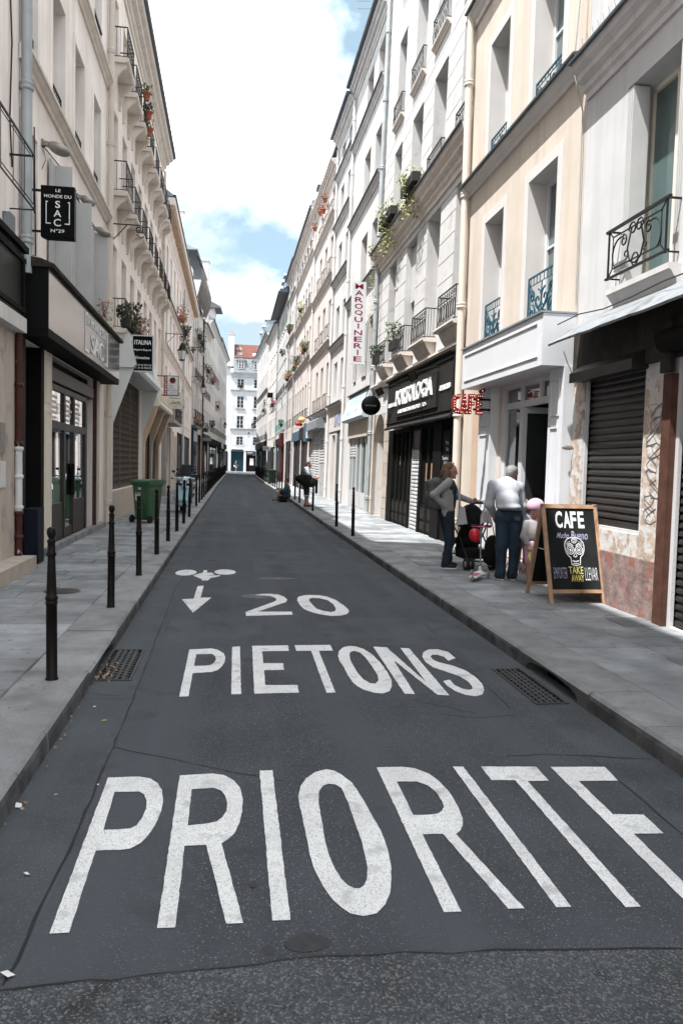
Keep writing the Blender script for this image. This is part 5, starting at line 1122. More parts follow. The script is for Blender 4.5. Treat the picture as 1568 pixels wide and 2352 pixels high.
for pts, lb in (([(-2.97, 11.95, 3.3), (-2.93, 11.9, 3.9), (-2.96, 11.96, 4.6), (-2.97, 12.6, 4.75), (-2.97, 12.5, 6.6)], 'looping grey cables beside the black fascia end'), ([(-2.97, 13.1, 6.55), (-2.97, 14.6, 6.7), (-2.97, 16.4, 6.62), (-2.97, 19.3, 6.72)], 'thin cable strung between the flood lamps'), ([(-2.96, 34.6, 3.9), (-2.96, 40, 3.75), (-2.96, 46, 3.85), (-2.96, 58, 3.8)], 'long dark cable along the tall cream house')):
    tag(MB().tube(pts, .010, 5).obj('facade_cable', 'letter_dark'), lb, 'cable')

# ------------------------------------------------------------------ smooth solids from distance fields
def sdf(prims, h=.012, k=.03):
    """smooth union of ('c', a, b, ra, rb) round cones, ('e', c, radii[, R]) ellipsoids, ('b', c, half, r[, R]) round boxes; leading '-' subtracts"""
    bb = []
    for p in prims:
        if p[0][-1] == 'c': a, b_ = np.array(p[1], float), np.array(p[2], float); r = max(p[3], p[4]); bb.append((np.minimum(a, b_)-r, np.maximum(a, b_)+r))
        else:
            c = np.array(p[1], float); r = np.array(p[2], float)+(p[3] if p[0][-1] == 'b' else 0)
            R = p[4] if p[0][-1] == 'b' and len(p) > 4 else (p[3] if p[0][-1] == 'e' and len(p) > 3 else None)
            e = r if R is None else np.abs(np.array(R)) @ r
            bb.append((c-e, c+e))
    pos = [q for q, p in zip(bb, prims) if p[0][0] != '-']
    lo = np.min([q[0] for q in pos], 0)-3*h; hi = np.max([q[1] for q in pos], 0)+3*h; n = np.ceil((hi-lo)/h).astype(int)+1
    F = np.full(n, .5); ax = [lo[i]+h*np.arange(n[i]) for i in range(3)]
    for (q0, q1), p in zip(bb, prims):
        i0 = np.clip(((q0-lo-k-3*h)/h).astype(int), 0, n-1); i1 = np.clip(((q1-lo+k+3*h)/h).astype(int)+2, 1, n)
        X, Y, Z = np.meshgrid(*[ax[i][i0[i]:i1[i]] for i in range(3)], indexing='ij'); P = np.stack([X, Y, Z], -1); ty = p[0][-1]
        if ty == 'c':
            a, b_ = np.array(p[1], float), np.array(p[2], float); d = b_-a; t = np.clip(((P-a) @ d)/max(d @ d, 1e-9), 0, 1); D = np.linalg.norm(P-a-t[..., None]*d, axis=-1)-(p[3]+(p[4]-p[3])*t)
        elif ty == 'e':
            q = P-np.array(p[1], float)
            if len(p) > 3: q = q @ np.array(p[3])
            r = np.array(p[2], float); k0 = np.linalg.norm(q/r, axis=-1); k1 = np.linalg.norm(q/(r*r), axis=-1); D = k0*(k0-1)/np.maximum(k1, 1e-6)
        else:
            q = P-np.array(p[1], float)
            if len(p) > 4: q = q @ np.array(p[4])
            q = np.abs(q)-np.array(p[2], float); D = np.linalg.norm(np.maximum(q, 0), axis=-1)+np.minimum(q.max(-1), 0)-p[3]
        S = tuple(slice(i0[i], i1[i]) for i in range(3)); G = F[S]
        if p[0][0] == '-': F[S] = np.maximum(G, -D)
        else: m = np.maximum(k-np.abs(G-D), 0)/k; F[S] = np.minimum(G, D)-m*m*k/4
    s = F < 0; C = np.zeros(np.array(F.shape)-1, int)
    for i in (0, 1):
        for j in (0, 1):
            for l in (0, 1): C += s[i:F.shape[0]-1+i, j:F.shape[1]-1+j, l:F.shape[2]-1+l]
    act = (C > 0) & (C < 8); idx = -np.ones(C.shape, int); idx[act] = np.arange(act.sum()); A = np.argwhere(act)
    acc = np.zeros((len(A), 3)); cnt = np.zeros(len(A))
    corners = [(i, j, l) for i in (0, 1) for j in (0, 1) for l in (0, 1)]
    for a in corners:
        for d in range(3):
            if a[d]: continue
            b_ = list(a); b_[d] = 1; fa = F[tuple((A+a).T)]; fb = F[tuple((A+b_).T)]; m = (fa < 0) != (fb < 0)
            t = np.where(m, fa/np.where(fa-fb == 0, 1, fa-fb), 0); p = np.array(a)+np.zeros((len(A), 3)); p[:, d] = t; acc += p*m[:, None]; cnt += m
    V = lo+h*(A+acc/np.maximum(cnt, 1)[:, None]); Fc = []
    for d in range(3):
        u, v = [(1, 2), (2, 0), (0, 1)][d]; sl = [slice(None)]*3; sl[d] = slice(0, -1); sl2 = list(sl); sl2[d] = slice(1, None)
        E = np.argwhere(s[tuple(sl)] != s[tuple(sl2)]); E = E[(E[:, u] > 0) & (E[:, v] > 0) & (E[:, u] < F.shape[u]-1) & (E[:, v] < F.shape[v]-1)]
        q = []
        for du, dv in ((-1, -1), (0, -1), (0, 0), (-1, 0)): e = E.copy(); e[:, u] += du; e[:, v] += dv; q.append(idx[tuple(e.T)])
        q = np.stack(q, 1); fl = s[tuple(E.T)]; q[~fl] = q[~fl][:, ::-1]; Fc.append(q[(q >= 0).all(1)])
    mb = MB(); mb.add([tuple(x) for x in V.tolist()], [tuple(x) for x in np.concatenate(Fc).tolist()], 0, True); return mb
def rotz(a): return [[cos(a), -sin(a), 0], [sin(a), cos(a), 0], [0, 0, 1]]
def rotx(a): return [[1, 0, 0], [0, cos(a), -sin(a)], [0, sin(a), cos(a)]]
def roty(a): return [[cos(a), 0, sin(a)], [0, 1, 0], [-sin(a), 0, cos(a)]]

# ------------------------------------------------------------------ hanging signs (all face the camera end of the street)
def sign_root(name, label, loc): return thing(name, label, 'sign', loc)
FY = lambda y0: (lambda a, b, t: (a, y0-t, b))
# handbag shop sign
t = sign_root('hanging_sign', 'black double-sided hanging sign reading LE MONDE DU SAC', (-3.0, 12.1, 4.9))
MB().box(.23, .70, -.06, .06, .0, .72).obj('sign_box', 'sign_black', t); MB().prism([(.30, -.03), (.70, -.03), (.70, -.002), (.23, -.002)], -.05, .05, 'y').obj('sign_edge', 'sign_black', t)
for z in (.08, .66): MB().box(0, .23, -.015, .015, z-.015, z+.015).obj('bracket', 'iron', t)
m = MB(); f = FY(-.062)
put_text(m, 'LE', f, .435, .505, .635, .675, .01); put_text(m, 'MONDE DU', f, .275, .655, .55, .595, .01); put_text(m, 'S', f, .43, .50, .41, .51, .01); put_text(m, 'A', f, .41, .515, .285, .38, .01); put_text(m, 'C', f, .41, .51, .15, .255, .01); put_text(m, 'N°29', f, .37, .56, .06, .11, .01)
for u, d in ((.30, 1), (.635, -1)):
    a, c = sorted((u, u+d*.012)); m.box(a, c, -.064, -.0625, .18, .50); a, c = sorted((u+d*.012, u+d*.07)); m.box(a, c, -.064, -.0625, .18, .195); a, c = sorted((u+d*.012, u+d*.03)); m.box(a, c, -.064, -.0625, .485, .50)
m.obj('lettering', 'letter_white', t)
# import-export sign
t = sign_root('hanging_sign', 'black square sign reading ITALINA in white on the left', (-2.5, 20.6, 3.92))
MB().box(-.02, .52, -.05, .05, 0, .93).obj('sign_box', 'sign_white', t); MB().box(.01, .49, -.056, -.0505, .04, .90).obj('sign_face', 'sign_black', t)
m = MB(); f = FY(-.058); put_text(m, 'ITALINA', f, .04, .46, .69, .80, .02, 0, 0, .12); put_text(m, 'Import-Export', f, .035, .465, .525, .585, .015); put_text(m, 'Grossiste', f, .07, .42, .33, .40, .015); put_text(m, 'Tel : 01 42 78 72 00', f, .03, .47, .155, .20, .01); put_text(m, 'Fax : 01 42 78 63 05', f, .03, .47, .085, .13, .01); m.obj('lettering', 'letter_white', t)
for z in (.2, .75): MB().box(-.18, -.02, -.015, .015, z-.015, z+.015).obj('bracket', 'iron', t)
# dance school sign
t = sign_root('hanging_sign', 'white and red hanging sign of a dance school on the left', (-2.42, 29, 4.02))
MB().box(0, .52, -.05, .05, 0, .72).obj('sign_box', 'iron', t); MB().box(.13, .495, -.057, -.051, .025, .695).obj('sign_face', 'sign_white', t); MB().box(.02, .128, -.057, -.051, .025, .695).obj('red_strip', 'letter_red', t)
m = MB(); f = FY(-.059)
for i, ch in enumerate('SOLSOBOR'): put_text(m, ch, f, .045, .10, .61-.082*i, .67-.082*i, .02)
m.obj('lettering', 'letter_white', t)
m = MB(); m.lathe([(0, 0), (.105, 0)], 20, (.31, -.0582, .55), axis='y'); m.obj('sun_disc', 'sun_orange', t)
m = MB(); f = FY(-.0595)                                                        # two dancers in silhouette
m.flat([[(.255, .44), (.275, .52), (.265, .58), (.285, .60), (.30, .57), (.305, .50), (.295, .44)]], f); m.flat([[(.31, .50), (.305, .60), (.33, .63), (.36, .60), (.355, .52), (.385, .435), (.36, .435), (.335, .50), (.32, .44), (.305, .44)]], f)
for c in ((.278, .62), (.335, .65)): m.lathe([(0, 0), (.018, 0)], 10, (c[0], -.0595, c[1]), axis='y')
m.obj('dancers', 'letter_red', t)
m = MB(); put_text(m, 'Académie', f, .16, .32, .355, .395, .01, 0, 0, .2); put_text(m, 'de', f, .15, .19, .30, .33, .01, 0, 0, .2); put_text(m, 'et des danses', f, .15, .39, .235, .27, .01, 0, 0, .2); put_text(m, 'afro caribéennes', f, .15, .46, .17, .21, .01, 0, 0, .2); put_text(m, '01 42 72 70 41', f, .2, .42, .10, .125, .005); put_text(m, 'www.solsobor.com', f, .16, .46, .05, .075, .005); m.obj('lettering', 'letter_dark', t)
m = MB(); put_text(m, 'salsa', f, .20, .34, .30, .34, .015, 0, 0, .2); m.obj('lettering', 'letter_red', t)
for z in (.02, .70): MB().box(-.33, 0, -.015, .015, z-.015, z+.015).obj('bracket', 'iron', t)
# cream sign
t = sign_root('hanging_sign', 'cream sign with black script reading Francine L Paris', (-2.5, 32, 3.76))
MB().box(0, .57, -.04, .04, 0, .50).obj('sign_box', 'sign_cream', t); MB().box(.2, .57, -.04, .04, .53, .66).obj('upper_plate', 'sign_cream', t)
m = MB(); f = FY(-.042); put_text(m, 'Francine L', f, .06, .48, .38, .45, .01, 0, 0, .35); put_text(m, 'Giorbe', f, .12, .46, .20, .31, .015, 0, 0, .35); put_text(m, 'PARIS', f, .2, .36, .06, .10, .02); put_text(m, 'HENRI', f, .24, .45, .56, .62, .02)
m.tube([(.04, -.044, .22), (.12, -.044, .16), (.25, -.044, .19), (.4, -.044, .17), (.52, -.044, .13)], .008, 4); m.obj('lettering', 'letter_dark', t)
# leather goods sign
t = sign_root('vertical_sign', 'tall white vertical sign with red letters MAROQUINERIE', (4.5, 25.6, 5.0))
MB().box(-.70, -.24, -.07, .07, 0, 2.65).obj('sign_box', 'sign_white', t)
m = MB(); f = FY(-.072)
for i, ch in enumerate('MAROQUINERIE'):
    w_ = .05 if ch == 'I' else .27; z = 2.42-.212*i; put_text(m, ch, f, -.47-w_/2, -.47+w_/2, z, z+.165, .018)
m.obj('lettering', 'letter_red', t)
for z in (.1, 2.5): MB().tube([(-.24, 0, z), (.02+z*.05, 0, z)], .015, 6).obj('bracket', 'pipe_grey', t)
# round sign
t = sign_root('round_sign', 'round black sign hanging over the pavement by the dark shop', (4.2, 21.8, 3.39))
MB().lathe([(0, -.05), (.262, -.05), (.27, -.04), (.27, .04), (.262, .05), (0, .05)], 32, (-.34, 0, 0), axis='y').obj('disc', 'sign_black', t); MB().tube([(-.08, 0, 0), (.06, 0, .0)], .016, 6).obj('bracket', 'letter_white', t)
m = MB(); f = FY(-.052); put_text(m, 'PORTOLOGIA', f, -.50, -.20, -.02, .01, 0); m.obj('lettering', 'dull_metal', t)
# cafe marquee letters with bulbs
t = sign_root('marquee_sign', 'red marquee letters CAFÉ with small lit bulbs', (4.35, 12.9, 2.62))
def loop(pts): return pts
LT = {'C': [[(.12, .0), (.03, .03), (0, .09), (0, .25), (.03, .31), (.12, .34), (.125, .34), (.125, .26), (.07, .24), (.06, .22), (.06, .12), (.07, .10), (.125, .08), (.125, 0)]],
      'A': [[(0, 0), (.045, .34), (.085, .34), (.13, 0), (.08, 0), (.075, .06), (.055, .06), (.05, 0)], [(.058, .12), (.065, .22), (.072, .12)]],
      'F': [[(0, 0), (0, .34), (.115, .34), (.115, .28), (.05, .28), (.05, .21), (.10, .21), (.10, .15), (.05, .15), (.05, 0)]],
      'E': [[(0, 0), (0, .34), (.115, .34), (.115, .28), (.05, .28), (.05, .205), (.10, .205), (.10, .145), (.05, .145), (.05, .06), (.115, .06), (.115, 0)]]}
BL = {'C': [(.10, .30), (.06, .30), (.03, .26), (.03, .21), (.03, .17), (.03, .13), (.03, .08), (.06, .04), (.10, .04)], 'A': [(.02, .03), (.03, .10), (.04, .17), (.05, .24), (.065, .30), (.08, .24), (.09, .17), (.10, .10), (.11, .03), (.065, .09)],
      'F': [(.025, .03), (.025, .08), (.025, .13), (.025, .18), (.025, .24), (.025, .31), (.06, .31), (.095, .31), (.07, .18)], 'E': [(.025, .03), (.025, .09), (.025, .15), (.025, .20), (.025, .25), (.025, .31), (.06, .31), (.095, .31), (.07, .175), (.06, .03), (.095, .03)]}
bm = MB().ellipsoid((0, 0, 0), (.0065, .0065, .0065), 8, 5).mesh('bulb', 'bulb')
for i, ch in enumerate('CAFE'):
    x = -.68+.138*i; m = MB(); m.flat(LT[ch], lambda a, b_, tt: (x+a, -.06*tt+.03, b_), 1); lo = m.obj('letter', 'cafe_red', t)
    m = MB(); m.flat(LT[ch], lambda a, b_, tt: (x+.065+(a-.065)*.88, -.0315, .17+(b_-.17)*.95)); m.obj('letter_face', 'cafe_red', lo)
    for p in BL[ch]: link('bulb', bm, lo, (x+p[0], -.036, p[1]))
m = MB(); m.obox((-.17, 0, .40), (.045, 0, .02), (0, .03, 0), (-.012, 0, .025)); lo = m.obj('accent', 'cafe_red', t); link('bulb', bm, lo, (-.17, -.036, .40))
for z in (.09, .26): MB().box(-.3, .0, .035, .06, z-.018, z+.018).obj('bracket', 'iron', t)
# smaller far signs
t = sign_root('hanging_sign', 'white rectangular sign reading ZURCHER far on the right', (3.6, 70, 2.78)); MB().box(-.8, -.15, -.04, .04, 0, .38).obj('sign_box', 'sign_white', t); m = MB(); put_text(m, 'ZURCHER', FY(-.042), -.76, -.19, .12, .27, .01); m.obj('lettering', 'letter_dark', t)
MB().tube([(-.15, 0, .3), (.7, 0, .3)], .02, 5).obj('bracket', 'iron', t)
t = sign_root('hanging_sign', 'small blue and white sign far on the left', (-1.0, 85, 3.07)); MB().box(.0, .26, -.04, .04, 0, .57).obj('sign_box', 'sign_white', t); MB().box(.16, .24, -.046, -.0405, .03, .54).obj('blue_strip', 'blue_box', t); MB().box(-1.1, 0, -.02, .02, .4, .44).obj('bracket', 'iron', t)
t = sign_root('hanging_sign', 'flat grey sign over the doorway past the teal shop', (-2.7, 68, 3.42)); MB().box(.3, 1.05, -.05, .05, 0, .26).obj('sign_box', 'zinc_light', t); MB().tube([(0, 0, .1), (.3, 0, .1)], .02, 5).obj('bracket', 'iron', t)
t = sign_root('shop_plaque', 'small white square plaque on the far right corner', (3.5, 109, 2.6)); MB().box(-.55, -.1, -.05, .05, 0, .6).obj('sign_box', 'sign_white', t); m = MB(); m.tube([(-.33+.13*cos(a*.5), -.055, .3+.15*sin(a*.5)) for a in range(11)], .025, 4); m.obj('emblem', 'letter_dark', t); MB().box(-.1, .0, -.02, .02, .3, .34).obj('bracket', 'iron', t)
# scroll bracket without sign
t = thing('iron_bracket', 'black scrolled iron sign bracket without a sign', 'bracket', (-3, 19.78, 7.34)); m = MB(); m.tube([(0, 0, 0), (.72, 0, 0)]+spiral((.72, -.1), .10, .025, pi/2, pi/2-3.4*pi, 26), .016, 6); m.tube([(.45, 0, 0), (.0, 0, -.5)], .012, 6); m.tube([(.66, 0, -.22), (.76, 0, -.3), (.84, 0, -.26)], .014, 5); m.box(-.02, .01, -.03, .03, -.55, .05); m.obj('scroll', 'iron', t)
# paper lantern cluster
t = thing('paper_lanterns', 'red paper lanterns hanging over the grey shutters', 'lantern', (3.95, 45.2, 3.86))
for x, y, z, r in ((.05, 0, .36, .21), (-.16, .1, .12, .14), (.02, .25, .1, .11)):
    m = MB(); m.lathe([(r*.3, -r*.8)]+[(r*sqrt(max(.05, 1-(k/6)**2))*(1.0+.03*(k % 2)), r*.85*k/6) for k in range(-5, 6)]+[(r*.3, r*.8)], 12, (x, y, z)); m.obj('lantern', 'flower_red' if r < .2 else 'sun_orange', t)
MB().tube([(.05, 0, .55), (.05, 0, .75), (.5, 0, .8)], .01, 5).obj('bracket', 'iron', t)

# ------------------------------------------------------------------ lamps
def lantern(label, wall, side, arm, z_arm, z_top, Y, s=1.0):
    t = thing('wall_lantern', label, 'street lamp', (wall, Y, z_arm), 0, 'lanterns on wall brackets'); d = side; a = abs(arm)
    m = MB(); m.tube([(0, 0, -.75*s), (0, 0, 0), (d*(a), 0, 0)]+[(d*(a+(.16*s+( .05-.16)*s*i/22)*sin(i*.32)), 0, -.16*s+(.16*s+(.05-.16)*s*i/22)*cos(i*.32)) for i in range(1, 23)], .018*s, 6); m.tube([(0, 0, -.5*s), (d*a*.62, 0, 0)], .011*s, 5); m.box(-.02, .02, -.04, .04, -.85*s, .05); m.obj('bracket', 'iron', t)
    x = d*(a+.02); zt = z_top-z_arm
    m = MB(); m.tube([(x, 0, -.32*s), (x, 0, zt)], .012, 5); m.lathe([(.0, zt+.02), (.05*s, zt), (.035*s, zt-.05*s), (.075*s, zt-.06*s), (.07*s, zt-.09*s), (.11*s, zt-.12*s), (.15*s, zt-.28*s), (.225*s, zt-.33*s), (.225*s, zt-.35*s), (.19*s, zt-.36*s)], 4, (x, 0, 0), smooth=False); m.obj('cap', 'iron', t)
    zb = zt-.36*s; m = MB(); m.lathe([(.185*s, zb), (.118*s, zb-.40*s)], 4, (x, 0, 0), smooth=False); m.obj('glass', 'lamp_glass', t)
    m = MB()
    for k in range(4): an = pi/2*k; m.tube([(x+.19*s*cos(an), .19*s*sin(an), zb), (x+.12*s*cos(an), .12*s*sin(an), zb-.41*s)], .012*s, 4)
    m.lathe([(.13*s, zb-.39*s), (.13*s, zb-.43*s), (.08*s, zb-.45*s)], 4, (x, 0, 0), smooth=False); m.tube([(x-.08*s, 0, zb-.44*s), (x, 0, zb-.53*s), (x+.08*s, 0, zb-.44*s)], .01*s, 4); m.obj('lantern_frame', 'iron', t); return t
lantern('black wall lantern on a scrolled bracket nearest on the left', -3.0, 1, .72, 7.4, 7.02, 36.5)
lantern('second black wall lantern on the left, past the cream house', -3.0, 1, .85, 8.0, 7.55, 60.2)
lantern('small far wall lantern on the left near the street end', -1.32, 1, .55, 7.0, 6.6, 98)
lantern('black wall lantern on a long bracket on the right facades', 4.28, -1, .82, 7.25, 6.85, 68)
lantern('second black wall lantern on the right, beside the first', 4.15, -1, .78, 7.95, 7.5, 85)
lantern('far dark wall lantern on the right near the street corner', 3.6, -1, .72, 7.5, 7.1, 108)
lantern('lantern hanging before the white house at the street end', 3.4, -1, .6, 7.2, 6.55, 127.8)
def cobra(label, y, z, s=1.0):
    t = thing('flood_lamp', label, 'lamp', (-3, y, z), 0, 'flood lamps above the handbag shop'); m = MB(); m.box(-.01, .03, -.05, .05, -.05, .05); m.obox((.09*s, 0, -.01), (.07*s, 0, -.01), (0, .035, 0), (.005, 0, .035)); m.obj('arm', 'dull_metal', t)
    m = sdf([('e', (.27*s, 0, -.08), (.17*s, .13, .085), roty(.3)), ('e', (.20*s, 0, -.04), (.11*s, .09, .075), roty(.3))], .012, .02); m.obj('head', 'dull_metal', t); MB().ellipsoid((.27*s, 0, -.105), (.12*s, .075, .035)).obj('lens', 'lamp_glass', t)
    MB().tube([(.02, 0, -.05), (.06, 0, -.25), (.0, 0, -.4)], .006, 4).obj('cable', 'letter_dark', t)
cobra('grey flood lamp above the black hanging sign', 13.1, 6.6); cobra('grey flood lamp half hidden behind the hanging sign', 15.9, 6.7, .8); cobra('grey flood lamp farthest along the handbag shop house', 17.6, 6.6, .9)

# ------------------------------------------------------------------ bollards
prof = [(.046, 0), (.046, .012), (.039, .02), (.038, .545), (.041, .55), (.043, .558), (.041, .566), (.037, .57), (.042, .582), (.045, .594), (.042, .606), (.036, .61), (.034, .66), (.0265, .885), (.0265, .89), (.033, .898), (.035, .907), (.033, .916), (.027, .922), (.0265, .985), (.031, .997), (.029, 1.006), (.02, 1.012), (.019, 1.02), (.026, 1.033), (.0305, 1.05), (.0315, 1.062), (.0305, 1.074), (.026, 1.088), (.014, 1.098), (0, 1.10)]
bme = MB().lathe(prof, 18).mesh('bollard', 'bollard_paint')
def bollard(x, y, label, group, rz=0):
    o = link('bollard', bme, None, (x, y, .126), (random.uniform(-.012, .012), random.uniform(-.012, .012), rz)); tag(o, label, 'bollard', group)
ordn = 'nearest second third fourth fifth sixth seventh eighth ninth tenth eleventh twelfth thirteenth fourteenth fifteenth sixteenth seventeenth eighteenth nineteenth twentieth'.split()
ordn += ['twenty-'+o for o in ['first']+ordn[1:9]]+['thirtieth']+['thirty-'+o for o in ['first']+ordn[1:9]]+['fortieth']+['forty-'+o for o in ['first']+ordn[1:9]]
for i, (x, y) in enumerate([(-1.24, 5.76), (-1.24, 8.56), (-1.22, 10.97), (-1.20, 13.39), (-1.19, 15.65), (-1.17, 17.87), (-1.15, 20.12), (-1.13, 22.44)]):
    bollard(x, y, ('nearest dark ball-topped bollard, standing by the left drain grate' if i == 0 else '%s ball-topped bollard from the camera on the left kerb' % ordn[i]), 'bollards along the left kerb')
y = 27.92; k_ = 8
while y < 108: bollard(lerp(LK, y)-.22, y, '%s bollard from the camera in the left row, beyond the blue scooter' % ordn[k_], 'bollards along the left kerb'); y += 2.36; k_ += 1
for x, y, lb in ((2.72, 17.21, 'nearest bollard on the right kerb, before the woman'), (2.70, 19.80, 'second bollard on the right kerb'), (2.76, 26.26, 'bollard just before the man with the black bag'), (2.78, 31.64, 'bollard behind the man with the black bag'), (2.80, 34.21, 'bollard beside the seated person')): bollard(x, y, lb, 'bollards along the right kerb')
y = 41; k_ = 5
while y < 104: bollard(lerp(RK, y)+.17, y, '%s bollard from the camera in the right row, past the seated person' % ordn[k_], 'bollards along the right kerb'); y += 2.4; k_ += 1

# ------------------------------------------------------------------ wheelie bins
mk('bin_green', (.026, .095, .042), .45, var=.12, vs=3, spec=.5); mk('bin_dark', (.015, .04, .02), .5, var=.1); mk('rubber', (.012, .012, .012), .7, var=.2)
def wheelie(label, loc, rz, stickers, mat='bin_green'):
    t = thing('wheelie_bin', label, 'bin', loc, rz, 'green wheelie bins')
    m = MB(); Z = [(.08, .20, .24), (.12, .205, .25), (.9, .245, .31), (.95, .255, .325), (.955, .275, .345), (1.0, .275, .345)]; V = []; F = []
    for z, a, b_ in Z:
        r = .03
        for sx, sy in ((-1, -1), (1, -1), (1, 1), (-1, 1)):
            for q in ((sx*a, sy*(b_-r)), (sx*(a-r), sy*b_)) if sx*sy > 0 else ((sx*(a-r), sy*b_), (sx*a, sy*(b_-r))): V.append((q[0], q[1], z))
    n = 8
    for i in range(len(Z)-1):
        for k in range(n): F.append((i*n+k, i*n+(k+1) % n, (i+1)*n+(k+1) % n, (i+1)*n+k))
    F.append(tuple(range(n))[::-1]); m.add(V, F); m.box(-.10, .10, -.352, -.30, .12, .5); m.obj('body', mat, t)
    m = MB(); m.prism([(-.36, 1.003), (.37, 1.003), (.40, 1.02), (.40, 1.05), (.25, 1.085), (-.30, 1.075), (-.36, 1.05)], -.29, .29); m.obj('lid', mat, t)
    MB().tube([(-.2, -.40, 1.02), (.2, -.40, 1.02)], .018, 8).box(-.22, -.18, -.41, -.33, .97, 1.03).box(.18, .22, -.41, -.33, .97, 1.03).obj('handle', mat, t)
    for sx in (-1, 1): MB().lathe([(.02, -.025), (.085, -.03), (.10, -.02), (.10, .02), (.085, .03), (.02, .025)], 16, (sx*.265, -.27, .10), axis='x').obj('wheel', 'rubber', t)
    MB().tube([(-.26, -.27, .10), (.26, -.27, .10)], .012, 6).obj('axle', 'rubber', t)
    if stickers:
        for x, z, a, b_ in ((-.08, .66, .075, .095), (-.02, .86, .035, .028)): yy = -(.25+(z-.12)*.077); s_ = MB().obox((x, yy-.006, z), (a, 0, 0), (0, .003, 0), (0, -b_*.077, b_)).obj('sticker', 'paper', t)
        m = MB(); m.obox((-.08, -.3075, .73), (.06, 0, 0), (0, .003, 0), (0, -.0008, .01)); m.obox((-.08, -.3025, .66), (.03, 0, 0), (0, .003, 0), (0, -.0008, .012)); m.obj('sticker_print', 'letter_dark', t)
    return t
wheelie('green wheelie bin with white stickers on the left pavement', (-2.06, 20.25, .13), -.50, True)
wheelie('dark green bin far along the right pavement', (3.0, 58, .13), .1, False, 'bin_dark')

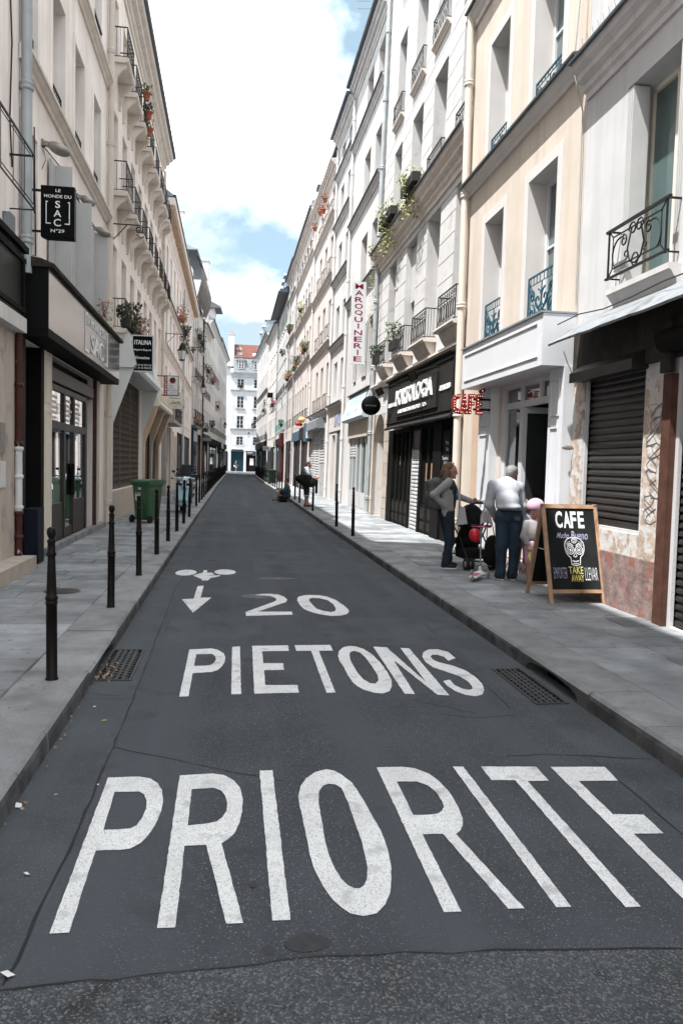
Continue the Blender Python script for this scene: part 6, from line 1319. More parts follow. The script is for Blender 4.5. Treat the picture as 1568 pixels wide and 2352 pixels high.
# ------------------------------------------------------------------ scooters
mk('vespa_blue', (.33, .52, .60), .25, var=.03, coat=.5); mk('scooter_black', (.012, .012, .014), .25, var=.2, coat=.5); mk('chrome', (.6, .6, .6), .15, metal=1, var=.05); mk('seat_black', (.015, .014, .014), .5, var=.2); mk('head_glass', (.75, .77, .78), .1, var=.05, spec=.6)
def moto(label, loc, rz, body, kind):
    t = thing('motor_scooter', label, 'scooter', loc, rz, 'scooters parked on the left pavement')     # front points to -y
    def wheel(y, r):
        w_ = MB(); w_.lathe([(r-.07, -.045), (r-.02, -.05), (r, -.03), (r, .03), (r-.02, .05), (r-.07, .045)], 24, (0, y, r), axis='x'); w_ = w_.obj('wheel', 'rubber', t)
        rm = MB(); rm.lathe([(r-.07, -.04), (r-.075, .04)], 20, (0, y, r), axis='x'); rm.lathe([(.0, -.05), (.04, -.05), (.04, .05), (0, .05)], 10, (0, y, r), axis='x')
        for k in range(5): a = 2*pi*k/5; rm.tube([(0, y, r), (0, y+(r-.07)*cos(a), r+(r-.07)*sin(a))], .018, 5)
        rm.obj('rim', 'chrome', w_)
    if kind == 'round':
        wheel(-.62, .215); wheel(.62, .215)
        sdf([('e', (0, -.62, .36), (.085, .23, .13)), ('-e', (0, -.62, .21), (.06, .26, .235))], .014, .02).obj('front_fender', body, t)
        sdf([('b', (0, -.42, .60), (.17, .008, .20), .022, rotx(-.16)), ('b', (0, -.40, .42), (.13, .01, .08), .02, rotx(-.2)), ('c', (0, -.46, .78), (0, -.40, .98), .075, .05), ('b', (0, -.05, .25), (.13, .40, .01), .03), ('c', (0, .25, .30), (0, .45, .55), .10, .12)], .014, .05).obj('leg_shield', body, t)
        sdf([('e', (0, .55, .50), (.16, .40, .19)), ('e', (.15, .60, .42), (.10, .30, .16)), ('e', (-.15, .60, .42), (.10, .30, .16)), ('-e', (0, .62, .2), (.07, .28, .27))], .016, .04).obj('rear_body', body, t)
        sdf([('e', (0, -.44, 1.02), (.10, .13, .08)), ('c', (-.30, -.36, 1.04), (.30, -.36, 1.04), .03, .03), ('c', (-.15, -.38, 1.03), (.15, -.38, 1.03), .05, .05)], .012, .05).obj('handlebar', body, t)
        MB().lathe([(0, -.03), (.05, -.025), (.07, 0), (.075, .03)], 18, (0, -.56, 1.02), axis='y').obj('headlight', 'head_glass', t)
        MB().lathe([(.072, -.01), (.085, .0), (.08, .04)], 18, (0, -.555, 1.02), axis='y').obj('headlight_ring', 'chrome', t)
        MB().box(-.012, .012, -.49, -.47, .70, .80).obj('horn_cover', body, t)
        MB().obox((0, -.475, .755), (.02, 0, 0), (0, .004, 0), (0, -.003, .02)).obj('badge', 'scooter_black', t)
    else:
        wheel(-.72, .25); wheel(.68, .25)
        sdf([('e', (0, -.70, .45), (.09, .26, .10)), ('c', (0, -.68, .3), (0, -.52, .85), .07, .10), ('e', (0, -.50, .80), (.24, .16, .24)), ('b', (0, -.36, .62), (.20, .03, .26), .04, rotx(-.2)), ('b', (0, 0, .32), (.16, .36, .05), .04), ('-e', (0, -.72, .25), (.06, .29, .29))], .018, .05).obj('front_fairing', body, t)
        sdf([('e', (0, .50, .62), (.20, .52, .17)), ('e', (0, .85, .72), (.13, .25, .10))], .018, .04).obj('rear_body', body, t)
        for sx in (-1, 1): MB().ellipsoid((sx*.12, -.64, .80), (.075, .03, .05)).obj('headlight', 'head_glass', t)
        m = MB(); m.add([(-.2, -.55, 1.02), (.2, -.55, 1.02), (.17, -.42, 1.42), (-.17, -.42, 1.42)], [(0, 1, 2, 3)]); m.add([(-.2, -.542, 1.02), (.2, -.542, 1.02), (.17, -.412, 1.42), (-.17, -.412, 1.42)], [(3, 2, 1, 0)]); m.obj('windscreen', 'win_glass', t)
        MB().tube([(-.36, -.34, 1.08), (-.1, -.42, 1.04), (.1, -.42, 1.04), (.36, -.34, 1.08)], .03, 8).obj('handlebar', 'scooter_black', t)
    for sx in (-1, 1):
        MB().tube([(sx*.27, -.37, 1.045), (sx*.38, -.33, 1.045)], .022, 8).obj('grip', 'rubber', t)
        m = MB(); m.tube([(sx*.24, -.38, 1.07), (sx*.30, -.40, 1.22)], .007, 5); m.ellipsoid((sx*.31, -.40, 1.25), (.055, .02, .04)); m.obj('mirror', 'scooter_black', t)
    sdf([('e', (0, .50, .74 if kind == 'round' else .82), (.15, .36, .075)), ('e', (0, .30, .72 if kind == 'round' else .80), (.12, .18, .07))], .016, .03).obj('seat', 'seat_black', t)
    MB().tube([(.10, .1, .22), (.22, .05, .03)], .012, 6).obj('stand', 'chrome', t)
    MB().box(-.08, .08, .93, .95, .42, .56).obj('number_plate', 'paper', t)
    return t
moto('light blue rounded scooter facing the camera behind the bollards', (-1.42, 24.35, .13), .12, 'vespa_blue', 'round')
moto('black motor scooter parked behind the light blue one', (-1.55, 29.4, .13), -.1, 'scooter_black', 'sport')
moto('second black motor scooter farther back by the teal shop', (-1.9, 33.5, .13), .15, 'scooter_black', 'sport')

# ------------------------------------------------------------------ chalk board stand
t = thing('chalkboard_stand', 'wooden A-frame chalkboard reading CAFE with a drawn skull', 'chalkboard', (4.135, 9.18, .13))
H_ = 1.17; lean = .26                                       # legs splay .38 m front and back
def leg(x, sy): return MB().obox((x, sy*lean*.5, H_/2), (.024, 0, 0), (0, .016, .003), (0, -sy*lean*.5*1.03, H_/2))
for sy in (-1, 1):
    for x in (-.335, .335): leg(x, sy*1.46).obj('leg', 'wood_frame', t)
def FA(a, b_, tt, sy=-1): k = b_/H_; return (a, sy*(lean*1.46*(1-k)+.0+tt), b_)
def plane_box(x0, x1, z0, z1, o0, o1, sy=-1):
    m = MB(); P = [FA(x, z, o, sy) for o in (o0, o1) for x, z in ((x0, z0), (x1, z0), (x1, z1), (x0, z1))]
    return m.add(P, [(0, 1, 2, 3), (4, 7, 6, 5), (0, 4, 5, 1), (1, 5, 6, 2), (2, 6, 7, 3), (3, 7, 4, 0)])
for sy in (-1, 1):
    bd = plane_box(-.312, .312, .165, 1.125, -.012, .004, sy).obj('board', 'chalkboard', t)
    plane_box(-.312, .312, 1.123, 1.17, -.018, .018, sy).obj('rail', 'wood_frame', t); plane_box(-.312, .312, .125, .163, -.018, .018, sy).obj('rail', 'wood_frame', t)
    if sy < 0: board = bd
MB().tube([(-.34, -.18, .62), (-.34, .18, .62)], .006, 5).obj('stay', 'chrome', t)
C = lambda a, b_, tt=0: FA(a, b_, .0065)
def stroke(mb, pts, w=.008, closed=False):
    n = len(pts); V = []
    for i, p in enumerate(pts):
        a = pts[(i-1) % n] if (closed or i) else p; b_ = pts[(i+1) % n] if (closed or i < n-1) else p
        d = Vector((b_[0]-a[0], b_[1]-a[1])); d = d.normalized() if d.length > 1e-9 else Vector((1, 0)); q = Vector((-d.y, d.x))*w/2
        V += [C(p[0]+q.x, p[1]+q.y), C(p[0]-q.x, p[1]-q.y)]
    mb.add(V, [(2*i, 2*i+1, (2*i+3) % (2*n), (2*i+2) % (2*n)) for i in range(n if closed else n-1)])
m = MB()
for ch, x0, x1 in (('C', -.195, -.105), ('A', -.09, .0), ('F', .0, .075), ('E', .095, .175)): put_text(m, ch, C, x0, x1, .885, 1.085, .03)
m.obj('chalk_lettering', 'chalk', board)
m = MB(); put_text(m, 'Mucho', C, -.20, -.05, .765, .83, .005, 0, 0, .35); put_text(m, 'Bueno', C, -.01, .20, .75, .85, .005, 0, 0, .1); put_text(m, 'EMPORTER', C, -.27, -.10, .29, .42, -.012, 0, 0, 0); m.obj('chalk_lettering', 'chalk_violet', board)
m = MB(); put_text(m, 'LLEVAR', C, .125, .285, .27, .42, -.012); m.obj('chalk_lettering', 'chalk', board)
m = MB(); put_text(m, 'TAKE', C, -.08, .105, .345, .43, .008); put_text(m, 'AWAY', C, -.055, .105, .255, .335, .008); m.obj('chalk_lettering', 'chalk_yellow', board)
m = MB(); cx, cz = .02, .62                                  # decorated skull
out = [(-.055, -.115), (-.06, -.085), (-.10, -.05), (-.12, -.0), (-.125, .06), (-.115, .10), (-.085, .135), (-.04, .153), (0, .155), (.04, .152), (.085, .13), (.112, .095), (.122, .05), (.118, -.0), (.10, -.045), (.065, -.08), (.06, -.115), (.055, -.165), (0, -.178), (-.055, -.165)]
stroke(m, [(cx+a, cz+b_) for a, b_ in out], .010, True)
for sx in (-1, 1):
    e = (cx+sx*.055, cz+.005)
    for r, w_ in ((.047, .009), (.027, .006)): stroke(m, [(e[0]+r*cos(k*pi/9), e[1]+r*1.05*sin(k*pi/9)) for k in range(18)], w_, True)
    m.flat([[(e[0]+.012*cos(k*pi/5), e[1]+.014*sin(k*pi/5)) for k in range(10)]], C)
    stroke(m, [(cx+sx*.015, cz+.055), (cx+sx*.05, cz+.078), (cx+sx*.10, cz+.058)], .008); stroke(m, [(cx+sx*.03, cz+.07), (cx+sx*.06, cz+.088), (cx+sx*.10, cz+.075)], .005)
    for k in range(3): m.flat([[(cx+sx*(.06+.016*k)+.005*cos(a), cz+.105-.006*k+.005*sin(a)) for a in [i*pi/3 for i in range(6)]]], C)
stroke(m, [(cx, cz-.025), (cx-.022, cz-.07), (cx-.005, cz-.078), (cx, cz-.07), (cx+.005, cz-.078), (cx+.022, cz-.07)], .009, True)
stroke(m, [(cx-.04, cz-.12), (cx, cz-.132), (cx+.04, cz-.12)], .012); stroke(m, [(cx-.035, cz-.15), (cx, cz-.158), (cx+.035, cz-.15)], .007)
for r in (.034, .016): stroke(m, [(cx+r*(1+.18*cos(5*k*pi/10))*cos(k*pi/10), cz+.115+r*.8*sin(k*pi/10)) for k in range(20)], .006, True)
m.obj('chalk_drawing', 'chalk', board)

# ------------------------------------------------------------------ people
mk('skin', (.36, .20, .145), .55, var=.06, vs=9); mk('skin_red', (.34, .165, .125), .55, var=.08, vs=9)
mk('hair_brown', (.10, .052, .032), .5, var=.35, vs=30); mk('hair_dark', (.035, .025, .02), .5, var=.3, vs=30); mk('hair_white', (.17, .165, .158), .6, var=.35, vs=45, bump=.5, bs=60); mk('hair_blond', (.42, .29, .15), .6, var=.25, vs=30)
mk('jeans', (.018, .032, .052), .8, var=.35, vs=7, bump=.4, bs=16); mk('jeans_dark', (.010, .018, .027), .8, var=.3, vs=7, bump=.4, bs=16)
mk('knit_grey', (.24, .23, .23), .85, var=.1, vs=9, bump=.4, bs=18); mk('knit_white', (.36, .38, .41), .9, var=.10, vs=7, bump=.9, bs=12); mk('tee_navy', (.018, .026, .042), .8, var=.2, vs=12, bump=.3, bs=20); mk('tee_pale', (.42, .47, .53), .8, var=.1, bump=.3, bs=20)
mk('jacket_teal', (.025, .065, .085), .7, var=.2, vs=8, bump=.3, bs=20); mk('shorts_grey', (.16, .15, .14), .8, var=.2, vs=9); mk('canvas_grey', (.065, .068, .066), .8, var=.2, vs=9, bump=.3, bs=30); mk('canvas_black', (.008, .008, .008), .85, var=.3, spec=.2); mk('shoe_black', (.012, .012, .014), .6, var=.2); mk('sole', (.62, .61, .58), .6, var=.06)
mk('tote', (.36, .37, .37), .8, var=.08, vs=8); mk('helmet_pink', (.50, .30, .40), .3, var=.04, coat=.4); mk('helmet_red', (.55, .015, .03), .3, var=.05, coat=.4); mk('pink_plastic', (.50, .09, .20), .4, var=.05); mk('cloth_white', (.6, .6, .62), .9, var=.05, vs=9, bump=.4, bs=16); mk('lips', (.30, .09, .08), .5)
def vadd(a, b_, k=1): return tuple(a[i]+b_[i]*k for i in range(3))
def finger_set(w, d, side, s=1.0, curl=.5):
    """palm and five fingers from the wrist w along d; side = direction of the thumb"""
    w, d, side = Vector(w), Vector(d).normalized(), Vector(side); side = (side-d*side.dot(d)).normalized(); nrm = d.cross(side)
    P = [('c', w, w+d*.07*s, .022*s, .03*s), ('c', w+d*.035*s+side*.02*s, w+d*.075*s+side*.025*s, .018*s, .016*s), ('c', w+d*.035*s-side*.02*s, w+d*.075*s-side*.025*s, .018*s, .016*s)]
    for k, L_ in enumerate((.068, .076, .07, .055)):
        b0 = w+d*.082*s+side*(.03-.02*k)*s; m1 = b0+(d*cos(curl*.5)+nrm*sin(curl*.5))*L_*.5*s; e = m1+(d*cos(curl*1.4)+nrm*sin(curl*1.4))*L_*.5*s
        P += [('c', b0, m1, .0095*s, .009*s), ('c', m1, e, .009*s, .0075*s)]
    a = w+d*.03*s+side*.03*s; b1 = a+(side*.75+d*.65).normalized()*.035*s; P += [('c', a, b1, .012*s, .0105*s), ('c', b1, b1+(side*.25+d*.97).normalized()*.03*s, .0105*s, .008*s)]
    return [(p[0], tuple(p[1]), tuple(p[2]), p[3], p[4]) for p in P]
def head_prims(c, f, s=1.0):
    """head with centre c facing f (horizontal unit vector, may tilt)"""
    c = Vector(c); f = Vector(f).normalized(); r = f.cross(Vector((0, 0, 1))).normalized(); u = r.cross(f)
    R = np.array([r, f, u]).T
    P = [('e', tuple(c+u*.025*s), (.074*s, .092*s, .092*s), R), ('e', tuple(c+f*.022*s-u*.045*s), (.056*s, .062*s, .072*s), R), ('c', tuple(c+f*.088*s+u*.012*s), tuple(c+f*.108*s-u*.022*s), .008*s, .0135*s), ('e', tuple(c+f*.082*s-u*.092*s), (.022*s, .018*s, .018*s), R),
         ('c', tuple(c+f*.086*s-u*.056*s+r*.012), tuple(c+f*.086*s-u*.056*s-r*.012), .010*s, .010*s), ('c', tuple(c+f*.08*s+u*.028*s+r*.03), tuple(c+f*.08*s+u*.028*s-r*.03), .014*s, .014*s)]
    for sx in (-1, 1): P += [('e', tuple(c+r*sx*.077*s-f*.01*s-u*.005*s), (.010*s, .02*s, .032*s), R)]
    return P, (c, f, r, u)
def face(t, fr, s=1.0):
    c, f, r, u = fr
    for sx in (-1, 1):
        MB().ellipsoid(tuple(c+f*.086*s+r*sx*.031*s+u*.008*s), (.011*s, .011*s, .008*s), 8, 6).obj('eye', 'letter_dark', t)
    MB().tube([tuple(c+f*.094*s-u*.058*s+r*.022*s), tuple(c+f*.099*s-u*.057*s), tuple(c+f*.094*s-u*.058*s-r*.022*s)], .005*s, 5).obj('mouth', 'lips', t)
def shoe(t, p, d, s=1.0, mat='shoe_black'):
    p = Vector(p); d = Vector(d).normalized(); r = Vector((-d.y, d.x, 0)); R = np.array([r, d, (0, 0, 1)]).T
    sdf([('e', tuple(p+d*.055*s+Vector((0, 0, .045*s))), (.043*s, .115*s, .045*s), R), ('c', tuple(p-d*.03*s+Vector((0, 0, .05*s))), tuple(p-d*.03*s+Vector((0, 0, .10*s))), .042*s, .038*s), ('-b', tuple(p+Vector((0, 0, -.03))), (.3, .3, .04), 0)], .008, .02).obj('shoe', mat, t)
    sdf([('e', tuple(p+d*.05*s+Vector((0, 0, .012*s))), (.048*s, .130*s, .02*s), R), ('-b', tuple(p+Vector((0, 0, -.04))), (.3, .3, .04), 0)], .008, .01).obj('shoe_sole', 'sole', t)
def limb(pts, rs): return [('c', pts[i], pts[i+1], rs[i], rs[i+1]) for i in range(len(pts)-1)]
def grow(prims, g): return [(p[0], p[1], p[2], p[3]+g, p[4]+g) if p[0] == 'c' else (p[0], p[1], tuple(x+g for x in p[2]))+tuple(p[3:]) for p in prims]
Vx = lambda a: np.array(a)
# --- woman with backpack, in profile towards the stroller
t = thing('person', 'woman with long hair and grey backpack resting a hand on the stroller', 'person', (3.37, 11.93, .13))
hp, fr = head_prims((.03, -.01, 1.525), (.97, -.22, -.10), 1.02)
leg1 = limb([(-.01, -.085, .88), (.035, -.09, .47), (-.02, -.10, .08)], (.095, .062, .042)); leg2 = limb([(-.01, .085, .88), (.075, .08, .47), (.05, .09, .08)], (.095, .062, .042))
tor = [('e', (-.02, 0, .93), (.125, .165, .13)), ('e', (.015, 0, 1.10), (.115, .135, .16)), ('e', (-.005, 0, 1.27), (.115, .165, .14)), ('e', (.065, -.06, 1.24), (.06, .065, .065)), ('e', (.065, .06, 1.24), (.06, .065, .065)), ('c', (-.02, -.12, 1.37), (-.02, .12, 1.37), .055, .055)]
ar1 = limb([(-.05, -.18, 1.345), (-.28, -.20, 1.16), (-.10, -.17, .99)], (.052, .042, .028)); ar2 = limb([(.0, .17, 1.345), (.19, .16, 1.14), (.41, .06, 1.06)], (.052, .042, .028))
neck = limb([(-.01, 0, 1.38), (.01, 0, 1.46)], (.052, .05))
sdf(hp+leg1+leg2+tor+ar1+ar2+neck+finger_set((-.10, -.17, .99), (.6, .1, -.6), (.5, 0, .6), .9)+finger_set((.41, .06, 1.06), (1, -.25, .05), (0, -.5, .7), .9, .9), .009, .022).obj('body', 'skin', t); face(t, fr, 1.02)
sdf(grow(leg1+leg2, .014)+grow(tor[:1], .012)+[('c', (-.02, -.10, .12), (-.02, -.10, .11), .058, .058), ('c', (.05, .09, .12), (.05, .09, .11), .058, .058)], .010, .03).obj('trousers', 'jeans_dark', t)
sdf(grow(tor[1:5], .012)+[('e', (0, 0, .98), (.13, .165, .10))], .010, .03).obj('top', 'tee_navy', t)
m = MB(); m.tube([(.135, -.03, 1.20), (.15, .03, 1.19), (.148, 0, 1.14), (.15, .05, 1.15)], .012, 5); m.obj('print', 'pale_blue', t)
sdf(grow(ar1+ar2, .014)+[('e', (-.075, -.03, 1.22), (.075, .165, .20)), ('e', (-.04, -.145, 1.08), (.10, .05, .22)), ('e', (-.03, -.15, .93), (.10, .035, .13)), ('e', (-.04, .14, 1.10), (.10, .05, .20)), ('c', (-.03, -.15, 1.37), (-.03, .15, 1.37), .062, .062)], .010, .03).obj('cardigan', 'knit_grey', t)
sdf([('e', (-.005, 0, 1.575), (.098, .092, .095)), ('e', (-.05, 0, 1.50), (.06, .085, .11)), ('c', (-.06, -.05, 1.52), (-.055, -.085, 1.30), .055, .035), ('c', (-.07, .05, 1.50), (-.08, .06, 1.32), .05, .03), ('c', (-.02, -.085, 1.50), (-.005, -.135, 1.27), .036, .03), ('c', (-.06, -.075, 1.45), (-.07, -.11, 1.22), .05, .032), ('-e', (.105, -.03, 1.50), (.075, .10, .085))], .009, .03).obj('hair', 'hair_brown', t)
m = MB()
for sx in (-1, 1): m.lathe([(.022, -.006), (.03, 0), (.022, .006)], 12, (.055+.012*sx, -.04*sx, 1.645), axis='x')
m.tube([(.06, -.03, 1.65), (.06, .03, 1.65)], .005, 5); m.obj('sunglasses', 'sun_orange', t)
sdf([('b', (-.225, .0, 1.16), (.055, .11, .17), .06), ('e', (-.315, .0, 1.09), (.06, .11, .13)), ('e', (-.20, 0, 1.37), (.07, .11, .06))], .012, .03).obj('backpack', 'canvas_grey', t)
m = MB(); m.tube([(-.20, -.12, 1.37), (-.06, -.145, 1.435), (.06, -.13, 1.36), (.03, -.16, 1.20), (-.17, -.14, 1.02)], .018, 6); m.tube([(-.20, .12, 1.37), (-.06, .13, 1.435), (.06, .12, 1.36), (-.1, .16, 1.10)], .018, 6); m.obj('strap', 'canvas_grey', t)
m = MB(); m.tube([(-.03, .08, 1.43), (.08, -.02, 1.38), (.15, -.10, 1.20), (.16, -.17, .97)], .016, 6); m.obj('bag_strap', 'tote', t)
m = MB(); m.prism([(.10, .70), (.27, .72), (.215, .98), (.145, .99)], -.225, -.175, 'y'); m.obj('tote_bag', 'tote', t)
shoe(t, (-.02, -.10, 0), (.96, -.25, 0)); shoe(t, (.05, .09, 0), (.96, -.15, 0))
# --- white-haired man bending, seen from behind
t = thing('person', 'white-haired man in white sweater and jeans bending with his back turned', 'person', (3.93, 10.72, .13))
hp, fr = head_prims((.12, .24, 1.52), (.55, .78, -.42), 1.05)
leg1 = limb([(-.085, -.02, .90), (-.095, -.03, .48), (-.09, -.02, .09)], (.10, .068, .05)); leg2 = limb([(.085, -.02, .90), (.10, -.035, .48), (.09, -.02, .09)], (.10, .068, .05))
tor = [('e', (0, -.01, .95), (.165, .13, .13)), ('e', (-.005, .04, 1.12), (.16, .125, .16), Vx(rotx(-.3))), ('e', (.005, .13, 1.29), (.19, .12, .16), Vx(rotx(-.55))), ('c', (.02, .16, 1.385), (-.17, .165, 1.335), .07, .055), ('c', (.02, .16, 1.385), (.20, .175, 1.32), .07, .055)]
ar1 = limb([(-.19, .17, 1.35), (-.22, .20, 1.07), (-.08, .36, .90)], (.06, .048, .032)); ar2 = limb([(.21, .18, 1.33), (.27, .17, 1.05), (.27, .25, .86)], (.06, .048, .032)); neck = limb([(.04, .17, 1.38), (.09, .22, 1.47)], (.06, .056))
sdf(hp+leg1+leg2+tor+ar1+ar2+neck+finger_set((-.08, .36, .90), (.4, .6, -.6), (1, 0, .3))+finger_set((.27, .25, .86), (-.1, .4, -.9), (-1, 0, .1)), .010, .022).obj('body', 'skin_red', t); face(t, fr, 1.05)
sdf(grow(leg1+leg2, .016)+grow(tor[:1], .013)+[('c', (-.09, -.01, .13), (-.09, .01, .07), .068, .075), ('c', (.09, -.01, .13), (.09, .01, .07), .068, .075)], .011, .03).obj('trousers', 'jeans', t)
m = MB(); m.tube([(-.155, -.10, 1.0), (-.06, -.152, 1.005), (.06, -.152, 1.005), (.155, -.10, 1.0)], .017, 6); m.obj('belt', 'jeans_dark', t)
for sx in (-1, 1): MB().obox((sx*.075, -.143, .915), (.05, sx*.012, 0), (0, .008, 0), (0, .014, .055)).obj('pocket', 'jeans_dark', t)
sdf(grow(ar1+ar2, .018)+grow(tor[1:], .016)+[('e', (0, .0, 1.045), (.178, .142, .055))], .011, .035).obj('sweater', 'knit_white', t)
sdf([('e', (.108, .225, 1.565), (.088, .098, .082)), ('e', (.075, .185, 1.53), (.07, .06, .075))], .008, .02).obj('hair', 'hair_white', t)
shoe(t, (-.09, -.03, 0), (-.15, 1, 0)); shoe(t, (.09, -.03, 0), (.1, 1, 0))
# --- child with pink helmet, behind the board
def child(label, loc, hgt, fdir, top, pants, hair):
    s = hgt/1.15; t = thing('person', label, 'person', loc); hp, fr = head_prims((0, 0, 1.03*s), fdir, .93*s/1.0)
    sdf(hp+limb([(-.05*s, 0, .52*s), (-.055*s, 0, .28*s), (-.055*s, 0, .06*s)], (.062*s, .045*s, .032*s))+limb([(.05*s, 0, .52*s), (.055*s, 0, .28*s), (.055*s, 0, .06*s)], (.062*s, .045*s, .032*s))+[('e', (0, 0, .56*s), (.10*s, .08*s, .09*s)), ('e', (0, 0, .74*s), (.105*s, .08*s, .15*s)), ('c', (0, 0, .86*s), (0, 0, .95*s), .04*s, .04*s)]
        +limb([(-.12*s, 0, .84*s), (-.16*s, -.02, .66*s), (-.12*s, -.10, .54*s)], (.038*s, .032*s, .022*s))+limb([(.12*s, 0, .84*s), (.16*s, -.02, .66*s), (.12*s, -.10, .54*s)], (.038*s, .032*s, .022*s))+finger_set((-.12*s, -.10, .54*s), (.1, -.6, -.6), (1, 0, 0), .62*s)+finger_set((.12*s, -.10, .54*s), (-.1, -.6, -.6), (-1, 0, 0), .62*s), .009, .02).obj('body', 'skin', t); face(t, fr, .93*s)
    sdf([('e', (0, 0, .73*s), (.125*s, .10*s, .19*s)), ('c', (-.11*s, 0, .84*s), (-.16*s, -.02, .66*s), .05*s, .045*s), ('c', (-.16*s, -.02, .66*s), (-.125*s, -.09, .56*s), .045*s, .036*s), ('c', (.11*s, 0, .84*s), (.16*s, -.02, .66*s), .05*s, .045*s), ('c', (.16*s, -.02, .66*s), (.125*s, -.09, .56*s), .045*s, .036*s)], .010, .03).obj('top', top, t)
    sdf([('e', (0, 0, .54*s), (.115*s, .095*s, .10*s)), ('c', (-.055*s, 0, .5*s), (-.06*s, 0, .34*s), .072*s, .065*s), ('c', (.055*s, 0, .5*s), (.06*s, 0, .34*s), .072*s, .065*s)], .010, .03).obj('shorts', pants, t)
    c, f, r, u = fr; sdf([('e', tuple(c-f*.015*s+u*.03*s), (.088*s, .088*s, .088*s)), ('c', tuple(c-f*.06*s), tuple(c-f*.07*s-u*.14*s), .05*s, .03*s), ('-e', tuple(c+f*.09*s-u*.03*s), (.075*s, .075*s, .085*s))], .009, .02).obj('hair', hair, t)
    for sx in (-1, 1): shoe(t, (sx*.055*s, .01, 0), (sx*.15, -1, 0), .62*s, 'lips')
    return t, fr
t, fr = child('child wearing a pink helmet behind the chalkboard stand', (4.16, 10.30, .13), 1.16, (-.75, -.6, -.15), 'knit_grey', 'helmet_pink', 'hair_blond')
c, f, r, u = fr; R = np.array([r, f, u]).T
sdf([('e', tuple(c+u*.055), (.115, .13, .105), R), ('-b', tuple(c-u*.055+f*.02), (.16, .16, .075), 0, R), ('-e', tuple(c+u*.0), (.088, .10, .095), R)], .009, .01).obj('helmet', 'helmet_pink', t)
m = MB(); m.tube([tuple(c+r*.085+u*.01), tuple(c+r*.06+f*.04-u*.09), tuple(c+f*.06-u*.12), tuple(c-r*.06+f*.04-u*.09), tuple(c-r*.085+u*.01)], .008, 5); m.obj('chin_strap', 'pink_plastic', t)
MB().tube([(-.1, -.12, .45), (-.14, -.18, .40), (-.10, -.2, .34), (-.05, -.16, .30)], .018, 6).obj('yellow_toy', 'chalk_yellow', t)
child('child in grey shorts half hidden behind the bending man', (4.36, 11.25, .305), .98, (-.3, -.95, -.1), 'tee_pale', 'shorts_grey', 'hair_blond')
# --- man with duffel bag
t = thing('person', 'man in shorts with a large black duffel bag looking down', 'person', (2.74, 28.28, .13))
hp, fr = head_prims((.05, -.02, 1.53), (.85, -.35, -.40), 1.05)
leg1 = limb([(-.02, -.10, .88), (-.01, -.10, .46), (-.04, -.10, .08)], (.105, .072, .045)); leg2 = limb([(-.02, .10, .88), (.01, .09, .46), (.04, .08, .08)], (.105, .072, .045)); tor = [('e', (-.02, 0, .95), (.14, .17, .14)), ('e', (.02, 0, 1.14), (.155, .165, .17)), ('e', (-.01, 0, 1.30), (.125, .185, .14)), ('c', (-.02, -.15, 1.40), (-.02, .15, 1.40), .06, .06)]
ar1 = limb([(-.03, -.21, 1.37), (.04, -.25, 1.10), (.27, -.16, 1.06)], (.058, .046, .032)); ar2 = limb([(-.03, .21, 1.37), (.04, .24, 1.10), (.27, .10, 1.08)], (.058, .046, .032))
sdf(hp+leg1+leg2+tor+ar1+ar2+limb([(0, 0, 1.41), (.02, -.01, 1.48)], (.062, .058))+finger_set((.27, -.16, 1.06), (.9, .3, .2), (0, .3, 1))+finger_set((.27, .10, 1.08), (.9, -.3, .1), (0, -.3, 1)), .012, .025).obj('body', 'skin_red', t); face(t, fr)
sdf(grow(tor[1:], .014)+grow([ar1[0], ar2[0]], .016)[:0]+[('c', (-.03, -.19, 1.38), (.02, -.245, 1.20), .075, .07), ('c', (-.03, .19, 1.38), (.02, .245, 1.20), .075, .07), ('e', (0, 0, 1.0), (.155, .175, .10))], .012, .03).obj('shirt', 'tee_pale', t)
sdf(grow(tor[:1], .014)+[('c', (-.02, -.10, .86), (-.01, -.10, .44), .118, .10), ('c', (-.02, .10, .86), (.01, .09, .44), .118, .10)], .012, .03).obj('shorts', 'jeans_dark', t)
for y_, x_ in ((-.10, -.01), (.09, .01)): MB().lathe([(.095, .40), (.104, .40), (.104, .455), (.095, .455)], 14, (x_, y_, 0)).obj('rolled_cuff', 'tee_pale', t)
sdf([('e', (.035, -.015, 1.585), (.094, .098, .085)), ('e', (-.02, .0, 1.54), (.06, .085, .09))], .012, .02).obj('hair', 'hair_dark', t)
sdf([('e', (-.08, -.33, .98), (.33, .15, .21), Vx(roty(.30))), ('e', (-.30, -.33, 1.05), (.16, .13, .12)), ('e', (.16, -.33, .90), (.15, .13, .15)), ('e', (-.02, -.38, 1.12), (.16, .09, .08)), ('c', (-.38, -.33, 1.06), (-.46, -.33, 1.02), .05, .02), ('c', (.24, -.35, .98), (.30, -.35, .90), .06, .02)], .015, .05).obj('duffel_bag', 'canvas_black', t)
m = MB(); m.tube([(-.30, -.33, 1.14), (-.15, -.22, 1.36), (-.03, -.13, 1.455), (.06, -.02, 1.44), (.12, .10, 1.3)], .02, 6); m.tube([(-.22, -.40, 1.13), (-.16, -.44, 1.26), (.0, -.44, 1.24), (.06, -.42, 1.13)], .013, 6); m.obj('bag_strap', 'canvas_black', t)
MB().obox((.40, -.04, 1.10), (.035, 0, .02), (0, .06, 0), (-.004, 0, .006)).obj('phone', 'sign_black', t)
shoe(t, (-.04, -.10, 0), (1, -.15, 0), 1.08); shoe(t, (.04, .08, 0), (1, -.05, 0), 1.08)
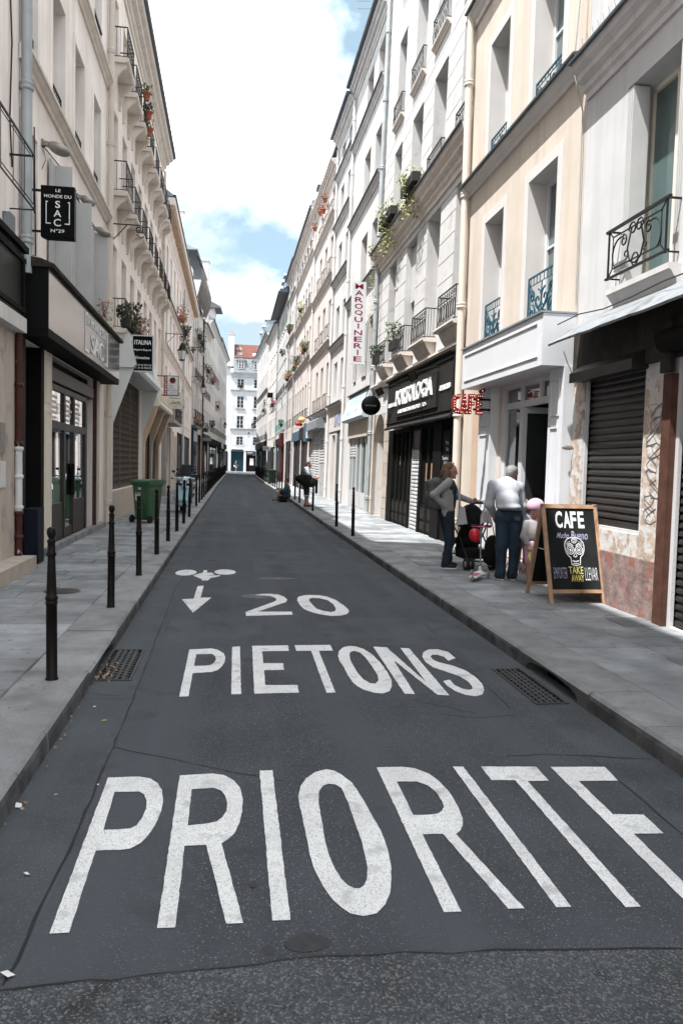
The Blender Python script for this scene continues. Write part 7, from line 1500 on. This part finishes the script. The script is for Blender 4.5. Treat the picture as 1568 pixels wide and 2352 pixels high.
# --- seated person
t = thing('person', 'person in a teal jacket sitting on the right kerb with legs out', 'person', (2.5, 34.9, .13))
hp, fr = head_prims((-.03, -.03, .78), (-.85, .3, -.2), 1.05)
leg1 = limb([(0, -.09, .10), (-.33, -.12, .36), (-.50, -.12, -.06)], (.10, .068, .045)); leg2 = limb([(0, .09, .10), (-.30, .12, .40), (-.44, .12, -.06)], (.10, .068, .045)); tor = [('e', (.02, 0, .13), (.15, .17, .13)), ('e', (.03, 0, .32), (.13, .16, .18)), ('e', (0, 0, .50), (.12, .18, .14))]
ar1 = limb([(0, -.20, .55), (-.14, -.22, .36), (-.36, -.08, .42)], (.055, .045, .032)); ar2 = limb([(0, .20, .55), (-.14, .22, .36), (-.36, .06, .42)], (.055, .045, .032))
sdf(hp+leg1+leg2+tor+ar1+ar2+limb([(0, 0, .6), (-.02, -.02, .70)], (.058, .055))+finger_set((-.36, -.08, .42), (-.8, .5, -.1), (0, 0, 1))+finger_set((-.36, .06, .42), (-.8, -.5, -.1), (0, 0, 1)), .013, .025).obj('body', 'skin', t); face(t, fr)
sdf(grow(tor, .016)[1:]+grow(ar1+ar2, .017)+[('c', (0, -.16, .57), (0, .16, .57), .065, .065)], .013, .03).obj('jacket', 'jacket_teal', t)
sdf(grow(tor[:1], .015)+[('c', (0, -.09, .11), (-.26, -.115, .31), .118, .10), ('c', (0, .09, .11), (-.24, .115, .335), .118, .10)], .013, .03).obj('shorts', 'tee_navy', t)
sdf([('e', (-.01, -.03, .835), (.095, .098, .09)), ('e', (.04, -.03, .79), (.06, .08, .09))], .013, .02).obj('hair', 'hair_dark', t)
for p in ((-.52, -.12, -.128), (-.46, .12, -.128)): shoe(t, p, (-1, 0, 0), 1.05, 'rust')
bg_ = sdf([('b', (0, 0, .14), (.14, .10, .08), .05), ('e', (.05, 0, .24), (.12, .09, .06))], .015, .03).obj('shoulder_bag', 'canvas_black', None, (2.30, 34.45, .002)); tag(bg_, 'black bag on the road beside the seated person', 'bag')
# --- cyclist far away
t = thing('bicycle', 'dark bicycle ridden across the far end of the street', 'bicycle', (.72, 124, .0))
for x_ in (-.52, .52):
    w_ = MB().tube([(x_+.34*cos(k*pi/12), 0, .34+.34*sin(k*pi/12)) for k in range(24)], .02, 6, closed=True).obj('wheel', 'rubber', t)
m = MB()
for q in (((-.52, 0, .34), (-.15, 0, .85)), ((-.52, 0, .34), (0, 0, .32)), ((0, 0, .32), (-.15, 0, .9)), ((0, 0, .32), (.42, 0, .85)), ((-.13, 0, .82), (.40, 0, .88)), ((.52, 0, .34), (.40, 0, 1.02))): m.tube(q, .02, 6)
m.obj('frame', 'iron', t); MB().ellipsoid((-.16, 0, .94), (.13, .07, .035)).obj('saddle', 'seat_black', t); MB().tube([(.38, -.25, 1.05), (.42, 0, 1.04), (.38, .25, 1.05)], .016, 6).obj('handlebar', 'iron', t)
t = thing('person', 'cyclist in black top and pale shorts at the far street end', 'person', (.72, 124, 0))
hp, fr = head_prims((.10, 0, 1.72), (1, -.1, -.1), 1.05); tor = [('e', (-.12, 0, 1.06), (.13, .16, .12)), ('e', (-.04, 0, 1.25), (.13, .15, .18)), ('e', (.04, 0, 1.42), (.12, .18, .14))]
lg = limb([(-.10, -.09, 1.0), (.18, -.12, .72), (.05, -.12, .30)], (.10, .065, .045))+limb([(-.10, .09, 1.0), (.24, .12, .86), (.12, .12, .50)], (.10, .065, .045)); ar = limb([(.05, -.2, 1.46), (.20, -.24, 1.22), (.38, -.22, 1.07)], (.055, .042, .03))+limb([(.05, .2, 1.46), (.20, .24, 1.22), (.38, .22, 1.07)], (.055, .042, .03))
sdf(hp+tor+lg+ar+limb([(.05, 0, 1.5), (.08, 0, 1.63)], (.06, .055))+finger_set((.38, -.22, 1.07), (.8, 0, -.4), (0, 1, 0))+finger_set((.38, .22, 1.07), (.8, 0, -.4), (0, -1, 0)), .015, .03).obj('body', 'skin', t); sdf(grow(tor, .016)[1:], .015, .03).obj('top', 'tee_navy', t); sdf(grow(tor[:1], .016)+[('c', (-.1, -.09, 1.0), (.13, -.115, .77), .115, .09), ('c', (-.1, .09, 1.0), (.18, .115, .88), .115, .09)], .015, .03).obj('shorts', 'tee_pale', t)
sdf([('e', (.09, 0, 1.77), (.092, .085, .085))], .013, .02).obj('hair', 'hair_white', t); shoe(t, (.05, -.12, .20), (1, 0, 0)); shoe(t, (.12, .12, .40), (1, 0, 0))

# ------------------------------------------------------------------ stroller and kick scooter
t = thing('stroller', 'black folding stroller with hood beside the woman', 'stroller', (3.84, 12.1, .13), .12)
m = MB()
for sx in (-1, 1):
    m.tube([(sx*.20, .50, .10), (sx*.21, .05, .50), (sx*.22, -.22, .86), (sx*.20, -.34, 1.02)], .014, 7); m.tube([(sx*.21, -.38, .12), (sx*.21, .02, .50), (sx*.21, .22, .62)], .013, 7)
m.tube([(-.20, -.34, 1.02), (-.14, -.40, 1.05), (.14, -.40, 1.05), (.20, -.34, 1.02)], .018, 8); m.tube([(-.21, -.38, .14), (.21, -.38, .14)], .012, 6); m.tube([(-.20, .42, .17), (.20, .42, .17)], .012, 6); m.obj('frame', 'iron', t)
wm = lambda r: MB().lathe([(.02, -.018), (r-.035, -.012), (r-.03, -.022), (r, -.018), (r, .018), (r-.03, .022), (r-.035, .012), (.02, .018)], 18, axis='x').mesh('wheel', 'rubber'); hubm = MB().lathe([(0, -.026), (.05, -.024), (.05, .024), (0, .026)], 12, axis='x').mesh('hub', 'dull_metal')
for x_, y_ in ((-.25, -.38), (-.17, -.38), (.17, -.38), (.25, -.38), (-.24, .5), (-.16, .5), (.16, .5), (.24, .5)): w_ = link('wheel', cached(('strw',), lambda: wm(.095)), t, (x_, y_, .095)); link('hub', hubm, w_)
sdf([('b', (0, .10, .46), (.16, .02, .22), .03, Vx(rotx(.45))), ('b', (0, .22, .40), (.16, .14, .015), .03), ('b', (0, .05, .22), (.15, .16, .05), .03)], .014, .03).obj('seat', 'canvas_black', t)
sdf([('e', (0, .06, .74), (.20, .27, .27)), ('-e', (0, .16, .66), (.17, .26, .25)), ('-b', (0, .1, .45), (.4, .5, .18), 0)], .012, .02).obj('hood', 'canvas_black', t)
sdf([('e', (.14, -.46, .34), (.13, .10, .22)), ('e', (.14, -.46, .22), (.15, .11, .14))], .012, .04).obj('hanging_bag', 'canvas_black', t); MB().tube([(.06, -.42, .5), (.08, -.40, 1.04), (.2, -.42, .5)], .010, 5).obj('bag_strap', 'canvas_black', t)
m = MB(); n = 9
for i in range(n):
    for j in range(8):
        P = lambda i, j: (-.05+.19*i/n+.02*sin(j*.9), -.42-.045*sin(j*.45)-.015*sin(i*2.1+j*.6)*(j > 0), 1.075-.045*j-(.02*abs(i-4) if j == 7 else 0))
        m.add([P(i, j), P(i+1, j), P(i+1, j+1), P(i, j+1)], [(0, 1, 2, 3)], 0, True)
cl = m.obj('draped_cloth', 'cloth_white', None, (3.84, 12.1, .16), (0, 0, .12)); tag(cl, 'white cloth hanging over the stroller handle', 'cloth')
he = sdf([('e', (0, 0, 0), (.095, .085, .11)), ('-e', (.05, .02, -.02), (.08, .075, .095))], .009, .01).obj('bicycle_helmet', 'helmet_red', None, (3.72, 11.55, .69), (0, -.3, 0)); tag(he, 'small red helmet hanging from the stroller frame', 'helmet')
t = thing('kick_scooter', 'child kick scooter with pink deck standing before the stroller', 'kick scooter', (3.54, 10.78, .13), -.55)
m = MB(); m.tube([(0, .10, .10), (0, .06, .74)], .013, 8); m.obj('post', 'chrome', t); m = MB(); m.tube([(-.14, .055, .75), (.14, .055, .75)], .012, 8); m.obj('handlebar', 'pink_plastic', t)
for sx in (-1, 1): MB().tube([(sx*.05, .055, .765), (sx*.15, .055, .765)], .016, 8).obj('grip', 'rubber', t)
sdf([('b', (0, -.12, .065), (.045, .20, .006), .012), ('e', (0, .09, .07), (.10, .05, .03)), ('c', (0, .10, .07), (0, .09, .16), .03, .02)], .009, .03).obj('deck', 'sole', t); MB().box(-.04, .04, -.30, .0, .084, .088).obj('deck_pad', 'pink_plastic', t)
for x_, y_, r in ((-.12, .10, .06), (.12, .10, .06), (0, -.35, .045)): w_ = MB().lathe([(.01, -.012), (r-.015, -.014), (r, -.008), (r, .008), (r-.015, .014), (.01, .012)], 16, (x_, y_, r), axis='x').obj('wheel', 'dull_metal', t)
MB().tube([(-.12, .10, .06), (.12, .10, .06)], .010, 6).obj('axle', 'dull_metal', t)

# ------------------------------------------------------------------ pots, flower boxes, trailing plants
def plant(name, label, loc, r, n, leafm='leaf', pot='terracotta', drop=0, size=.05, flower=None, up=.25, elong=1.0, box=False):
    t = thing(name, label, 'plant', loc, 0, 'plants on the balconies and ledges')
    if pot:
        if box: MB().box(-r*.3, r*.3, -r*elong, r*elong, -.22, 0).obj('planter', pot, t)
        else: MB().lathe([(.07, -.2), (.11, -.02), (.125, -.02), (.125, .02), (.10, .02), (0, .0)], 12).obj('pot', pot, t)
    pts = []
    for _ in range(n):
        a = random.uniform(0, 2*pi); q = random.random()**.5*r; z = random.uniform(-.02, up)
        if drop and random.random() < .6: z = -random.random()**1.3*drop; q *= .7
        pts.append((q*cos(a), q*sin(a)*elong, z))
    MB().leaves(pts, size).obj('foliage', leafm, t)
    if flower: MB().leaves([(p[0], p[1], p[2]+.04) for p in random.sample(pts, n//5)], size*.8).obj('flowers', flower, t)
    if not drop:
        m = MB()
        for _ in range(5): a = random.uniform(0, 6.3); m.tube([(0, 0, 0), (r*.5*cos(a), r*.5*sin(a), up*.8)], .006, 3)
        m.obj('stems', 'rust', t)
    return t
plant('trailing_plant', 'yellow-green trailing plant spilling over the stone house cornice', (4.28, 19.5, 8.78), .34, 420, 'leaf_yellow', 'pot_dark', .95, .05, None, .22, 2.0, True)
plant('trailing_plant', 'larger trailing plant at the far end of the cornice', (4.28, 22.3, 8.8), .34, 520, 'leaf_yellow', 'pot_dark', 1.0, .05, None, .25, 2.6, True)
plant('trailing_plant', 'thin creeper hanging down the grey drainpipe', (4.3, 24.6, 8.3), .16, 160, 'leaf_yellow', None, 2.4, .045)
plant('flower_box', 'small plant in the third balcony over the charcoal shop', (4.2, 20.6, 5.0), .22, 150, 'leaf', 'pot_dark', 0, .05, None, .5, 1.6, True); plant('flower_box', 'small plant in the farthest balcony over the charcoal shop', (4.2, 23.1, 4.95), .2, 130, 'leaf_dark', 'pot_dark', 0, .05, None, .3, 1.6, True)
plant('flower_box', 'dark leafy plants filling the low balcony beside the handbag shop', (-2.62, 20.8, 5.2), .30, 420, 'leaf_dark', 'pot_dark', .25, .06, 'leaf_dry', .45, 2.0, True)
plant('flower_box', 'dried plants in the second low balcony on the left', (-2.6, 22.8, 5.2), .28, 260, 'leaf_dry', 'pot_dark', 0, .05, None, .5, 1.6, True)
plant('flower_pot', 'small weedy plant on the handbag shop roof edge', (-2.62, 16.9, 4.6), .16, 70, 'leaf_dry', None, 0, .035, 'flower_red', .4)
for i, (x, y, z, mt) in enumerate(((-2.58, 23.9, 12.25, 'leaf'), (-2.56, 24.2, 11.85, 'leaf_dark'), (-2.56, 24.5, 11.5, 'leaf_yellow'))): plant('flower_pot', ('terracotta pot with grass on the top left balcony', 'terracotta pot under the grassy one on the left', 'pot with hanging leaves below the terracotta pots')[i], (x, y, z), .16, 90, mt, 'terracotta', .3 if i == 2 else 0, .045, None, .25)
for i, (y, z) in enumerate(((37.2, 14.1), (37.7, 13.75), (39.2, 14.1), (41.8, 14.1))): plant('flower_pot', ('terracotta pot with red plant nearest under the right cornice', 'lower terracotta pot beside the nearest right one', 'middle terracotta pot under the right cornice', 'farthest terracotta pot under the right cornice')[i], (4.15, y, z), .18, 60, 'leaf_dry', 'terracotta', 0, .05, 'flower_red', .25)
plant('flower_box', 'dry brown plants on the cream house ledge at left', (-2.72, 43.5, 9.4), .35, 260, 'leaf_dry', 'terracotta', .2, .07, None, .6, 2, True); plant('trailing_plant', 'green trailing plant beside the dry ones on the left ledge', (-2.72, 47.5, 9.3), .3, 260, 'leaf', 'pot_dark', 1.3, .07, 'flower_red', .3, 1.6, True); plant('flower_pot', 'single pot at the end of the left ledge', (-2.7, 55.5, 9.3), .2, 80, 'leaf', 'terracotta', 0, .06)
for i, (x, y, z, mt, dr_) in enumerate(((-2.5, 62, 11.3, 'leaf_dark', 1.2), (-2.4, 64.5, 11.2, 'leaf_dark', .8), (-2.1, 71.5, 9.8, 'leaf', 1.2), (-2.6, 62.5, 4.6, 'leaf_dry', 0), (-2.5, 64.5, 4.6, 'leaf_dark', 0), (-2.2, 69, 4.5, 'leaf', .3), (-1.9, 80, 9.6, 'flower_pink', 0), (-1.9, 79, 5.2, 'leaf', 0), (-1.5, 88, 7.8, 'leaf_dry', .6))):
    plant('flower_box', ('dark ivy bush high on the tarpaulin house', 'second ivy bush high on the tarpaulin house', 'green bush hanging from the house past the tarpaulin', 'dry plants on the teal shop cornice', 'dark plants on the teal shop cornice', 'green plant beside the teal shop', 'pink flowers on a far left balcony', 'green plant on a low far left balcony', 'dry plant on the farthest left facade')[i], (x, y, z), .35, 200, mt, 'pot_dark', dr_, .08, None, .5, 2, True)
for i, (y, z, mt, dr_) in enumerate(((45.6, 8.1, 'leaf', 0), (46.6, 8.1, 'leaf_dry', 0), (49.5, 11.1, 'leaf_yellow', .7), (51.2, 8.0, 'leaf_dark', 0), (53.4, 8.0, 'leaf', .3), (57.8, 11.2, 'leaf', 0), (58.6, 11.2, 'leaf_dark', 0), (58.2, 7.9, 'leaf_yellow', 0), (60.2, 7.9, 'leaf_dry', 0), (66.5, 10.6, 'leaf_dark', 0), (66, 4.7, 'leaf', 0), (79, 7.3, 'flower_pink', 0), (82, 7.2, 'leaf', .5), (94, 8.6, 'leaf_dark', .9))):
    plant('flower_pot', ('potted plant on the first balcony of the long pink house', 'second potted plant on the long pink house', 'yellowish creeper on the upper ledge of the long pink house', 'dark plant on the middle ledge of the long pink house', 'green plant near the end of the long pink house', 'spiky plant on the upper grey ledge', 'dark pot beside the spiky plant', 'yellowish plant on the lower grey ledge', 'dry plant on the lower grey ledge', 'dark plant under the deep eaves', 'green plant above the red shopfront', 'pink flowers in a dark window box at right', 'trailing plant on the plain grey house', 'dark trailing plant on the far right corner house')[i], (4.12-max(0, y-84)*.02, y, z+.22), .25, 130, mt, 'terracotta' if i % 2 else 'pot_dark', dr_, .07, None, .4, 1.5)
plant('flower_box', 'red geraniums in the window of the white end house', (1.4, 129.75, 13.85), .4, 220, 'leaf_dark', 'pot_dark', 0, .09, 'flower_red', .35, .6, False)

# ------------------------------------------------------------------ roof aerial and litter
t = thing('roof_aerial', 'thin metal roof aerial above the white house', 'aerial', (4.9, 28.0, 17.0)); m = MB(); m.tube([(0, 0, 0), (-.5, -.3, 1.6), (-.7, -.6, 2.0), (-.5, -.9, 2.25)], .02, 5)
for k in range(8): z = .5+k*.22; m.tube([(-.35-.05*k, -.2-.05*k, z), (-.85-.05*k, -.2-.05*k, z-.05)], .01, 4)
m.obj('mast', 'dull_metal', t)
def scrap(x, y, s, mat, label, z=.006):
    m = MB(); p = [(random.uniform(-1, 1)*s, random.uniform(-1, 1)*s) for _ in range(3)]
    m.add([(-s, -s*.5, 0), (s*.8, -s*.6, .002), (s, s*.5, s*.35), (-s*.7, s*.6, .004)], [(0, 1, 2), (0, 2, 3)]); o = m.obj('litter_scrap', mat, None, (x, y, z), (0, 0, random.uniform(0, 3))); tag(o, label, 'litter', 'litter on the road')
for x, y, s, mt, lb in ((-1.0, 3.93, .035, 'paper', 'crumpled white paper by the left kerb'), (-.80, 3.27, .018, 'paper', 'small white scrap near the left road seam'), (-.70, 2.62, .03, 'paper', 'torn white paper at the lower left corner'), (-.85, 4.05, .012, 'leaf_dry', 'brown leaf scrap near the crumpled paper'), (-.79, 5.2, .022, 'leaf_yellow', 'yellowish leaf below the left grate'), (-.66, 4.16, .010, 'paper', 'tiny white butt on the left seam'), (.12, 3.1, .025, 'pot_dark', 'dark dropping on the letter I'), (-.9, 5.5, .012, 'paper', 'white scrap above the yellowish leaf')): scrap(x, y, s*.75, mt, lb)
m = MB(); m.leaves([(-1.03+random.uniform(0, .07), random.uniform(3.6, 6), .012) for _ in range(26)], .012); o = m.obj('gutter_leaves', 'leaf_dry'); tag(o, 'scattered dry leaves along the left gutter', 'leaves'); o['kind'] = 'stuff'
